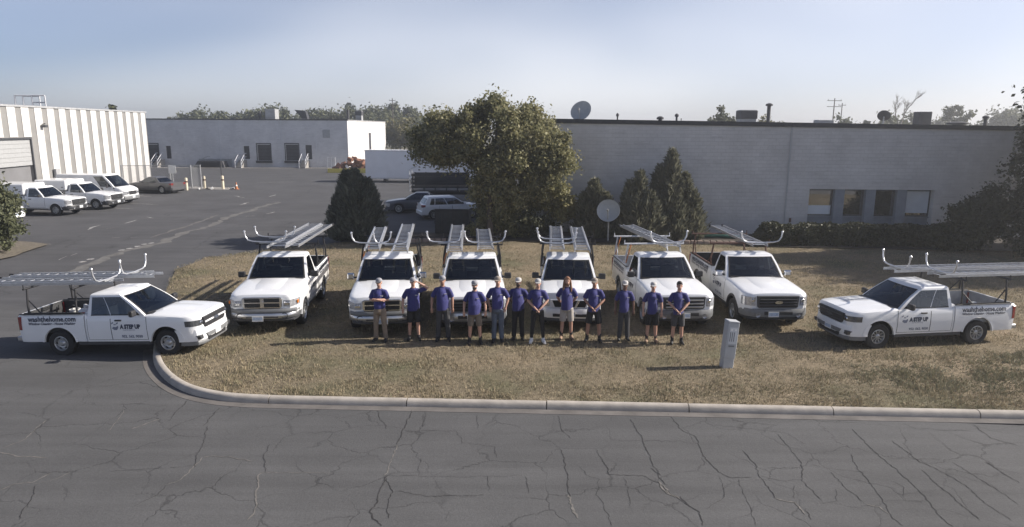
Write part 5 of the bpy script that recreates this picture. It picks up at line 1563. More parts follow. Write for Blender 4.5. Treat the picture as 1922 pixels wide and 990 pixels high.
def logo_mark(P, parent, x, z, s_, side, material='lettering_light'):
    """little house-and-water emblem beside the lettering"""
    S = P['shell']; d = 1 if side < 0 else -1
    polys = [[(0, 0.0), (0.07, -0.05), (0.16, -0.05), (0.2, 0.02), (0.2, 0.08), (0.13, 0.04), (0.04, 0.05)], [(-0.01, 0.12), (0.05, 0.16), (0.05, 0.2), (-0.01, 0.17)], [(0.15, 0.12), (0.2, 0.15), (0.2, 0.19), (0.14, 0.16)], [(0.06, 0.1), (0.13, 0.1), (0.13, 0.13), (0.06, 0.13)]]
    mb = MB()
    for pl in polys:
        vs = []
        for a, b in pl:
            px, pz = x + d * a * s_, z + b * s_
            vs.append((px, side * (S.y(px, pz) + 0.011), pz))
        mb.add(vs, [tuple(range(len(vs)))])
    return mb.build('logo', material, parent)

BOWTIE = [(-0.13, -0.03), (-0.05, -0.03), (-0.05, -0.05), (0.05, -0.05), (0.05, -0.03), (0.145, -0.03), (0.13, 0.03), (0.05, 0.03), (0.05, 0.05), (-0.05, 0.05), (-0.05, 0.03), (-0.145, 0.03)]
def oval(rx, rz, n=20): return [(rx * math.cos(2 * PI * k / n), rz * math.sin(2 * PI * k / n)) for k in range(n)]
def shift(poly, y, z): return [(a + y, b + z) for a, b in poly]

def plate_on(root, x, z, y=0.0):
    p = MB().box((x, y - 0.155, z - 0.08), (x + 0.012, y + 0.155, z + 0.08)).build('number_plate', 'white_plastic', root)
    MB().box((x + 0.0122, y - 0.14, z - 0.045), (x + 0.0135, y + 0.14, z + 0.045)).build('plate_face', 'plate', p)

def grille_bars(root, P, y1, zs, material, x, h=0.03, parent=None, d=0.03):
    for z in zs: MB().box((x, -y1, z - h / 2), (x + d, y1, z + h / 2)).build('grille_bar', material, parent or root, bevel=0.006)

def fascia(P, root):
    xN, W2 = P['xN'], P['W'] / 2
    st = P['style']; zh = P['zh0']
    if st == 'midsize':                   # compact pickup: wide trapezoid grille, body-colour bumper
        bumper_bar(P, 0.40, 0.74, 'white_paint', root, proud=0.085, thick=0.16)
        bumper_bar(P, 0.27, 0.405, 'grey_plastic', root, 'lower_valance', proud=0.05, thick=0.14, yk=0.95)
        g = yz_plate(root, 'grille', [(-0.56, 0.79), (-0.50, 0.745), (0.50, 0.745), (0.56, 0.79), (0.63, 1.055), (-0.63, 1.055)], xN - 0.02, xN + 0.055, 'black_plastic', 0.01)
        if P.get('light_bar', True): MB().box((xN + 0.056, -0.585, 0.885), (xN + 0.085, 0.585, 0.935)).build('grille_bar', 'white_paint', g, bevel=0.008)
        else: grille_bars(root, P, 0.56, (0.83, 0.98), 'dark_trim', xN + 0.056, 0.02, g)
        yz_plate(root, 'emblem', shift(BOWTIE, 0, 0.91), xN + 0.088, xN + 0.10, 'chrome' if P.get('light_bar', True) else 'dark_trim', parent=g)
        yz_plate(root, 'air_intake', [(-0.52, 0.46), (0.52, 0.46), (0.62, 0.58), (-0.62, 0.58)], xN + 0.06, xN + 0.102, 'grey_plastic', 0.01)
        yz_plate(root, 'air_intake', [(-0.47, 0.34), (0.47, 0.34), (0.52, 0.455), (-0.52, 0.455)], xN + 0.02, xN + 0.075, 'black_plastic', 0.01)
        for s in (1, -1):
            v = [(0.62, 0.53), (0.66, 0.46), (0.83, 0.45), (0.87, 0.56), (0.83, 0.575), (0.66, 0.575)]
            yz_plate(root, 'fog_lamp_recess', [(s * a, b) for a, b in v], xN - 0.16, xN + 0.035, 'dark_trim', 0.006)
        headlamp(P, root, 0.60, 0.845, 1.01, 0.36)
        plate_on(root, xN + 0.103, 0.52, 0.0)
    elif st == 'crosshair':               # crosshair grille, steel bumper with dark upper pad
        bumper_bar(P, 0.47, 0.62, 'bumper_steel', root, proud=0.13, thick=0.12)
        bumper_bar(P, 0.615, 0.745, 'grey_plastic', root, 'bumper_pad', proud=0.10, thick=0.12)
        bumper_bar(P, 0.36, 0.465, 'dark_trim', root, 'lower_valance', proud=0.02, thick=0.12, yk=0.93)
        yy = 0.545
        g = yz_plate(root, 'grille', [(-yy, 0.80), (-yy + 0.05, 0.755), (yy - 0.05, 0.755), (yy, 0.80), (yy + 0.02, 1.045), (yy - 0.05, 1.085), (-yy + 0.05, 1.085), (-yy - 0.02, 1.045)], xN - 0.03, xN + 0.055, 'chrome', 0.012)
        for a, b, c, d in ((-0.49, -0.055, 0.79, 0.905), (0.055, 0.49, 0.79, 0.905), (-0.49, -0.055, 0.94, 1.05), (0.055, 0.49, 0.94, 1.05)):
            o = MB().box((a, c, 0), (b, d, 1)); 
            q = MB().box((xN + 0.0556, a, c), (xN + 0.060, b, d)).build('grille_opening', 'seam_black', g)
            for k in range(3): MB().box((xN + 0.0602, a + 0.01, c + 0.025 + k * 0.03), (xN + 0.066, b - 0.01, c + 0.035 + k * 0.03)).build('mesh_bar', 'dark_trim', g)
        yz_plate(root, 'emblem', shift(oval(0.045, 0.055), 0, 0.925), xN + 0.056, xN + 0.072, 'chrome', parent=g)
        headlamp(P, root, 0.585, 0.80, 0.985, 0.34, amber=P.get('amber', True), tall_out=0.03)
        for s in (1, -1): MB().lathe([(0.001, 0.0), (0.055, 0.0), (0.085, 0.025), (0.095, 0.02)], 16, 'x', (xN + 0.075, s * 0.63, 0.545)).build('fog_lamp', 'dark_trim', root, smooth=40)
        MB().box((xN + 0.10, -0.45, 0.50), (xN + 0.148, 0.45, 0.535)).build('bumper_slot', 'dark_trim', root)
        plate_on(root, xN + 0.149, 0.48, -0.12 if P.get('plate_off') else 0.0)
    elif st == 'barred':                  # full-size pickup: tall dark barred grille with oval badge
        chrome_b = P.get('bumper', 'grey_plastic')
        bumper_bar(P, 0.46, 0.70, chrome_b, root, proud=0.13, thick=0.13)
        bumper_bar(P, 0.36, 0.462, 'black_plastic', root, 'lower_valance', proud=0.05, thick=0.13, yk=0.94)
        yy = 0.60
        g = yz_plate(root, 'grille', [(-yy, 0.755), (-yy + 0.04, 0.725), (yy - 0.04, 0.725), (yy, 0.755), (yy + 0.03, 1.09), (-yy - 0.03, 1.09)], xN - 0.03, xN + 0.06, 'dark_trim', 0.015)
        MB().box((xN + 0.0605, -yy + 0.05, 0.765), (xN + 0.064, yy - 0.05, 1.05)).build('grille_opening', 'seam_black', g)
        grille_bars(root, P, yy - 0.045, P.get('bars', (0.82, 0.905, 0.99)), P.get('barmat', 'dark_trim'), xN + 0.0645, P.get('barh', 0.032), g)
        yz_plate(root, 'emblem', shift(oval(0.115, 0.048), 0, 0.905), xN + 0.095, xN + 0.108, P.get('badge', 'chrome'), parent=g)
        headlamp(P, root, 0.655, 0.79, 1.05, 0.30, stack=True)
        MB().box((xN + 0.09, -0.42, 0.54), (xN + 0.148, 0.42, 0.64)).build('bumper_slot', 'black_plastic', root, bevel=0.01)
        plate_on(root, xN + 0.149, 0.56, P.get('plate_y', 0.0))
        for s in (1, -1): MB().lathe([(0.001, 0.0), (0.05, 0.0), (0.07, 0.02)], 14, 'x', (xN + 0.10, s * 0.60, 0.53)).build('fog_lamp', 'headlight', root, smooth=40)
    elif st == 'vee':                     # compact pickup with a body-colour V between dark grille halves
        bumper_bar(P, 0.42, 0.70, 'white_paint', root, proud=0.12, thick=0.14)
        bumper_bar(P, 0.30, 0.422, 'dark_trim', root, 'lower_valance', proud=0.06, thick=0.14, yk=0.94)
        g = yz_plate(root, 'grille', [(-0.50, 0.715), (0.50, 0.715), (0.58, 0.97), (-0.58, 0.97)], xN - 0.03, xN + 0.05, 'white_paint', 0.012)
        for s in (1, -1):
            yz_plate(root, 'grille_opening', [(s * 0.20, 0.745), (s * 0.44, 0.745), (s * 0.52, 0.945), (s * 0.29, 0.945)], xN + 0.0505, xN + 0.056, 'seam_black', parent=g)
            yz_plate(root, 'grille_bar', [(s * 0.15, 0.74), (s * 0.19, 0.74), (s * 0.28, 0.95), (s * 0.24, 0.95)], xN + 0.0505, xN + 0.075, 'chrome', parent=g)
        yz_plate(root, 'grille_opening', [(-0.13, 0.745), (0.13, 0.745), (0.22, 0.945), (-0.22, 0.945)], xN + 0.0505, xN + 0.056, 'seam_black', parent=g)
        yz_plate(root, 'emblem', shift(oval(0.07, 0.06), 0, 0.85), xN + 0.057, xN + 0.08, 'chrome', parent=g)
        headlamp(P, root, 0.60, 0.76, 0.955, 0.32)
        MB().box((xN + 0.08, -0.5, 0.47), (xN + 0.137, 0.5, 0.56)).build('air_intake', 'black_plastic', root, bevel=0.01)
        plate_on(root, xN + 0.138, 0.55)

def cab_interior(P, root, rows=1):
    it = MB()
    zb = P['zb']; W2 = P['W'] / 2
    xs = [P['xw'] - 1.25] + ([P['xgc'] + 0.35] if rows > 1 else [])
    for x in xs:
        for y in (-0.42, 0.42):
            it.box((x - 0.16, y - 0.24, zb - 0.5), (x - 0.02, y + 0.24, zb + 0.18))
            it.box((x - 0.15, y - 0.12, zb + 0.2), (x - 0.06, y + 0.12, zb + 0.36))
    it.build('seat', 'seat_cloth', root, bevel=0.03)
    MB().box((P['xw'] - 0.52, -W2 + 0.16, zb - 0.4), (P['xw'] - 0.06, W2 - 0.16, zb - 0.005)).build('dashboard', 'interior', root, bevel=0.04)
    M = Matrix.Translation((P['xw'] - 0.66, 0.42, zb + 0.02)) @ Matrix.Rotation(R(-62), 4, 'Y')
    MB().tube([M @ Vector((0.18 * math.cos(a), 0.18 * math.sin(a), 0)) for a in [2 * PI * k / 20 for k in range(21)]], 0.016, 6).build('steering_wheel', 'interior', root)
    MB().box((P['xwt'] - 0.1, -0.11, P['zroof'] - 0.2), (P['xwt'] - 0.07, 0.11, P['zroof'] - 0.13)).build('rear_mirror', 'interior', root)

def pickup(name_label, P, loc, heading, pitch=0.0, group=None, paint='white_paint', lettering=True):
    """full pickup; heading is the direction of the nose in degrees"""
    root = empty('pickup_truck', loc, 0, name_label, 'pickup truck', group)
    root.rotation_euler = (0, -pitch, R(heading))
    WB = P['WB']; xf, xr = WB / 2, -WB / 2
    P['xN'] = xf + P['fo']; P['xT'] = xr - P['ro']
    S = P['shell'] = Shell(P)
    W2 = P['W'] / 2; Rw = P['Rw']
    xc = P['xc']; xN = P['xN']; xT = P['xT']; xw = P['xw']
    def wells(x):
        out = []
        for s in (1, -1):
            m = MB().lathe([(0.001, min(s * (W2 - 0.34), s * (W2 + 0.2))), (Rw + P.get('gap', 0.075), min(s * (W2 - 0.34), s * (W2 + 0.2))), (Rw + P.get('gap', 0.075), max(s * (W2 - 0.34), s * (W2 + 0.2))), (0.001, max(s * (W2 - 0.34), s * (W2 + 0.2)))], 30, 'y', (x, 0, Rw))
            me = m.mesh('c', 'seam_black'); bm = bmesh.new(); bm.from_mesh(me); bmesh.ops.remove_doubles(bm, verts=bm.verts[:], dist=0.004)
            bmesh.ops.recalc_face_normals(bm, faces=bm.faces[:]); bm.to_mesh(me); bm.free(); out.append(me)
        return out
    def finish(me, name, mats, classify):
        me.materials.clear()
        for m in mats: me.materials.append(MATS[m])
        idx = [classify(p.center, p.normal) for p in me.polygons]
        me.polygons.foreach_set('material_index', idx)
        me.polygons.foreach_set('use_smooth', [True] * len(me.polygons)); me.set_sharp_from_angle(angle=R(33))
        return link_mesh(name, me, root)
    def in_well(c, x): return math.hypot(c.x - x, c.z - Rw) < Rw + P.get('gap', 0.075) + 0.003 and abs(c.y) < W2 - 0.012 and abs(c.y) > W2 - 0.36 - 0.1
    # cab and nose
    xs = [xc, xc + 0.05] + list(np.linspace(xc + 0.2, xw, 5)) + list(np.linspace(xw + 0.12, xN - 0.6, 5)) + [xN - 0.45, xN - 0.3, xN - 0.18, xN - 0.08, xN - 0.03, xN]
    me = S.loft(sorted(set(round(float(x), 4) for x in xs if x > xc - 1e-6)) if True else xs, lambda x: 0.035 if x > xw else 0.0)
    cav = MB().box((xc + 0.09, -W2 + 0.13, 0.72), (xw - 0.12, W2 - 0.13, P['zb'] + 0.3)).mesh('c', 'interior')
    me = boolean_cut(me, wells(xf) + [cav], 'body')
    finish(me, 'body', [paint, 'seam_black', 'interior'], lambda c, n: 1 if in_well(c, xf) else (2 if (xc + 0.085 < c.x < xw - 0.11 and abs(c.y) < W2 - 0.125 and c.z > 0.7) else 0))
    # bed
    zb_ = P['zbed']
    me = S.loft([xT, xT + 0.06, xT + 0.25, xr, lerp(xr, xc, 0.5), xc - 0.035], lambda x: 0.0)
    cav = MB().box((xT + 0.07, -W2 + 0.115, 0.66), (xc - 0.10, W2 - 0.115, zb_ + 0.3)).mesh('c', 'interior')
    me = boolean_cut(me, wells(xr) + [cav], 'bed')
    lin = P.get('liner', 'bed_liner')
    finish(me, 'bed', [paint, 'seam_black', lin], lambda c, n: 1 if in_well(c, xr) else (2 if (xT + 0.06 < c.x < xc - 0.09 and abs(c.y) < W2 - 0.11 and c.z > 0.65) else 0))
    for s in (1, -1):
        MB().box((xT + 0.05, s * (W2 - 0.055) - 0.05, zb_ + 0.002), (xc - 0.05, s * (W2 - 0.055) + 0.035, zb_ + 0.022)).build('bed_rail', 'black_plastic', root, bevel=0.006)
        MB().box((xr - 0.5, s * (W2 - 0.20) - 0.085, 0.655), (xr + 0.5, s * (W2 - 0.20) + 0.084, 0.86)).build('wheel_box', lin, root, bevel=0.05)
    # tailgate, tail lights, rear bumper
    MB().box((xT - 0.022, -W2 + 0.19, 0.60), (xT - 0.002, W2 - 0.19, zb_ - 0.01)).build('tailgate', paint, root, bevel=0.008)
    for s in (1, -1):
        y0 = S.y(xT + 0.02, 0.95)
        t = MB()
        pl = [(xT - 0.025, y0 - 0.14), (xT - 0.025, y0 - 0.01), (xT - 0.005, y0 + 0.012), (xT + P.get('tail_wrap', 0.09), S.y(xT + 0.12, 0.95) + 0.012), (xT + P.get('tail_wrap', 0.09), y0 - 0.14)]
        t.prism([(x, s * y) for x, y in pl], 0.80, zb_ - 0.06)
        t.build('tail_light', 'taillight', root, bevel=0.008)
    MB().box((xT - 0.17, -W2 + 0.06, 0.46), (xT + 0.03, W2 - 0.06, 0.60)).build('rear_bumper', P.get('rbump', 'bumper_steel'), root, bevel=0.025)
    # doors with seam and handle
    for s in (1, -1):
        prev = None
        for k, (a, b) in enumerate(P['doors']):
            z0, z1 = P['zs'] + 0.10, P['zb'] - 0.035
            v, f = S.patch(a - 0.012, b + 0.012, z0 - 0.012, z1 + 0.0, s, 0.0018)
            MB().add(v, f).build('door_gap', 'seam_black', root)
            v, f = S.patch(a, b, z0, z1 + 0.001, s, 0.005)
            d = MB().add(v, f).build('door', paint, root, smooth=40)
            hx = a + 0.13 if k == 0 or len(P['doors']) == 1 else a + 0.13
            if k == P.get('handle_door', 0):
                hz = P['zb'] - 0.13
                MB().box((hx, s * (S.y(hx, hz) + 0.018) - 0.018, hz - 0.022), (hx + 0.2, s * (S.y(hx, hz) + 0.018) + 0.018, hz + 0.022)).build('handle', P.get('handle', 'black_plastic'), d, bevel=0.008)
    # wheels, arches, underbody
    for x in (xf, xr):
        for s in (1, -1):
            wheel(root, x, s * (W2 - 0.145), Rw, 0.25, P['rim'], P.get('rimR', 0.225))
            arch_lip(root, x, Rw, S.y(x, Rw + 0.3), P.get('gap', 0.075), P.get('arch', paint), side=s, wid=P.get('archw', 0.03), a0=P.get('archa', 0.10), proud=P.get('archp', 0.006))
    MB().box((xT + 0.15, -0.52, 0.34), (xN - 0.25, 0.52, 0.55)).build('chassis', 'seam_black', root)
    for s in (1, -1):
        MB().box((xr + Rw + 0.15, s * (W2 - 0.13) - 0.07, P['zs'] - 0.06), (xf - Rw - 0.15, s * (W2 - 0.13) + 0.07, P['zs'] + 0.02)).build('sill', P.get('sill', 'dark_trim'), root)
    front, side = greenhouse(P, root, paint, P['windows'])
    cab_interior(P, root, 2 if len(P['windows']) > 1 else 1)
    fascia(P, root)
    # hood: cut lines and raised centre
    MB().tube([(xw + 0.1, -W2 * 0.80, P['zh1'] + 0.012), (xN - 0.3, -W2 * 0.70, P['zh0'] + 0.012)], 0.006, 4).tube([(xw + 0.1, W2 * 0.80, P['zh1'] + 0.012), (xN - 0.3, W2 * 0.70, P['zh0'] + 0.012)], 0.006, 4).build('hood_gap', 'dark_trim', root)
    MB().box((xw - 0.05, -W2 * 0.83, P['zh1'] - 0.02), (xw + 0.17, W2 * 0.83, P['zh1'] + 0.022)).build('cowl', 'black_plastic', root, bevel=0.01)
    hp = [(-W2 * 0.42, 0), (-W2 * 0.36, 0.026), (W2 * 0.36, 0.026), (W2 * 0.42, 0)]
    v = []
    xs_ = [xw + 0.22, lerp(xw, xN, 0.5), xN - 0.28]
    for x in xs_:
        for y, z in hp: v.append((x, y * (1 if x < xN - 0.5 else 0.85), S.zt(x) + 0.022 + z * (0.2 if x > xN - 0.5 else 1)))
    MB().add(v, [(i * 4 + k, i * 4 + 4 + k, i * 4 + 5 + k, i * 4 + 1 + k) for i in range(2) for k in range(3)][:]).build('hood_bulge', paint, root, smooth=60)
    # mirrors
    for s in (1, -1):
        b = Vector(side(0.86, 0.12, s)); 
        m = MB(); c = b + Vector((0.05, s * 0.19, 0.06))
        m.box((c.x - 0.05, c.y - 0.11, c.z - P.get('mirh', 0.09)), (c.x + 0.07, c.y + 0.11, c.z + P.get('mirh', 0.09)))
        mo = m.build('mirror', P.get('mirror', 'black_plastic'), root, bevel=0.035, bseg=2)
        MB().tube([b - Vector((0, s * 0.02, 0)), c - Vector((0, s * 0.05, 0.04))], 0.03, 6).build('mirror_arm', 'black_plastic', mo)
        MB().box((c.x - 0.056, c.y - 0.09, c.z - P.get('mirh', 0.09) * 0.75), (c.x - 0.0505, c.y + 0.09, c.z + P.get('mirh', 0.09) * 0.75)).build('mirror_glass', 'chrome', mo)
    # lettering on both flanks
    if lettering:
        for s in (-1, 1):
            bl = (xc - 0.06) - (xT + 0.06)
            sx = xT + 0.06 + bl * 0.13 if s < 0 else xc - 0.06 - bl * 0.10
            tw = bl * 0.84
            q = tw / 1.62
            side_text(P, root, 'lettering', 'washthehome.com', sx, zb_ - 0.20, 0.205 * q, s, 'lettering', 0.006, 0, 0.94)
            side_text(P, root, 'lettering', 'Window Cleaning - House Washing', sx, zb_ - 0.30, 0.105 * q, s, 'lettering', 0.003, 0.15, 0.94)
            d0, d1 = P['doors'][0][0], P['doors'][-1][1]
            dx = lerp(d0, d1, 0.42) if s < 0 else lerp(d0, d1, 0.93)
            if len(P['doors']) == 1: dx = lerp(d0, d1, 0.12) if s < 0 else lerp(d0, d1, 0.92)
            dsc = 1.0
            logo_mark(P, root, dx, P['zb'] - 0.36, 0.95, s)
            side_text(P, root, 'lettering', 'A STEP UP', dx + (0.25 if s < 0 else -0.25), P['zb'] - 0.37, 0.165, s, 'lettering', 0.012, 0, 0.80)
            side_text(P, root, 'lettering', 'HOME SERVICES', dx + (0.33 if s < 0 else -0.33), P['zb'] - 0.43, 0.05, s, 'lettering_light')
            side_text(P, root, 'lettering', '952. 562. 9030', dx + (0.26 if s < 0 else -0.26), P['zs'] + 0.16, 0.105, s, 'lettering_light', 0.004)
    return root

def rack(root, P, material='steel_black', z=2.08, bars=None, arms='straight', strap=None, brace=True, name='ladder_rack'):
    """bolted-on ladder rack: posts on the bed rails, cross bars; a part of the truck"""
    W2 = P['W'] / 2
    xs = bars or [P['xc'] - 0.22, P['xT'] + 0.35]
    yb = W2 - 0.055; yt = W2 - 0.12
    r = empty(name, parent=root)
    for s in (1, -1):
        MB().box((P['xT'] + 0.2, s * yb - 0.025, P['zbed'] + 0.022), (P['xc'] - 0.1, s * yb + 0.025, P['zbed'] + 0.052)).build('base_rail', material, r)
    for x in xs:
        for s in (1, -1):
            MB().tube([(x, s * yb, P['zbed'] + 0.05), (x, s * yb, P['zbed'] + 0.3), (x, s * yt, z - 0.06)], 0.028, 8).build('post', material, r, smooth=40)
            if brace: MB().tube([(x + (0.35 if x == xs[-1] else -0.35), s * yb, P['zbed'] + 0.05), (x, s * (yt + 0.01), z - 0.38)], 0.018, 6).build('brace', material, r)
        MB().tube([(x, -W2 - 0.02, z - 0.035), (x, W2 + 0.02, z - 0.035)], 0.03, 8).build('crossbar', material, r, smooth=40)
        for s in (1, -1): MB().tube([(x, s * (W2 - 0.0), z - 0.035), (x, s * (W2 + 0.0), z + 0.09)], 0.016, 6).build('stop_pin', material, r)
        if strap: MB().tube([(x + 0.05, -yt * 0.9, z - 0.06), (x + 0.03, -yb, P['zbed'] + 0.1)], 0.02, 5).build('strap', strap, r)
    return r

LAD = {}
def ladder(label, root, x0, x1, y, z, tilt=0.0, yaw=0.0, width=0.44, two=True, standoffs=(), group='aluminium extension ladders on the trucks', flip=1):
    """extension ladder lying flat: two pairs of channel rails and D-rungs; placed in the truck's frame but a thing of its own"""
    L = x1 - x0
    M = root.matrix_basis @ Matrix.Translation((x0, y, z)) @ Euler((0, -tilt, yaw)).to_matrix().to_4x4()
    t = empty('ladder', (0, 0, 0), 0, label, 'ladder', group)
    t.matrix_basis = M
    for sec, (w, zz, a, b) in enumerate(((width, 0.0, 0.0, L), (width - 0.08, 0.05, 0.305, L - 0.25))[:2 if two else 1]):
        for s in (1, -1):
            yy = s * w / 2
            k = ('rail', round(b - a, 3))
            if k not in LAD:
                LAD[k] = MB().box((0, -0.012, 0), (b - a, -0.006, 0.078)).box((0, -0.006, 0), (b - a, 0.02, 0.006)).box((0, -0.006, 0.072), (b - a, 0.02, 0.078)).mesh('rail', 'aluminium')
            o = link_mesh('rail', LAD[k], t, (a, yy, zz), (0, 0, 0))
            if s > 0: o.scale = (1, -1, 1); 
            o.scale = (1, -s, 1)
        k = ('rung', round(w, 3))
        if k not in LAD: LAD[k] = MB().tube([(0, -w / 2 + 0.01, 0), (0, w / 2 - 0.01, 0)], 0.0115, 6).mesh('rung', 'aluminium', 50)
        n = int((b - a - 0.15) / 0.305)
        for i in range(n + 1): link_mesh('rung', LAD[k], t, (a + 0.1 + i * 0.305, 0, zz + 0.039))
    k = 'foot'
    if k not in LAD: LAD[k] = MB().box((-0.06, -0.03, -0.01), (0.07, 0.03, 0.09)).mesh('foot', 'black_plastic')
    for s in (1, -1): link_mesh('foot', LAD[k], t, (0.0, s * (width / 2 + 0.01), 0.0))
    for (sx, hw_, up, off) in standoffs:
        z0 = 0.14 if two else 0.09
        p = [(sx, -hw_ * 1.0, z0 + up), (sx, -hw_ * 0.97, z0 + up * 0.55), (sx, -hw_ * 0.85, z0 + up * 0.18), (sx, -hw_ * 0.62, z0 + 0.02), (sx, 0, z0)]
        p = [(a, b + off, c) for a, b, c in p] + [(a, -b + off, c) for a, b, c in reversed(p[:-1])]
        so = MB().tube(p, 0.025, 8).build('stabiliser', 'aluminium', t, smooth=50)
        for e in (p[0], p[-1]): MB().ball(e, 0.04, 8, 6).build('rubber_end', 'aluminium', so)
        MB().box((sx - 0.04, off - 0.2, z0 - 0.04), (sx + 0.04, off + 0.2, z0 - 0.012)).build('clamp', 'galvanised', so)
    return t

MID = dict(W=1.89, WB=3.26, fo=0.93, ro=1.20, zs=0.40, zb=1.20, zh1=1.21, zh0=1.13, zroof=1.82, xw=1.03, xwt=0.24, xc=-0.78, xgc=-0.72, xrt=-0.66, zbed=1.26, Rw=0.385, gap=0.115, style='midsize', rim='steel', rimR=0.215,
           doors=[(-0.72, -0.02), (0.0, 1.06)], handle_door=1, windows=[(0.075, 0.405), (0.43, 0.925)], gw0=0.94, gw1=0.755)
FULLREG = dict(W=2.01, WB=3.07, fo=0.98, ro=1.18, zs=0.45, zb=1.24, zh1=1.25, zh0=1.12, zroof=1.90, xw=0.72, xwt=0.05, xc=-0.62, xgc=-0.56, xrt=-0.44, zbed=1.33, Rw=0.385, style='crosshair', rim='alloy5', rimR=0.225,
               doors=[(-0.48, 0.80)], windows=[(0.12, 0.90)], gw0=0.93, gw1=0.765)
trucks = []
def mk(label, base, loc, heading, pitch=0.0, scale=1.0, **kw):
    P = dict(base); P.update(kw)
    t = pickup(label, P, loc, heading, pitch, 'white pickup trucks parked on the lawn')
    t.scale = (scale,) * 3
    trucks.append((t, P))
    return t, P

# T1 left, facing right and a little towards the camera; rear wheels down on the drive
t, P = mk('white compact pickup with steel wheels, its rear on the driveway at the left', MID, (-10.43, 18.12, -0.10), -4.5, R(2.2), scale=0.915)
rack(t, P, 'steel_black', 2.06)
ladder('ladder nearest the camera on the left compact pickup', t, -4.6, 0.05, -0.42, 2.07, standoffs=((4.45, 0.62, 0.42, -0.15),), flip=1)
ladder('ladder on the far side of the left compact pickup', t, -4.2, 0.75, 0.45, 2.07, standoffs=((4.2, 0.62, 0.42, 0.0),))
# T2
t, P = mk('white crosshair-grille regular-cab pickup, leftmost of the front-facing row', FULLREG, (-7.40, 21.55, 0), -85.0, plate_off=True)
rack(t, P, 'steel_black', 2.12)
ladder('wide twin ladder lying on the leftmost front-facing pickup', t, -4.9, 0.35, 0.20, 2.13, width=0.56, yaw=R(-3), standoffs=((4.9, 0.66, 0.34, -0.42), (3.9, 0.66, 0.34, -0.42)))
ladder('single ladder along the left rail of the leftmost front-facing pickup', t, -4.7, 0.15, 0.66, 2.13, width=0.34, two=False, yaw=R(-3))
# T3
t, P = mk('white crosshair-grille extended-cab pickup, second of the front-facing row', FULLREG, (-3.98, 21.6, 0), -84.0, WB=3.57, xw=0.98, xwt=0.34, xc=-0.72, xgc=-0.66, xrt=-0.52, doors=[(-0.60, 0.06), (0.08, 1.06)], handle_door=1, windows=[(0.08, 0.40), (0.43, 0.92)], amber=False, mirror='chrome', mirh=0.10)
rack(t, P, 'steel_black', 2.10, strap='orange_strap')
ladder('left ladder on the second front-facing pickup', t, -4.2, 0.65, -0.58, 2.11, width=0.46, yaw=R(1.5), standoffs=((4.2, 0.62, 0.34, -0.05),))
ladder('right ladder reaching over the cab of the second front-facing pickup', t, -4.9, 1.05, 0.42, 2.11, width=0.48, standoffs=((5.1, 0.55, 0.34, -0.3),))
# T4
t, P = mk('white dark-grille pickup behind the men in the middle of the row', FULLREG, (-1.28, 21.55, 0), -86.5, WB=3.3, style='barred', bumper='bumper_steel', barmat='dark_trim', xw=0.85, xwt=0.2, xc=-0.68, xgc=-0.62, xrt=-0.5, doors=[(-0.55, 0.93)], roof_ribs=True, rim='alloy6')
rack(t, P, 'steel_black', 2.10, strap='orange_strap')
ladder('longer left ladder on the middle dark-grille pickup', t, -4.9, 0.80, -0.55, 2.11, width=0.48, standoffs=((4.6, 0.55, 0.34, -0.35),))
ladder('shorter right ladder on the middle dark-grille pickup', t, -3.8, 0.40, 0.42, 2.11, width=0.50, standoffs=((3.6, 0.66, 0.36, 0.0),))
# T5
t, P = mk('white compact pickup with V-shaped grille behind the long-haired man', MID, (1.84, 21.95, 0), -93.0, style='vee', W=1.87, WB=3.2, rim='alloy6')
rack(t, P, 'steel_black', 2.06)
ladder('left ladder with two stabilisers on the V-grille pickup', t, -4.5, 0.60, -0.38, 2.07, width=0.46, standoffs=((4.55, 0.62, 0.36, 0.0), (3.7, 0.66, 0.36, 0.0)))
ladder('right ladder on the V-grille pickup', t, -4.4, 0.85, 0.42, 2.07, width=0.48)
# T6
t, P = mk('white regular-cab pickup with stacked headlights behind the three men at the right', FULLREG, (4.85, 21.9, 0), -86.0, WB=3.2, style='barred', bumper='grey_plastic', barmat='bumper_steel', bars=(0.80, 0.90, 1.0), barh=0.045, badge='dark_trim', xw=0.78, xwt=0.12, xc=-0.62, xgc=-0.56, xrt=-0.44, liner='bed_grey', rim='alloy5')
rack(t, P, 'steel_white', 2.12, strap='orange_strap')
ladder('ladder slung diagonally over the right regular-cab pickup', t, -4.6, 0.30, -0.1, 2.13, width=0.48, yaw=R(5), standoffs=((4.7, 0.62, 0.36, -0.1),))
# T7
t, P = mk('white long-bed pickup with black oval-badged grille at the right end of the row', FULLREG, (7.76, 22.35, 0), -88.5, WB=3.7, style='barred', bumper='grey_plastic', barmat='dark_trim', xw=0.98, xwt=0.34, xc=-0.36, xgc=-0.30, xrt=-0.16, doors=[(-0.22, 1.05)], arch='black_plastic', archw=0.075, archp=0.02, archa=-0.02, roof_ribs=True, rim='alloy6', mirror='chrome', plate_y=-0.15)
rack(t, P, 'rust_red', 2.12)
ladder('ladder on the black-grille long-bed pickup', t, -4.2, 0.35, 0.35, 2.13, width=0.48, two=False, standoffs=((4.35, 0.68, 0.36, 0.1),))
# T8
t, P = mk('white compact pickup with alloy wheels, angled away at the right end of the lawn', MID, (11.42, 19.03, -0.03), -171.8, scale=0.925, rim='alloy10', light_bar=False, liner='bed_grey')
rack(t, P, 'steel_black', 2.06)
ladder('far ladder with raised stabiliser on the right compact pickup', t, -5.0, 0.50, -0.42, 2.07, width=0.48, standoffs=((5.3, 0.62, 0.42, 0.0),))
ladder('near ladder on the right compact pickup', t, -5.2, -0.35, 0.42, 2.07, width=0.48, standoffs=((4.65, 0.62, 0.42, 0.0),))

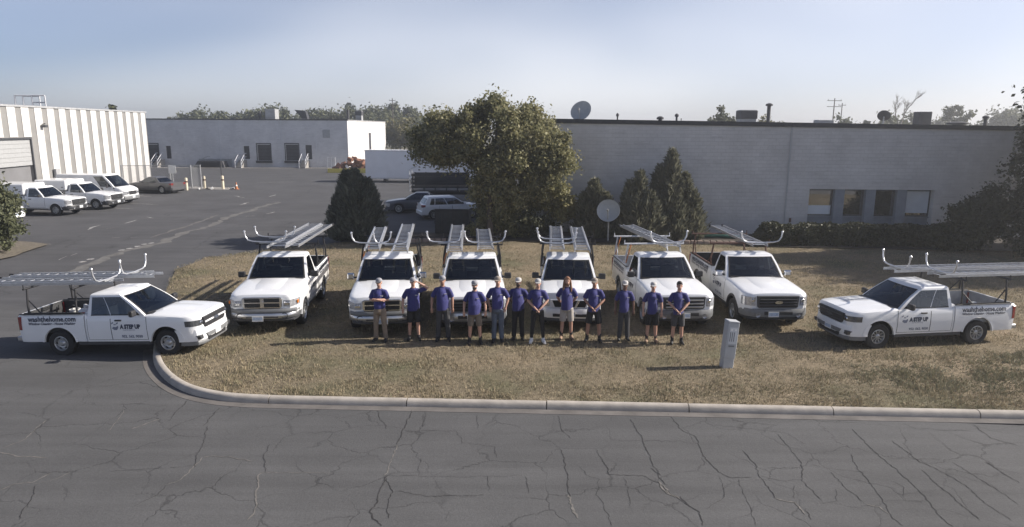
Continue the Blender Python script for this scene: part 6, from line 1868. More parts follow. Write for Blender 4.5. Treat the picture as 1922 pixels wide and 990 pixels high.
# ---- other vehicles in the yard
def car(label, P, loc, heading, paint, cat, name, group=None, wheels='alloy10'):
    """closed-body car or van: one loft for the lower body, greenhouse above"""
    root = empty(name, loc, R(heading), label, cat, group)
    WB = P['WB']; xf, xr = WB / 2, -WB / 2
    P['xN'] = xf + P['fo']; P['xT'] = xr - P['ro']
    S = P['shell'] = Shell(P)
    W2 = P['W'] / 2; Rw = P['Rw']; xN, xT, xc, xw = P['xN'], P['xT'], P['xc'], P['xw']
    xs = [xT, xT + 0.06, xT + 0.2] + list(np.linspace(xT + 0.35, xw, 7)) + list(np.linspace(xw + 0.15, xN - 0.55, 4)) + [xN - 0.4, xN - 0.25, xN - 0.12, xN - 0.04, xN]
    me = S.loft(sorted(set(round(float(x), 4) for x in xs)), lambda x: 0.03)
    cut = []
    for x in (xf, xr):
        for s in (1, -1):
            lo, hi = sorted((s * (W2 - 0.3), s * (W2 + 0.2)))
            m = MB().lathe([(0.001, lo), (Rw + 0.06, lo), (Rw + 0.06, hi), (0.001, hi)], 26, 'y', (x, 0, Rw)).mesh('c', 'seam_black')
            bm = bmesh.new(); bm.from_mesh(m); bmesh.ops.remove_doubles(bm, verts=bm.verts[:], dist=0.004); bmesh.ops.recalc_face_normals(bm, faces=bm.faces[:]); bm.to_mesh(m); bm.free(); cut.append(m)
    cut.append(MB().box((max(xc, P['xgc']) + 0.25, -W2 + 0.13, 0.62), (xw - 0.12, W2 - 0.13, P['zb'] + 0.3)).mesh('c', 'interior'))
    me = boolean_cut(me, cut, 'body')
    me.materials.clear()
    for m in (paint, 'seam_black', 'interior'): me.materials.append(MATS[m])
    def cls(c):
        for x in (xf, xr):
            if math.hypot(c.x - x, c.z - Rw) < Rw + 0.065 and W2 - 0.42 < abs(c.y) < W2 - 0.012: return 1
        return 2 if (xc + 0.2 < c.x < xw - 0.1 and abs(c.y) < W2 - 0.12 and c.z > 0.6) else 0
    me.polygons.foreach_set('material_index', [cls(p.center) for p in me.polygons])
    me.polygons.foreach_set('use_smooth', [True] * len(me.polygons)); me.set_sharp_from_angle(angle=R(35))
    link_mesh('body', me, root)
    for x in (xf, xr):
        for s in (1, -1): wheel(root, x, s * (W2 - 0.12), Rw, 0.21, wheels, Rw - 0.12)
    MB().box((xT + 0.15, -W2 + 0.12, P['zs'] - 0.14), (xN - 0.2, W2 - 0.12, P['zs'] + 0.05)).build('underbody', 'seam_black', root)
    front, side = greenhouse(P, root, paint, P['windows'], rear_glass=P.get('rear_glass', True))
    cab_interior(P, root, 1)
    for s in (1, -1):
        for a, b in P['doors']:
            v, f = S.patch(a - 0.01, b + 0.01, P['zs'] + 0.09, P['zb'] - 0.03, s, 0.0016); MB().add(v, f).build('door_gap', 'seam_black', root)
            v, f = S.patch(a, b, P['zs'] + 0.10, P['zb'] - 0.029, s, 0.004); d = MB().add(v, f).build('door', paint, root, smooth=40)
            hx, hz = a + 0.1, P['zb'] - 0.14
            MB().box((hx, s * (S.y(hx, hz) + 0.015) - 0.014, hz - 0.018), (hx + 0.17, s * (S.y(hx, hz) + 0.015) + 0.014, hz + 0.018)).build('handle', P.get('handle', paint), d, bevel=0.006)
        y0 = S.y(xT + 0.02, P['ztail'])
        MB().prism([(xT - 0.015, s * (y0 - 0.28)), (xT - 0.015, s * (y0 - 0.02)), (xT + 0.02, s * (y0 + 0.012)), (xT + 0.22, s * (S.y(xT + 0.2, P['ztail']) + 0.008)), (xT + 0.22, s * (y0 - 0.1))], P['ztail'] - 0.09, P['ztail'] + 0.09).build('tail_light', 'taillight', root, bevel=0.008)
        b = Vector(side(0.9, 0.1, s)); c = b + Vector((0.03, s * 0.12, 0.05))
        MB().box((c.x - 0.04, c.y - 0.09, c.z - P.get('mirh', 0.06)), (c.x + 0.08, c.y + 0.09, c.z + P.get('mirh', 0.06))).build('mirror', P.get('mirror', 'black_plastic'), root, bevel=0.03)
    bumper_bar(P, P['zs'] - 0.02, P['zs'] + 0.26, P.get('bumper', paint), root, proud=0.07, thick=0.14)
    MB().box((xT - 0.07, -W2 + 0.08, P['zs'] + 0.0), (xT + 0.05, W2 - 0.08, P['zs'] + 0.26)).build('rear_bumper', P.get('bumper', paint), root, bevel=0.03)
    g0, g1 = P['grille']
    g = yz_plate(root, 'grille', [(-0.42, g0), (0.42, g0), (0.46, g1), (-0.46, g1)], xN - 0.02, xN + 0.03, 'black_plastic', 0.01)
    grille_bars(root, P, 0.40, (lerp(g0, g1, 0.35), lerp(g0, g1, 0.7)), 'dark_trim', xN + 0.0305, 0.02, g)
    headlamp(P, root, 0.46, g0 + 0.02, g1 + 0.0, 0.34)
    plate_on(root, xN + 0.072, P['zs'] + 0.16)
    return root
SEDAN = dict(style='car', W=1.88, WB=3.0, fo=0.95, ro=1.05, zs=0.30, zb=0.98, zh1=0.98, zh0=0.80, zroof=1.46, xw=0.95, xwt=0.22, xc=-1.32, xgc=-1.30, xrt=-0.72, zbed=0.98, Rw=0.345, ztail=0.86, gw0=0.93, gw1=0.70, doors=[(-1.05, -0.08), (-0.06, 1.0)], windows=[(0.18, 0.47), (0.50, 0.93)], grille=(0.46, 0.72), nose_in=0.16)
car('dark grey sedan parked beside the fence under the striped warehouse', dict(SEDAN), (-32.85, 63.0, ZR), 164, 'graphite_paint', 'sedan', 'parked_sedan')
car('dark blue sedan half hidden behind the white hatchback', dict(SEDAN, WB=2.75, W=1.82, zroof=1.45), (-6.75, 49.2, ZR), 184, 'navy_paint', 'sedan', 'parked_sedan')
HATCH = dict(style='car', W=1.80, WB=2.63, fo=0.88, ro=0.78, zs=0.30, zb=0.99, zh1=0.99, zh0=0.80, zroof=1.49, xw=0.92, xwt=0.20, xc=-1.95, xgc=-1.92, xrt=-1.62, zbed=0.99, Rw=0.32, ztail=0.90, gw0=0.94, gw1=0.74, doors=[(-0.92, -0.06), (-0.04, 0.95)], windows=[(0.12, 0.22), (0.25, 0.53), (0.56, 0.94)], grille=(0.60, 0.76), nose_in=0.16)
car('white hatchback parked behind the dumpster under the broad tree', dict(HATCH), (-4.25, 46.3, ZR), 20, 'white_paint', 'hatchback', 'parked_hatchback')
car('white crossover mostly hidden behind the left edge tree', dict(HATCH, zroof=1.62, zb=1.08, zh1=1.08, zh0=0.92, W=1.86, Rw=0.35, zbed=1.08, fo=0.92), (-33.6, 43.1, ZR), -6, 'white_paint', 'crossover', 'parked_crossover')
VAN = dict(style='car', W=2.02, WB=3.75, fo=0.98, ro=1.05, zs=0.38, zb=1.34, zh1=1.36, zh0=1.08, zroof=2.28, xw=2.05, xwt=1.10, xc=-2.85, xgc=-2.84, xrt=-2.80, zbed=1.34, Rw=0.35, ztail=1.2, gw0=0.965, gw1=0.84, doors=[(0.85, 2.05)], windows=[(0.775, 0.955)], grille=(0.72, 1.0), rear_glass=False, bumper='grey_plastic', mirh=0.14, nose_in=0.18, bow=0.16)
car('tall white cargo van parked beside the grey sedan', dict(VAN), (-32.8, 54.2, ZR), -6, 'white_paint', 'van', 'cargo_van', wheels='steel')
def service_truck(label, loc):
    P = dict(FULLREG, style='barred', bumper='dark_trim', WB=3.5, xw=0.95, xwt=0.30, xc=-0.40, xgc=-0.34, xrt=-0.24, doors=[(-0.26, 1.02)], rim='steel', badge='dark_trim')
    t = pickup(label, P, loc, -6.0, 0, 'white utility trucks by the striped warehouse', lettering=False)
    t.name = 'utility_truck'; t['category'] = 'utility truck'
    W2 = P['W'] / 2
    c = MB().box((P['xT'] + 0.03, -W2 + 0.02, P['zbed'] + 0.024), (P['xc'] - 0.03, W2 - 0.02, 2.12)).build('service_cap', 'white_paint', t, bevel=0.07)
    for s in (1, -1):
        for k in range(2):
            a = lerp(P['xT'] + 0.12, P['xc'] - 0.12, k / 2); b = lerp(P['xT'] + 0.12, P['xc'] - 0.12, (k + 1) / 2) - 0.05
            MB().box((a, s * (W2 - 0.012) - 0.006, P['zbed'] + 0.08), (b, s * (W2 - 0.012) + 0.006, 1.88)).build('locker_door', 'white_paint', c, bevel=0.004)
            MB().box((b - 0.2, s * (W2 + 0.003) - 0.01, P['zbed'] + 0.25), (b - 0.06, s * (W2 + 0.003) + 0.01, P['zbed'] + 0.3)).build('latch', 'black_plastic', c)
    return t
service_truck('white utility truck with enclosed rear body, nearest the left edge tree', (-32.55, 47.15, ZR))
service_truck('white utility truck parked between another one and the cargo van', (-31.9, 50.6, ZR))
def box_trailer():
    r = empty('box_trailer', (-10.2, 77.4, ZR), R(-2.5), 'long white box trailer standing across the yard behind the broad tree', 'trailer')
    L, W, z0, z1 = 12.2, 2.5, 0.42, 3.5
    MB().box((-L / 2, -W / 2, z0), (L / 2, W / 2, z1)).build('box', 'trailer_white', r, bevel=0.03)
    for k in range(9):
        x = -L / 2 + 0.15 + k * (L - 0.3) / 8
        MB().box((x - 0.03, -W / 2 - 0.018, z0 + 0.05), (x + 0.03, -W / 2 - 0.002, z1 - 0.12)).build('panel_seam', 'trailer_white', r)
    MB().box((-L / 2 - 0.02, -W / 2 - 0.03, z1 - 0.1), (L / 2 + 0.02, -W / 2 - 0.002, z1 + 0.02)).build('top_rail', 'steel_white', r)
    MB().box((-L / 2 - 0.02, -W / 2 - 0.03, z0 - 0.04), (L / 2 + 0.02, -W / 2 - 0.002, z0 + 0.08)).build('bottom_rail', 'steel_white', r)
    MB().box((-3.6, -W / 2 - 0.03, z0 + 0.1), (-2.4, -W / 2 - 0.004, z1 - 0.25)).build('side_door', 'trailer_white', r)
    for x in (3.2, 4.3):
        for y in (-1.05, 1.05): wheel(r, x, y, 0.45, 0.28, 'steel', 0.27)
    for x in (-4.2, -4.0): MB().box((x - 0.05, -0.6, 0), (x + 0.05, 0.6, z0 + 0.02)).build('landing_leg', 'dark_trim', r)
box_trailer()
def stake_truck():
    r = empty('stake_bed_truck', (-5.6, 56.5, ZR), R(3), 'flatbed truck with black stake sides behind the dark blue sedan', 'truck')
    MB().box((-2.6, -1.15, 0.85), (2.1, 1.15, 1.02)).build('deck', 'steel_black', r)
    for y in (-1.12, 1.12):
        for x in np.linspace(-2.5, 2.0, 6): MB().box((x - 0.04, y - 0.03, 1.02), (x + 0.04, y + 0.03, 2.35)).build('stake', 'steel_black', r)
        for z in (1.2, 1.5, 1.82, 2.15): MB().box((-2.55, y - 0.055, z), (2.05, y - 0.032, z + 0.17)).build('side_slat', 'steel_black', r)
    for z in (1.2, 1.5, 1.82, 2.15): MB().box((-2.62, -1.1, z), (-2.58, 1.1, z + 0.17)).build('rear_slat', 'steel_black', r)
    for y in (-1.0, 1.0): MB().tube([(-2.75, y, 0.9), (-2.75, y, 2.7), (-2.2, y, 2.9)], 0.035, 6).build('tail_post', 'steel_white', r)
    MB().box((2.2, -1.0, 0.55), (4.0, 1.0, 1.45)).build('cab', 'white_paint', r, bevel=0.08)
    MB().prism([(2.25, 1.44), (3.95, 1.44), (3.45, 2.25), (2.3, 2.25)], -0.92, 0.92, axis='y').build('cab_top', 'white_paint', r, bevel=0.05)
    for s in (1, -1): MB().prism([(2.5, 1.5), (3.7, 1.5), (3.36, 2.12), (2.5, 2.12)], s * 0.921, s * 0.93, axis='y').build('window', 'side_glass', r)
    MB().add([(3.93, -0.8, 1.5), (3.93, 0.8, 1.5), (3.515, 0.76, 2.16), (3.515, -0.76, 2.16)], [(0, 1, 2, 3)]).build('windscreen', 'windscreen', r)
    for x in (-1.5, 3.3):
        for y in (-0.95, 0.95): wheel(r, x, y, 0.42, 0.26, 'steel', 0.25)
    MB().box((-2.5, -0.45, 0.6), (3.6, 0.45, 0.84)).build('chassis', 'seam_black', r)
stake_truck()
# loose gear lying in the truck beds
def bed_gear(idx, items):
    t, P = trucks[idx]
    for (nm, lab, x, y, kind) in items:
        M = t.matrix_basis @ Matrix.Translation((x, y, 0.67))
        r = empty(nm, (0, 0, 0), 0, lab, {'bucket': 'bucket', 'can': 'fuel can', 'bag': 'bag', 'box': 'tool box'}[kind])
        r.matrix_basis = M
        if kind == 'bucket':
            MB().lathe([(0.003, 0.0), (0.13, 0.0), (0.155, 0.36), (0.165, 0.36), (0.165, 0.38), (0.14, 0.38), (0.12, 0.03), (0.003, 0.03)], 18).build('pail', 'white_plastic', r, smooth=40)
            MB().tube([(0.16 * math.cos(a), 0.16 * math.sin(a) * 0.2 - 0.05, 0.36 + 0.14 * math.sin(a)) for a in [PI * k / 8 for k in range(9)]], 0.006, 5).build('handle', 'galvanised', r)
        elif kind == 'can':
            MB().box((-0.16, -0.11, 0), (0.16, 0.11, 0.34)).build('tank', 'red_plastic', r, bevel=0.04, bseg=2)
            MB().tube([(-0.08, 0, 0.33), (-0.08, 0, 0.42), (0.06, 0, 0.42), (0.06, 0, 0.33)], 0.02, 6).build('handle', 'red_plastic', r)
            MB().tube([(0.11, 0, 0.33), (0.2, 0, 0.46)], 0.018, 6).build('spout', 'yellow_paint', r)
        elif kind == 'bag':
            MB().ball((0, 0, 0.22), (0.30, 0.24, 0.24), 14, 10).build('sack', 'white_plastic', r, smooth=60)
            MB().tube([(0.0, 0, 0.42), (0.05, 0.03, 0.54)], [0.05, 0.09], 8).build('neck', 'white_plastic', r)
        else:
            MB().box((-0.3, -0.2, 0), (0.3, 0.2, 0.3)).build('chest', 'dark_trim', r, bevel=0.02)
            MB().box((-0.31, -0.21, 0.3), (0.31, 0.21, 0.36)).build('lid', 'grey_plastic', r, bevel=0.01)
bed_gear(0, [('cloth_bag', 'bulging white bag in the bed of the left compact pickup', -1.7, 0.35, 'bag'), ('fuel_can', 'red fuel can in the bed of the left compact pickup', -1.45, -0.1, 'can'), ('bucket', 'white bucket in the bed of the left compact pickup', -2.2, 0.55, 'bucket'), ('tool_box', 'dark tool box behind the cab of the left compact pickup', -1.15, 0.3, 'box')])
bed_gear(7, [('fuel_can', 'red fuel can behind the cab of the right compact pickup', -1.1, 0.25, 'can'), ('bucket', 'white bucket in the bed of the right compact pickup', -1.35, -0.1, 'bucket'), ('cloth_bag', 'white bag lying in the bed of the right compact pickup', -1.8, 0.5, 'bag')])
bed_gear(5, [('tool_box', 'dark tool box in the bed of the right regular-cab pickup', -1.2, -0.2, 'box')])
bed_gear(6, [('bucket', 'white bucket in the bed of the black-grille long-bed pickup', -1.0, -0.45, 'bucket')])

def pedestal():
    r = empty('utility_pedestal', (5.42, 16.42, -0.03), R(4), 'leaning grey utility pedestal standing alone on the lawn', 'utility pedestal')
    r.rotation_euler = (R(-2), R(5.0), R(6))
    MB().prism([(-0.138, -0.115), (0.138, -0.115), (0.138, 0.115), (-0.138, 0.115)], 0, 0.30).build('base', 'pedestal_grey', r, bevel=0.012)
    MB().box((-0.15, -0.125, 0.28), (0.15, 0.125, 1.19)).build('cover', 'pedestal_grey', r, bevel=0.018, bseg=2)
    MB().prism([(-0.156, 1.19), (0.156, 1.19), (0.146, 1.235), (-0.146, 1.245)], -0.131, 0.131, axis='y').build('cap', 'pedestal_grey', r, bevel=0.01)
    lb = MB().box((-0.09, -0.1275, 0.66), (0.11, -0.1252, 1.08)).build('sign_plate', 'label_pale', r)
    for x in (-0.06, 0.04): MB().box((x, -0.130, 0.995), (x + 0.05, -0.1277, 1.04)).build('sign_mark', 'white_plastic', lb)
    for k, (a, b) in enumerate(((-0.07, -0.05), (-0.02, 0.0), (0.03, 0.05))): MB().box((a, -0.130, 0.72), (b, -0.1277, 0.96)).build('sign_mark', 'label_dark', lb)
    MB().box((-0.07, -0.135, 0.585), (0.08, -0.1252, 0.625)).build('latch', 'label_dark', r)
pedestal()

# ------------------------------------------------------------------ people: one continuous body each, clothes as children
def arm_pts(pose, s):
    """shoulder, elbow, wrist, hand tip for side s (+1 = the person's left; the person faces -Y)"""
    sh = Vector((0.178 * s, 0.0, 1.425))
    if pose == 'sides': return sh, Vector((0.255 * s, 0.03, 1.17)), Vector((0.265 * s, -0.03, 0.93)), Vector((0.262 * s, -0.06, 0.78))
    if pose == 'loose': return sh, Vector((0.285 * s, 0.03, 1.18)), Vector((0.30 * s, -0.06, 0.95)), Vector((0.29 * s, -0.09, 0.80))
    if pose == 'clasped': return sh, Vector((0.265 * s, 0.0, 1.19)), Vector((0.075 * s, -0.17, 1.01)), Vector((-0.02 * s, -0.205, 0.945))
    if pose == 'crossed':
        return sh, Vector((0.245 * s, -0.03, 1.19)), Vector((-0.02 * s, -0.20 - 0.025 * s, 1.225 + 0.02 * s)), Vector((-0.15 * s, -0.175 - 0.02 * s, 1.23 + 0.03 * s))
    if pose == 'behind': return sh, Vector((0.27 * s, 0.07, 1.2)), Vector((0.17 * s, 0.17, 1.03)), Vector((0.06 * s, 0.20, 0.98))
    if pose == 'salute': return sh, Vector((0.40 * s, -0.08, 1.52)), Vector((0.17 * s, -0.13, 1.68)), Vector((0.05 * s, -0.13, 1.73))
    if pose == 'pocket': return sh, Vector((0.28 * s, 0.05, 1.18)), Vector((0.215 * s, -0.03, 0.98)), Vector((0.19 * s, -0.06, 0.88))

def hand(mb, wr, tip, s):
    d = (tip - wr).normalized()
    up = Vector((0, 0, 1)) if abs(d.z) < 0.8 else Vector((0, -1, 0))
    w = d.cross(up).normalized()
    n = w.cross(d).normalized()
    palm = wr + d * 0.05
    M = Matrix((w, d, n)).transposed().to_4x4(); M.translation = palm
    mb.ball((0, 0, 0), (0.040, 0.052, 0.017), 10, 8, M=M)
    for k, L in enumerate((0.066, 0.075, 0.070, 0.055)):
        b = palm + w * (0.028 - 0.0185 * k) + d * 0.036
        c = b + d * L * 0.55 - n * 0.008
        e = b + d * L * 0.92 - n * 0.024
        mb.tube([b, c, e], [0.0095, 0.0088, 0.0065], 6)
    b = palm + w * 0.034 * s - d * 0.02
    mb.tube([b, b + w * 0.026 * s + d * 0.022, b + w * 0.034 * s + d * 0.05], [0.0115, 0.010, 0.0075], 6)

def person(label, loc, h, skin='skin_fair', facing=0.0, arms=('sides', 'sides'), girth=1.0, bottoms=('shorts', 'khaki'), shoes='shoe_black', socks=None, cap=None, cap_back=False, hair='hair_brown', long_hair=False, beard=None, shades=False, stance=0.10, shirt_len=0.86):
    root = empty('person', loc, R(facing), label, 'person', 'men in blue shirts lined up before the trucks')
    k = h / 1.80
    root.scale = (k, k, k)
    g = girth
    b = MB()
    # head, jaw, nose, ears, neck
    b.ball((0, 0.010, 1.690), (0.077, 0.096, 0.108), 16, 12)
    b.ball((0, -0.028, 1.628), (0.058, 0.066, 0.066), 14, 10)
    b.tube([(0, -0.080, 1.690), (0, -0.104, 1.655), (0, -0.088, 1.644)], [0.010, 0.017, 0.012], 8)
    for s in (1, -1): b.ball((s * 0.078, 0.008, 1.668), (0.014, 0.022, 0.032), 8, 6)
    b.tube([(0, 0.018, 1.45), (0, 0.012, 1.54), (0, 0.0, 1.62)], [0.070, 0.056, 0.055], 12)
    # trunk inside the clothes, so the body is one piece
    b.tube([(0, 0, 0.86), (0, 0, 1.0), (0, 0, 1.12), (0, 0.0, 1.30), (0, 0, 1.42), (0, 0.01, 1.49)], [(0.13, 0.10), (0.145 * g, 0.105 * g), (0.13 * g, 0.10 * g), (0.15 * g, 0.11 * g), (0.15, 0.10), (0.07, 0.06)], 14)
    hips = []
    for s in (1, -1):
        sh, el, wr, tp = arm_pts(arms[0 if s < 0 else 1], s)
        ch = Vector((0.10 * s, 0, 1.41))
        b.tube([ch, sh, sh.lerp(el, 0.5), el, el.lerp(wr, 0.35), wr], [0.062, 0.060, 0.050, 0.041, 0.042, 0.028], 10)
        b.tube([wr, wr + (tp - wr).normalized() * 0.04], [0.028, 0.026], 8)
        hip = Vector((0.085 * s, 0, 0.90)); kn = Vector((stance * 0.9 * s, -0.012, 0.50)); an = Vector((stance * 1.08 * s, 0.025, 0.09)); toe = Vector((stance * 1.3 * s, -0.13, 0.035))
        b.tube([hip, hip.lerp(kn, 0.5), kn, kn.lerp(an, 0.32) + Vector((0, 0.018, 0)), an], [0.085, 0.074, 0.055, 0.056, 0.036], 10)
        b.tube([an, an + Vector((0, -0.03, -0.04)), toe], [0.04, 0.042, 0.03], 8)
        hips.append((hip, kn, an, toe))
    me = remesh(b, 'body', skin, 0.013, 3)
    hm = MB()
    for s in (1, -1):
        sh, el, wr, tp = arm_pts(arms[0 if s < 0 else 1], s)
        hand(hm, wr + (tp - wr).normalized() * 0.01, tp, s)
    bm = bmesh.new(); bm.from_mesh(me); hme = hm.mesh('h', skin); bm.from_mesh(hme); bm.to_mesh(me); bm.free()
    me.polygons.foreach_set('use_smooth', [True] * len(me.polygons))
    link_mesh('body', me, root)
    # shirt with sleeves
    q = MB()
    zl = shirt_len
    q.tube([(0, 0, zl), (0, 0, zl + 0.03), (0, -0.005 * g, 1.02), (0, -0.012 * (g - 1) * 10, 1.14), (0, -0.005, 1.28), (0, 0.0, 1.39), (0, 0.004, 1.455), (0, 0.01, 1.495)],
           [(0.165 * g, 0.122 * g), (0.172 * g, 0.128 * g), (0.172 * g, 0.13 * g), (0.168 * g, 0.128 * g), (0.178 * (0.5 + g / 2), 0.128 * (0.5 + g / 2)), (0.172, 0.116), (0.125, 0.090), (0.068, 0.068)], 20)
    for s in (1, -1):
        sh, el, wr, tp = arm_pts(arms[0 if s < 0 else 1], s)
        q.tube([(0.07 * s, 0, 1.44), sh - Vector((0.012 * s, 0, 0.006)), sh.lerp(el, 0.45), sh.lerp(el, 0.86)], [0.062, 0.070, 0.069, 0.070], 14)
    shirt = link_mesh('shirt', remesh(q, 'shirt', 'polo_blue', 0.013, 4), root)
    # collar, placket, chest mark
    MB().lathe([(0.074, 1.470), (0.088, 1.478), (0.078, 1.512), (0.070, 1.510), (0.068, 1.472)], 18, c=(0, 0.008, 0), closed=True).build('collar', 'polo_blue', shirt, smooth=50)
    MB().box((0.055, -0.145 * (0.5 + g / 2), 1.315), (0.125, -0.120 * (0.5 + g / 2), 1.335)).build('chest_logo', 'cap_white', shirt)
    # trousers or shorts
    kind, cloth = bottoms
    t = MB()
    t.tube([(0, 0, 1.00), (0, 0, 0.94), (0, 0.004, 0.86), (0, 0.004, 0.80)], [(0.150 * g, 0.112 * g), (0.160 * g, 0.122 * g), (0.165 * g, 0.122 * g), (0.13, 0.095)], 16)
    for (hip, kn, an, toe) in hips:
        if kind == 'shorts':
            e = kn.lerp(hip, 0.04)
            t.tube([hip, hip.lerp(e, 0.5), e], [0.098 * (0.6 + 0.4 * g), 0.097, 0.092], 12)
        elif kind == 'slim':
            t.tube([hip, hip.lerp(kn, 0.5), kn, kn.lerp(an, 0.4), an + Vector((0, 0, 0.03))], [0.092, 0.078, 0.060, 0.057, 0.045], 12)
        else:
            t.tube([hip, hip.lerp(kn, 0.5), kn, kn.lerp(an, 0.4), an + Vector((0, -0.005, -0.01))], [0.096 * (0.6 + 0.4 * g), 0.088, 0.074, 0.071, 0.066], 12)
    link_mesh('trousers' if kind != 'shorts' else 'shorts', remesh(t, 'trousers', cloth, 0.013, 3), root)
    for (hip, kn, an, toe) in hips:
        sh_ = MB()
        sx = an.x
        d = (toe - an); d.z = 0; d.normalize()
        heel = Vector((an.x, an.y, 0)) - d * 0.055; tip = Vector((an.x, an.y, 0)) + d * 0.215
        sh_.tube([heel + Vector((0, 0, 0.045)), heel.lerp(tip, 0.25) + Vector((0, 0, 0.052)), heel.lerp(tip, 0.65) + Vector((0, 0, 0.042)), tip + Vector((0, 0, 0.034))], [(0.045, 0.036), (0.050, 0.044), (0.042, 0.052), (0.026, 0.034)], 12)
        sh_.tube([an + Vector((0, 0, -0.05)), an + Vector((0, 0.004, 0.035))], [0.052, 0.048], 10)
        so = sh_.build('shoe', shoes, root, smooth=60)
        so_ = MB().prism([(heel.x - 0.04, heel.y + 0.01), (heel.x + 0.04, heel.y + 0.01), (tip.x + 0.035, tip.y), (tip.x - 0.035, tip.y)], 0.0, 0.018); so_.build('sole', 'shoe_white' if shoes == 'shoe_white' else 'shoe_black', so, bevel=0.004)
        if socks: MB().tube([an + Vector((0, 0, 0.0)), an + Vector((0, 0.006, 0.12))], [0.046, 0.048], 10).build('sock', socks, root, smooth=60)
    # face
    for s in (1, -1):
        MB().ball((s * 0.031, -0.080, 1.692), (0.013, 0.008, 0.007), 8, 6).build('eye', 'eye_dark', root)
        MB().box((s * 0.031 - 0.018, -0.092, 1.708), (s * 0.031 + 0.018, -0.084, 1.714)).build('eyebrow', hair, root)
    MB().ball((0, -0.089, 1.612), (0.024, 0.009, 0.007), 8, 6).build('mouth', 'lip', root)
    if shades:
        gl = MB()
        for s in (1, -1): gl.ball((s * 0.034, -0.086, 1.690), (0.030, 0.014, 0.020), 10, 6)
        gl.box((-0.08, -0.085, 1.692), (0.08, -0.080, 1.700)).build('sunglasses', 'seam_black', root, smooth=50)
    if beard:
        bd = MB().ball((0, -0.040, 1.603), (0.062, 0.060, 0.052), 14, 10)
        link_mesh('beard', remesh(bd, 'beard', beard, 0.011, 1), root)
    if cap:
        c = MB()
        c.lathe([(0.089, 1.715), (0.091, 1.735), (0.085, 1.764), (0.068, 1.788), (0.040, 1.802), (0.003, 1.806)], 20, c=(0, 0.010, 0))
        cap_o = c.build('cap', cap, root, smooth=60)
        sgn = 1 if cap_back else -1
        n = 9; v = []
        for j in range(n):
            a = PI * j / (n - 1)
            x = 0.080 * math.cos(a)
            v += [(x, 0.010 + sgn * 0.06 * math.sin(a) ** 0.8, 1.722), (x * 0.95, 0.010 + sgn * (0.085 + 0.085 * math.sin(a) ** 0.7) if 0 < j < n - 1 else 0.010 + sgn * 0.06, 1.712 - 0.012 * math.sin(a))]
        f = [(2 * j, 2 * j + 1, 2 * j + 3, 2 * j + 2) for j in range(n - 1)]
        v2 = [(x, y, z + 0.006) for x, y, z in v]
        MB().add(v, f).add(v2, [tuple(reversed(x)) for x in f]).build('visor', cap if cap != 'cap_grey' else 'cap_dark', cap_o)
        hz = MB().ball((0, 0.028, 1.675), (0.081, 0.086, 0.065), 14, 10)
        link_mesh('hair', remesh(hz, 'hair', hair, 0.012, 1), root)
    else:
        hz = MB().ball((0, 0.022, 1.722), (0.086, 0.098, 0.092), 16, 12)
        hz.ball((0, -0.035, 1.768), (0.066, 0.05, 0.035), 12, 8)
        link_mesh('hair', remesh(hz, 'hair', hair, 0.012, 2), root)
    if long_hair:
        lh = MB()
        for s in (1, -1):
            lh.tube([(s * 0.05, 0.0, 1.765), (s * 0.082, 0.005, 1.68), (s * 0.095, 0.0, 1.58), (s * 0.11, -0.045, 1.47), (s * 0.105, -0.10, 1.38)], [0.030, 0.034, 0.036, 0.036, 0.014], 10)
        lh.tube([(0, 0.075, 1.73), (0, 0.10, 1.62), (0, 0.115, 1.50), (0, 0.12, 1.38)], [(0.07, 0.05), (0.095, 0.05), (0.10, 0.045), (0.06, 0.02)], 12)
        link_mesh('long_hair', remesh(lh, 'long_hair', hair, 0.013, 2), root)
    return root

person('man with crossed arms, khaki trousers and sunglasses, leftmost of the line', (-3.68, 18.42, 0), 1.80, facing=-4, arms=('crossed', 'crossed'), bottoms=('trousers', 'khaki'), cap='cap_grey', hair='hair_brown', shades=True, stance=0.13, shirt_len=0.94)
person('man shading his eyes with a raised hand, black shorts', (-2.76, 18.56, 0), 1.79, facing=6, arms=('loose', 'salute'), girth=1.14, bottoms=('shorts', 'black_cloth'), cap='cap_grey', stance=0.12)
person('man in grey cap and dark jeans, third from the left', (-1.93, 18.5, 0), 1.86, 'skin_tan', facing=3, arms=('loose', 'sides'), girth=1.12, bottoms=('trousers', 'charcoal_cloth'), cap='cap_grey', stance=0.13)
person('broad man with sunglasses, dark beard and olive shorts', (-1.02, 18.22, 0), 1.79, facing=2, arms=('loose', 'loose'), girth=1.24, bottoms=('shorts', 'olive_cloth'), cap='cap_grey', beard='hair_black', shades=True, hair='hair_black', socks='sock_dark', stance=0.14)
person('tall man in tan cap and blue jeans', (-0.39, 18.42, 0), 1.87, facing=0, arms=('pocket', 'pocket'), girth=1.06, bottoms=('trousers', 'denim'), cap='cap_tan', stance=0.10, shirt_len=0.92)
person('man in white cap with dark beard and black trousers', (0.18, 18.62, 0), 1.79, 'skin_deep', facing=-2, arms=('behind', 'behind'), girth=1.14, bottoms=('trousers', 'black_cloth'), cap='cap_white', beard='hair_black', hair='hair_black', stance=0.11)
person('man in white cap and white trainers with hands clasped in front', (0.72, 18.36, 0), 1.82, facing=0, arms=('clasped', 'clasped'), girth=0.98, bottoms=('slim', 'black_cloth'), shoes='shoe_white', cap='cap_white', stance=0.15, shirt_len=0.93)
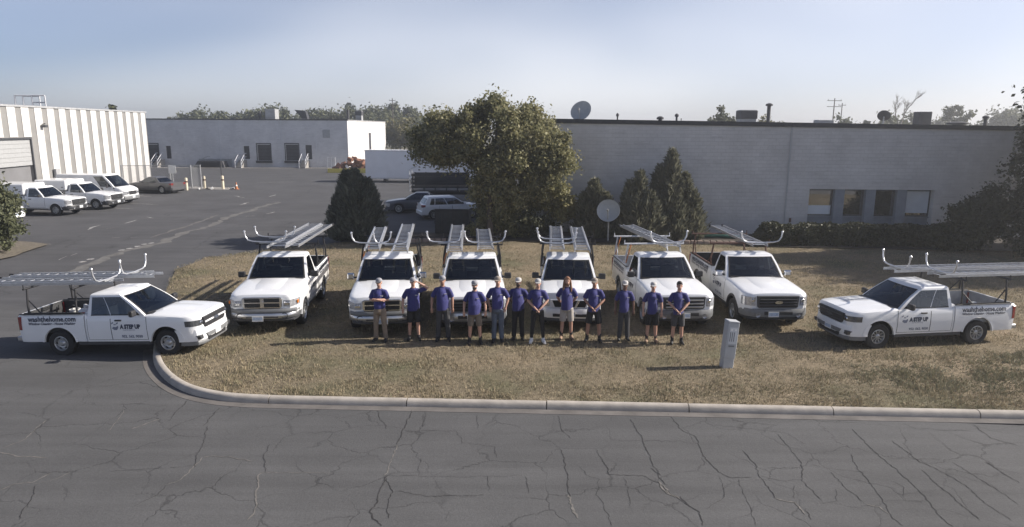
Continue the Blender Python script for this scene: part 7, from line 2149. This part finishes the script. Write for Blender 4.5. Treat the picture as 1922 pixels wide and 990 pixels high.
person('long-haired man in pale grey shorts with hands behind his back', (1.56, 18.72, 0), 1.80, facing=0, arms=('behind', 'behind'), girth=1.12, bottoms=('shorts', 'stone_cloth'), hair='hair_auburn', long_hair=True, beard='hair_auburn', shoes='shoe_tan', stance=0.13, socks='sock_dark')
person('man in tan cap with hands clasped over black shorts', (2.30, 18.5, 0), 1.82, 'skin_tan', facing=-6, arms=('clasped', 'clasped'), girth=1.1, bottoms=('shorts', 'black_cloth'), cap='cap_tan', stance=0.16, socks='sock_dark')
person('man in white cap and charcoal trousers standing in front of a truck tyre', (3.17, 18.62, 0), 1.72, 'skin_deep', facing=-3, arms=('sides', 'sides'), girth=1.0, bottoms=('trousers', 'charcoal_cloth'), cap='cap_white', hair='hair_black', stance=0.11)
person('man in pale cap with hands at his sides and dark shorts', (3.93, 18.46, 0), 1.72, facing=-5, arms=('sides', 'sides'), girth=1.04, bottoms=('shorts', 'black_cloth'), cap='cap_white', cap_back=False, shoes='shoe_tan', socks='sock_dark', stance=0.12)
person('bareheaded dark-haired man with clasped hands, rightmost of the line', (4.62, 18.32, 0), 1.77, facing=-6, arms=('clasped', 'clasped'), girth=1.0, bottoms=('shorts', 'charcoal_cloth'), hair='hair_black', socks='sock_dark', stance=0.12)

# ------------------------------------------------------------------ haze: the air of a hot, slightly smoky morning
def haze():
    m = bpy.data.materials.new('haze_air'); m.use_nodes = True
    n = m.node_tree; n.nodes.clear()
    out = n.nodes.new('ShaderNodeOutputMaterial')
    pv = n.nodes.new('ShaderNodeVolumePrincipled')
    pv.inputs['Color'].default_value = (0.96, 0.98, 1.0, 1)
    pv.inputs['Density'].default_value = 0.0014
    pv.inputs['Anisotropy'].default_value = 0.62
    n.links.new(pv.outputs[0], out.inputs['Volume'])
    MATS['haze_air'] = m
    o = MB().box((-420, -40, -1.3), (420, 520, 16.5)).build('haze', 'haze_air')
    o['kind'] = 'stuff'; o['label'] = 'thin pale haze in the air over the whole yard'; o['category'] = 'haze'
haze()

bpy.data.scenes.remove(TS)
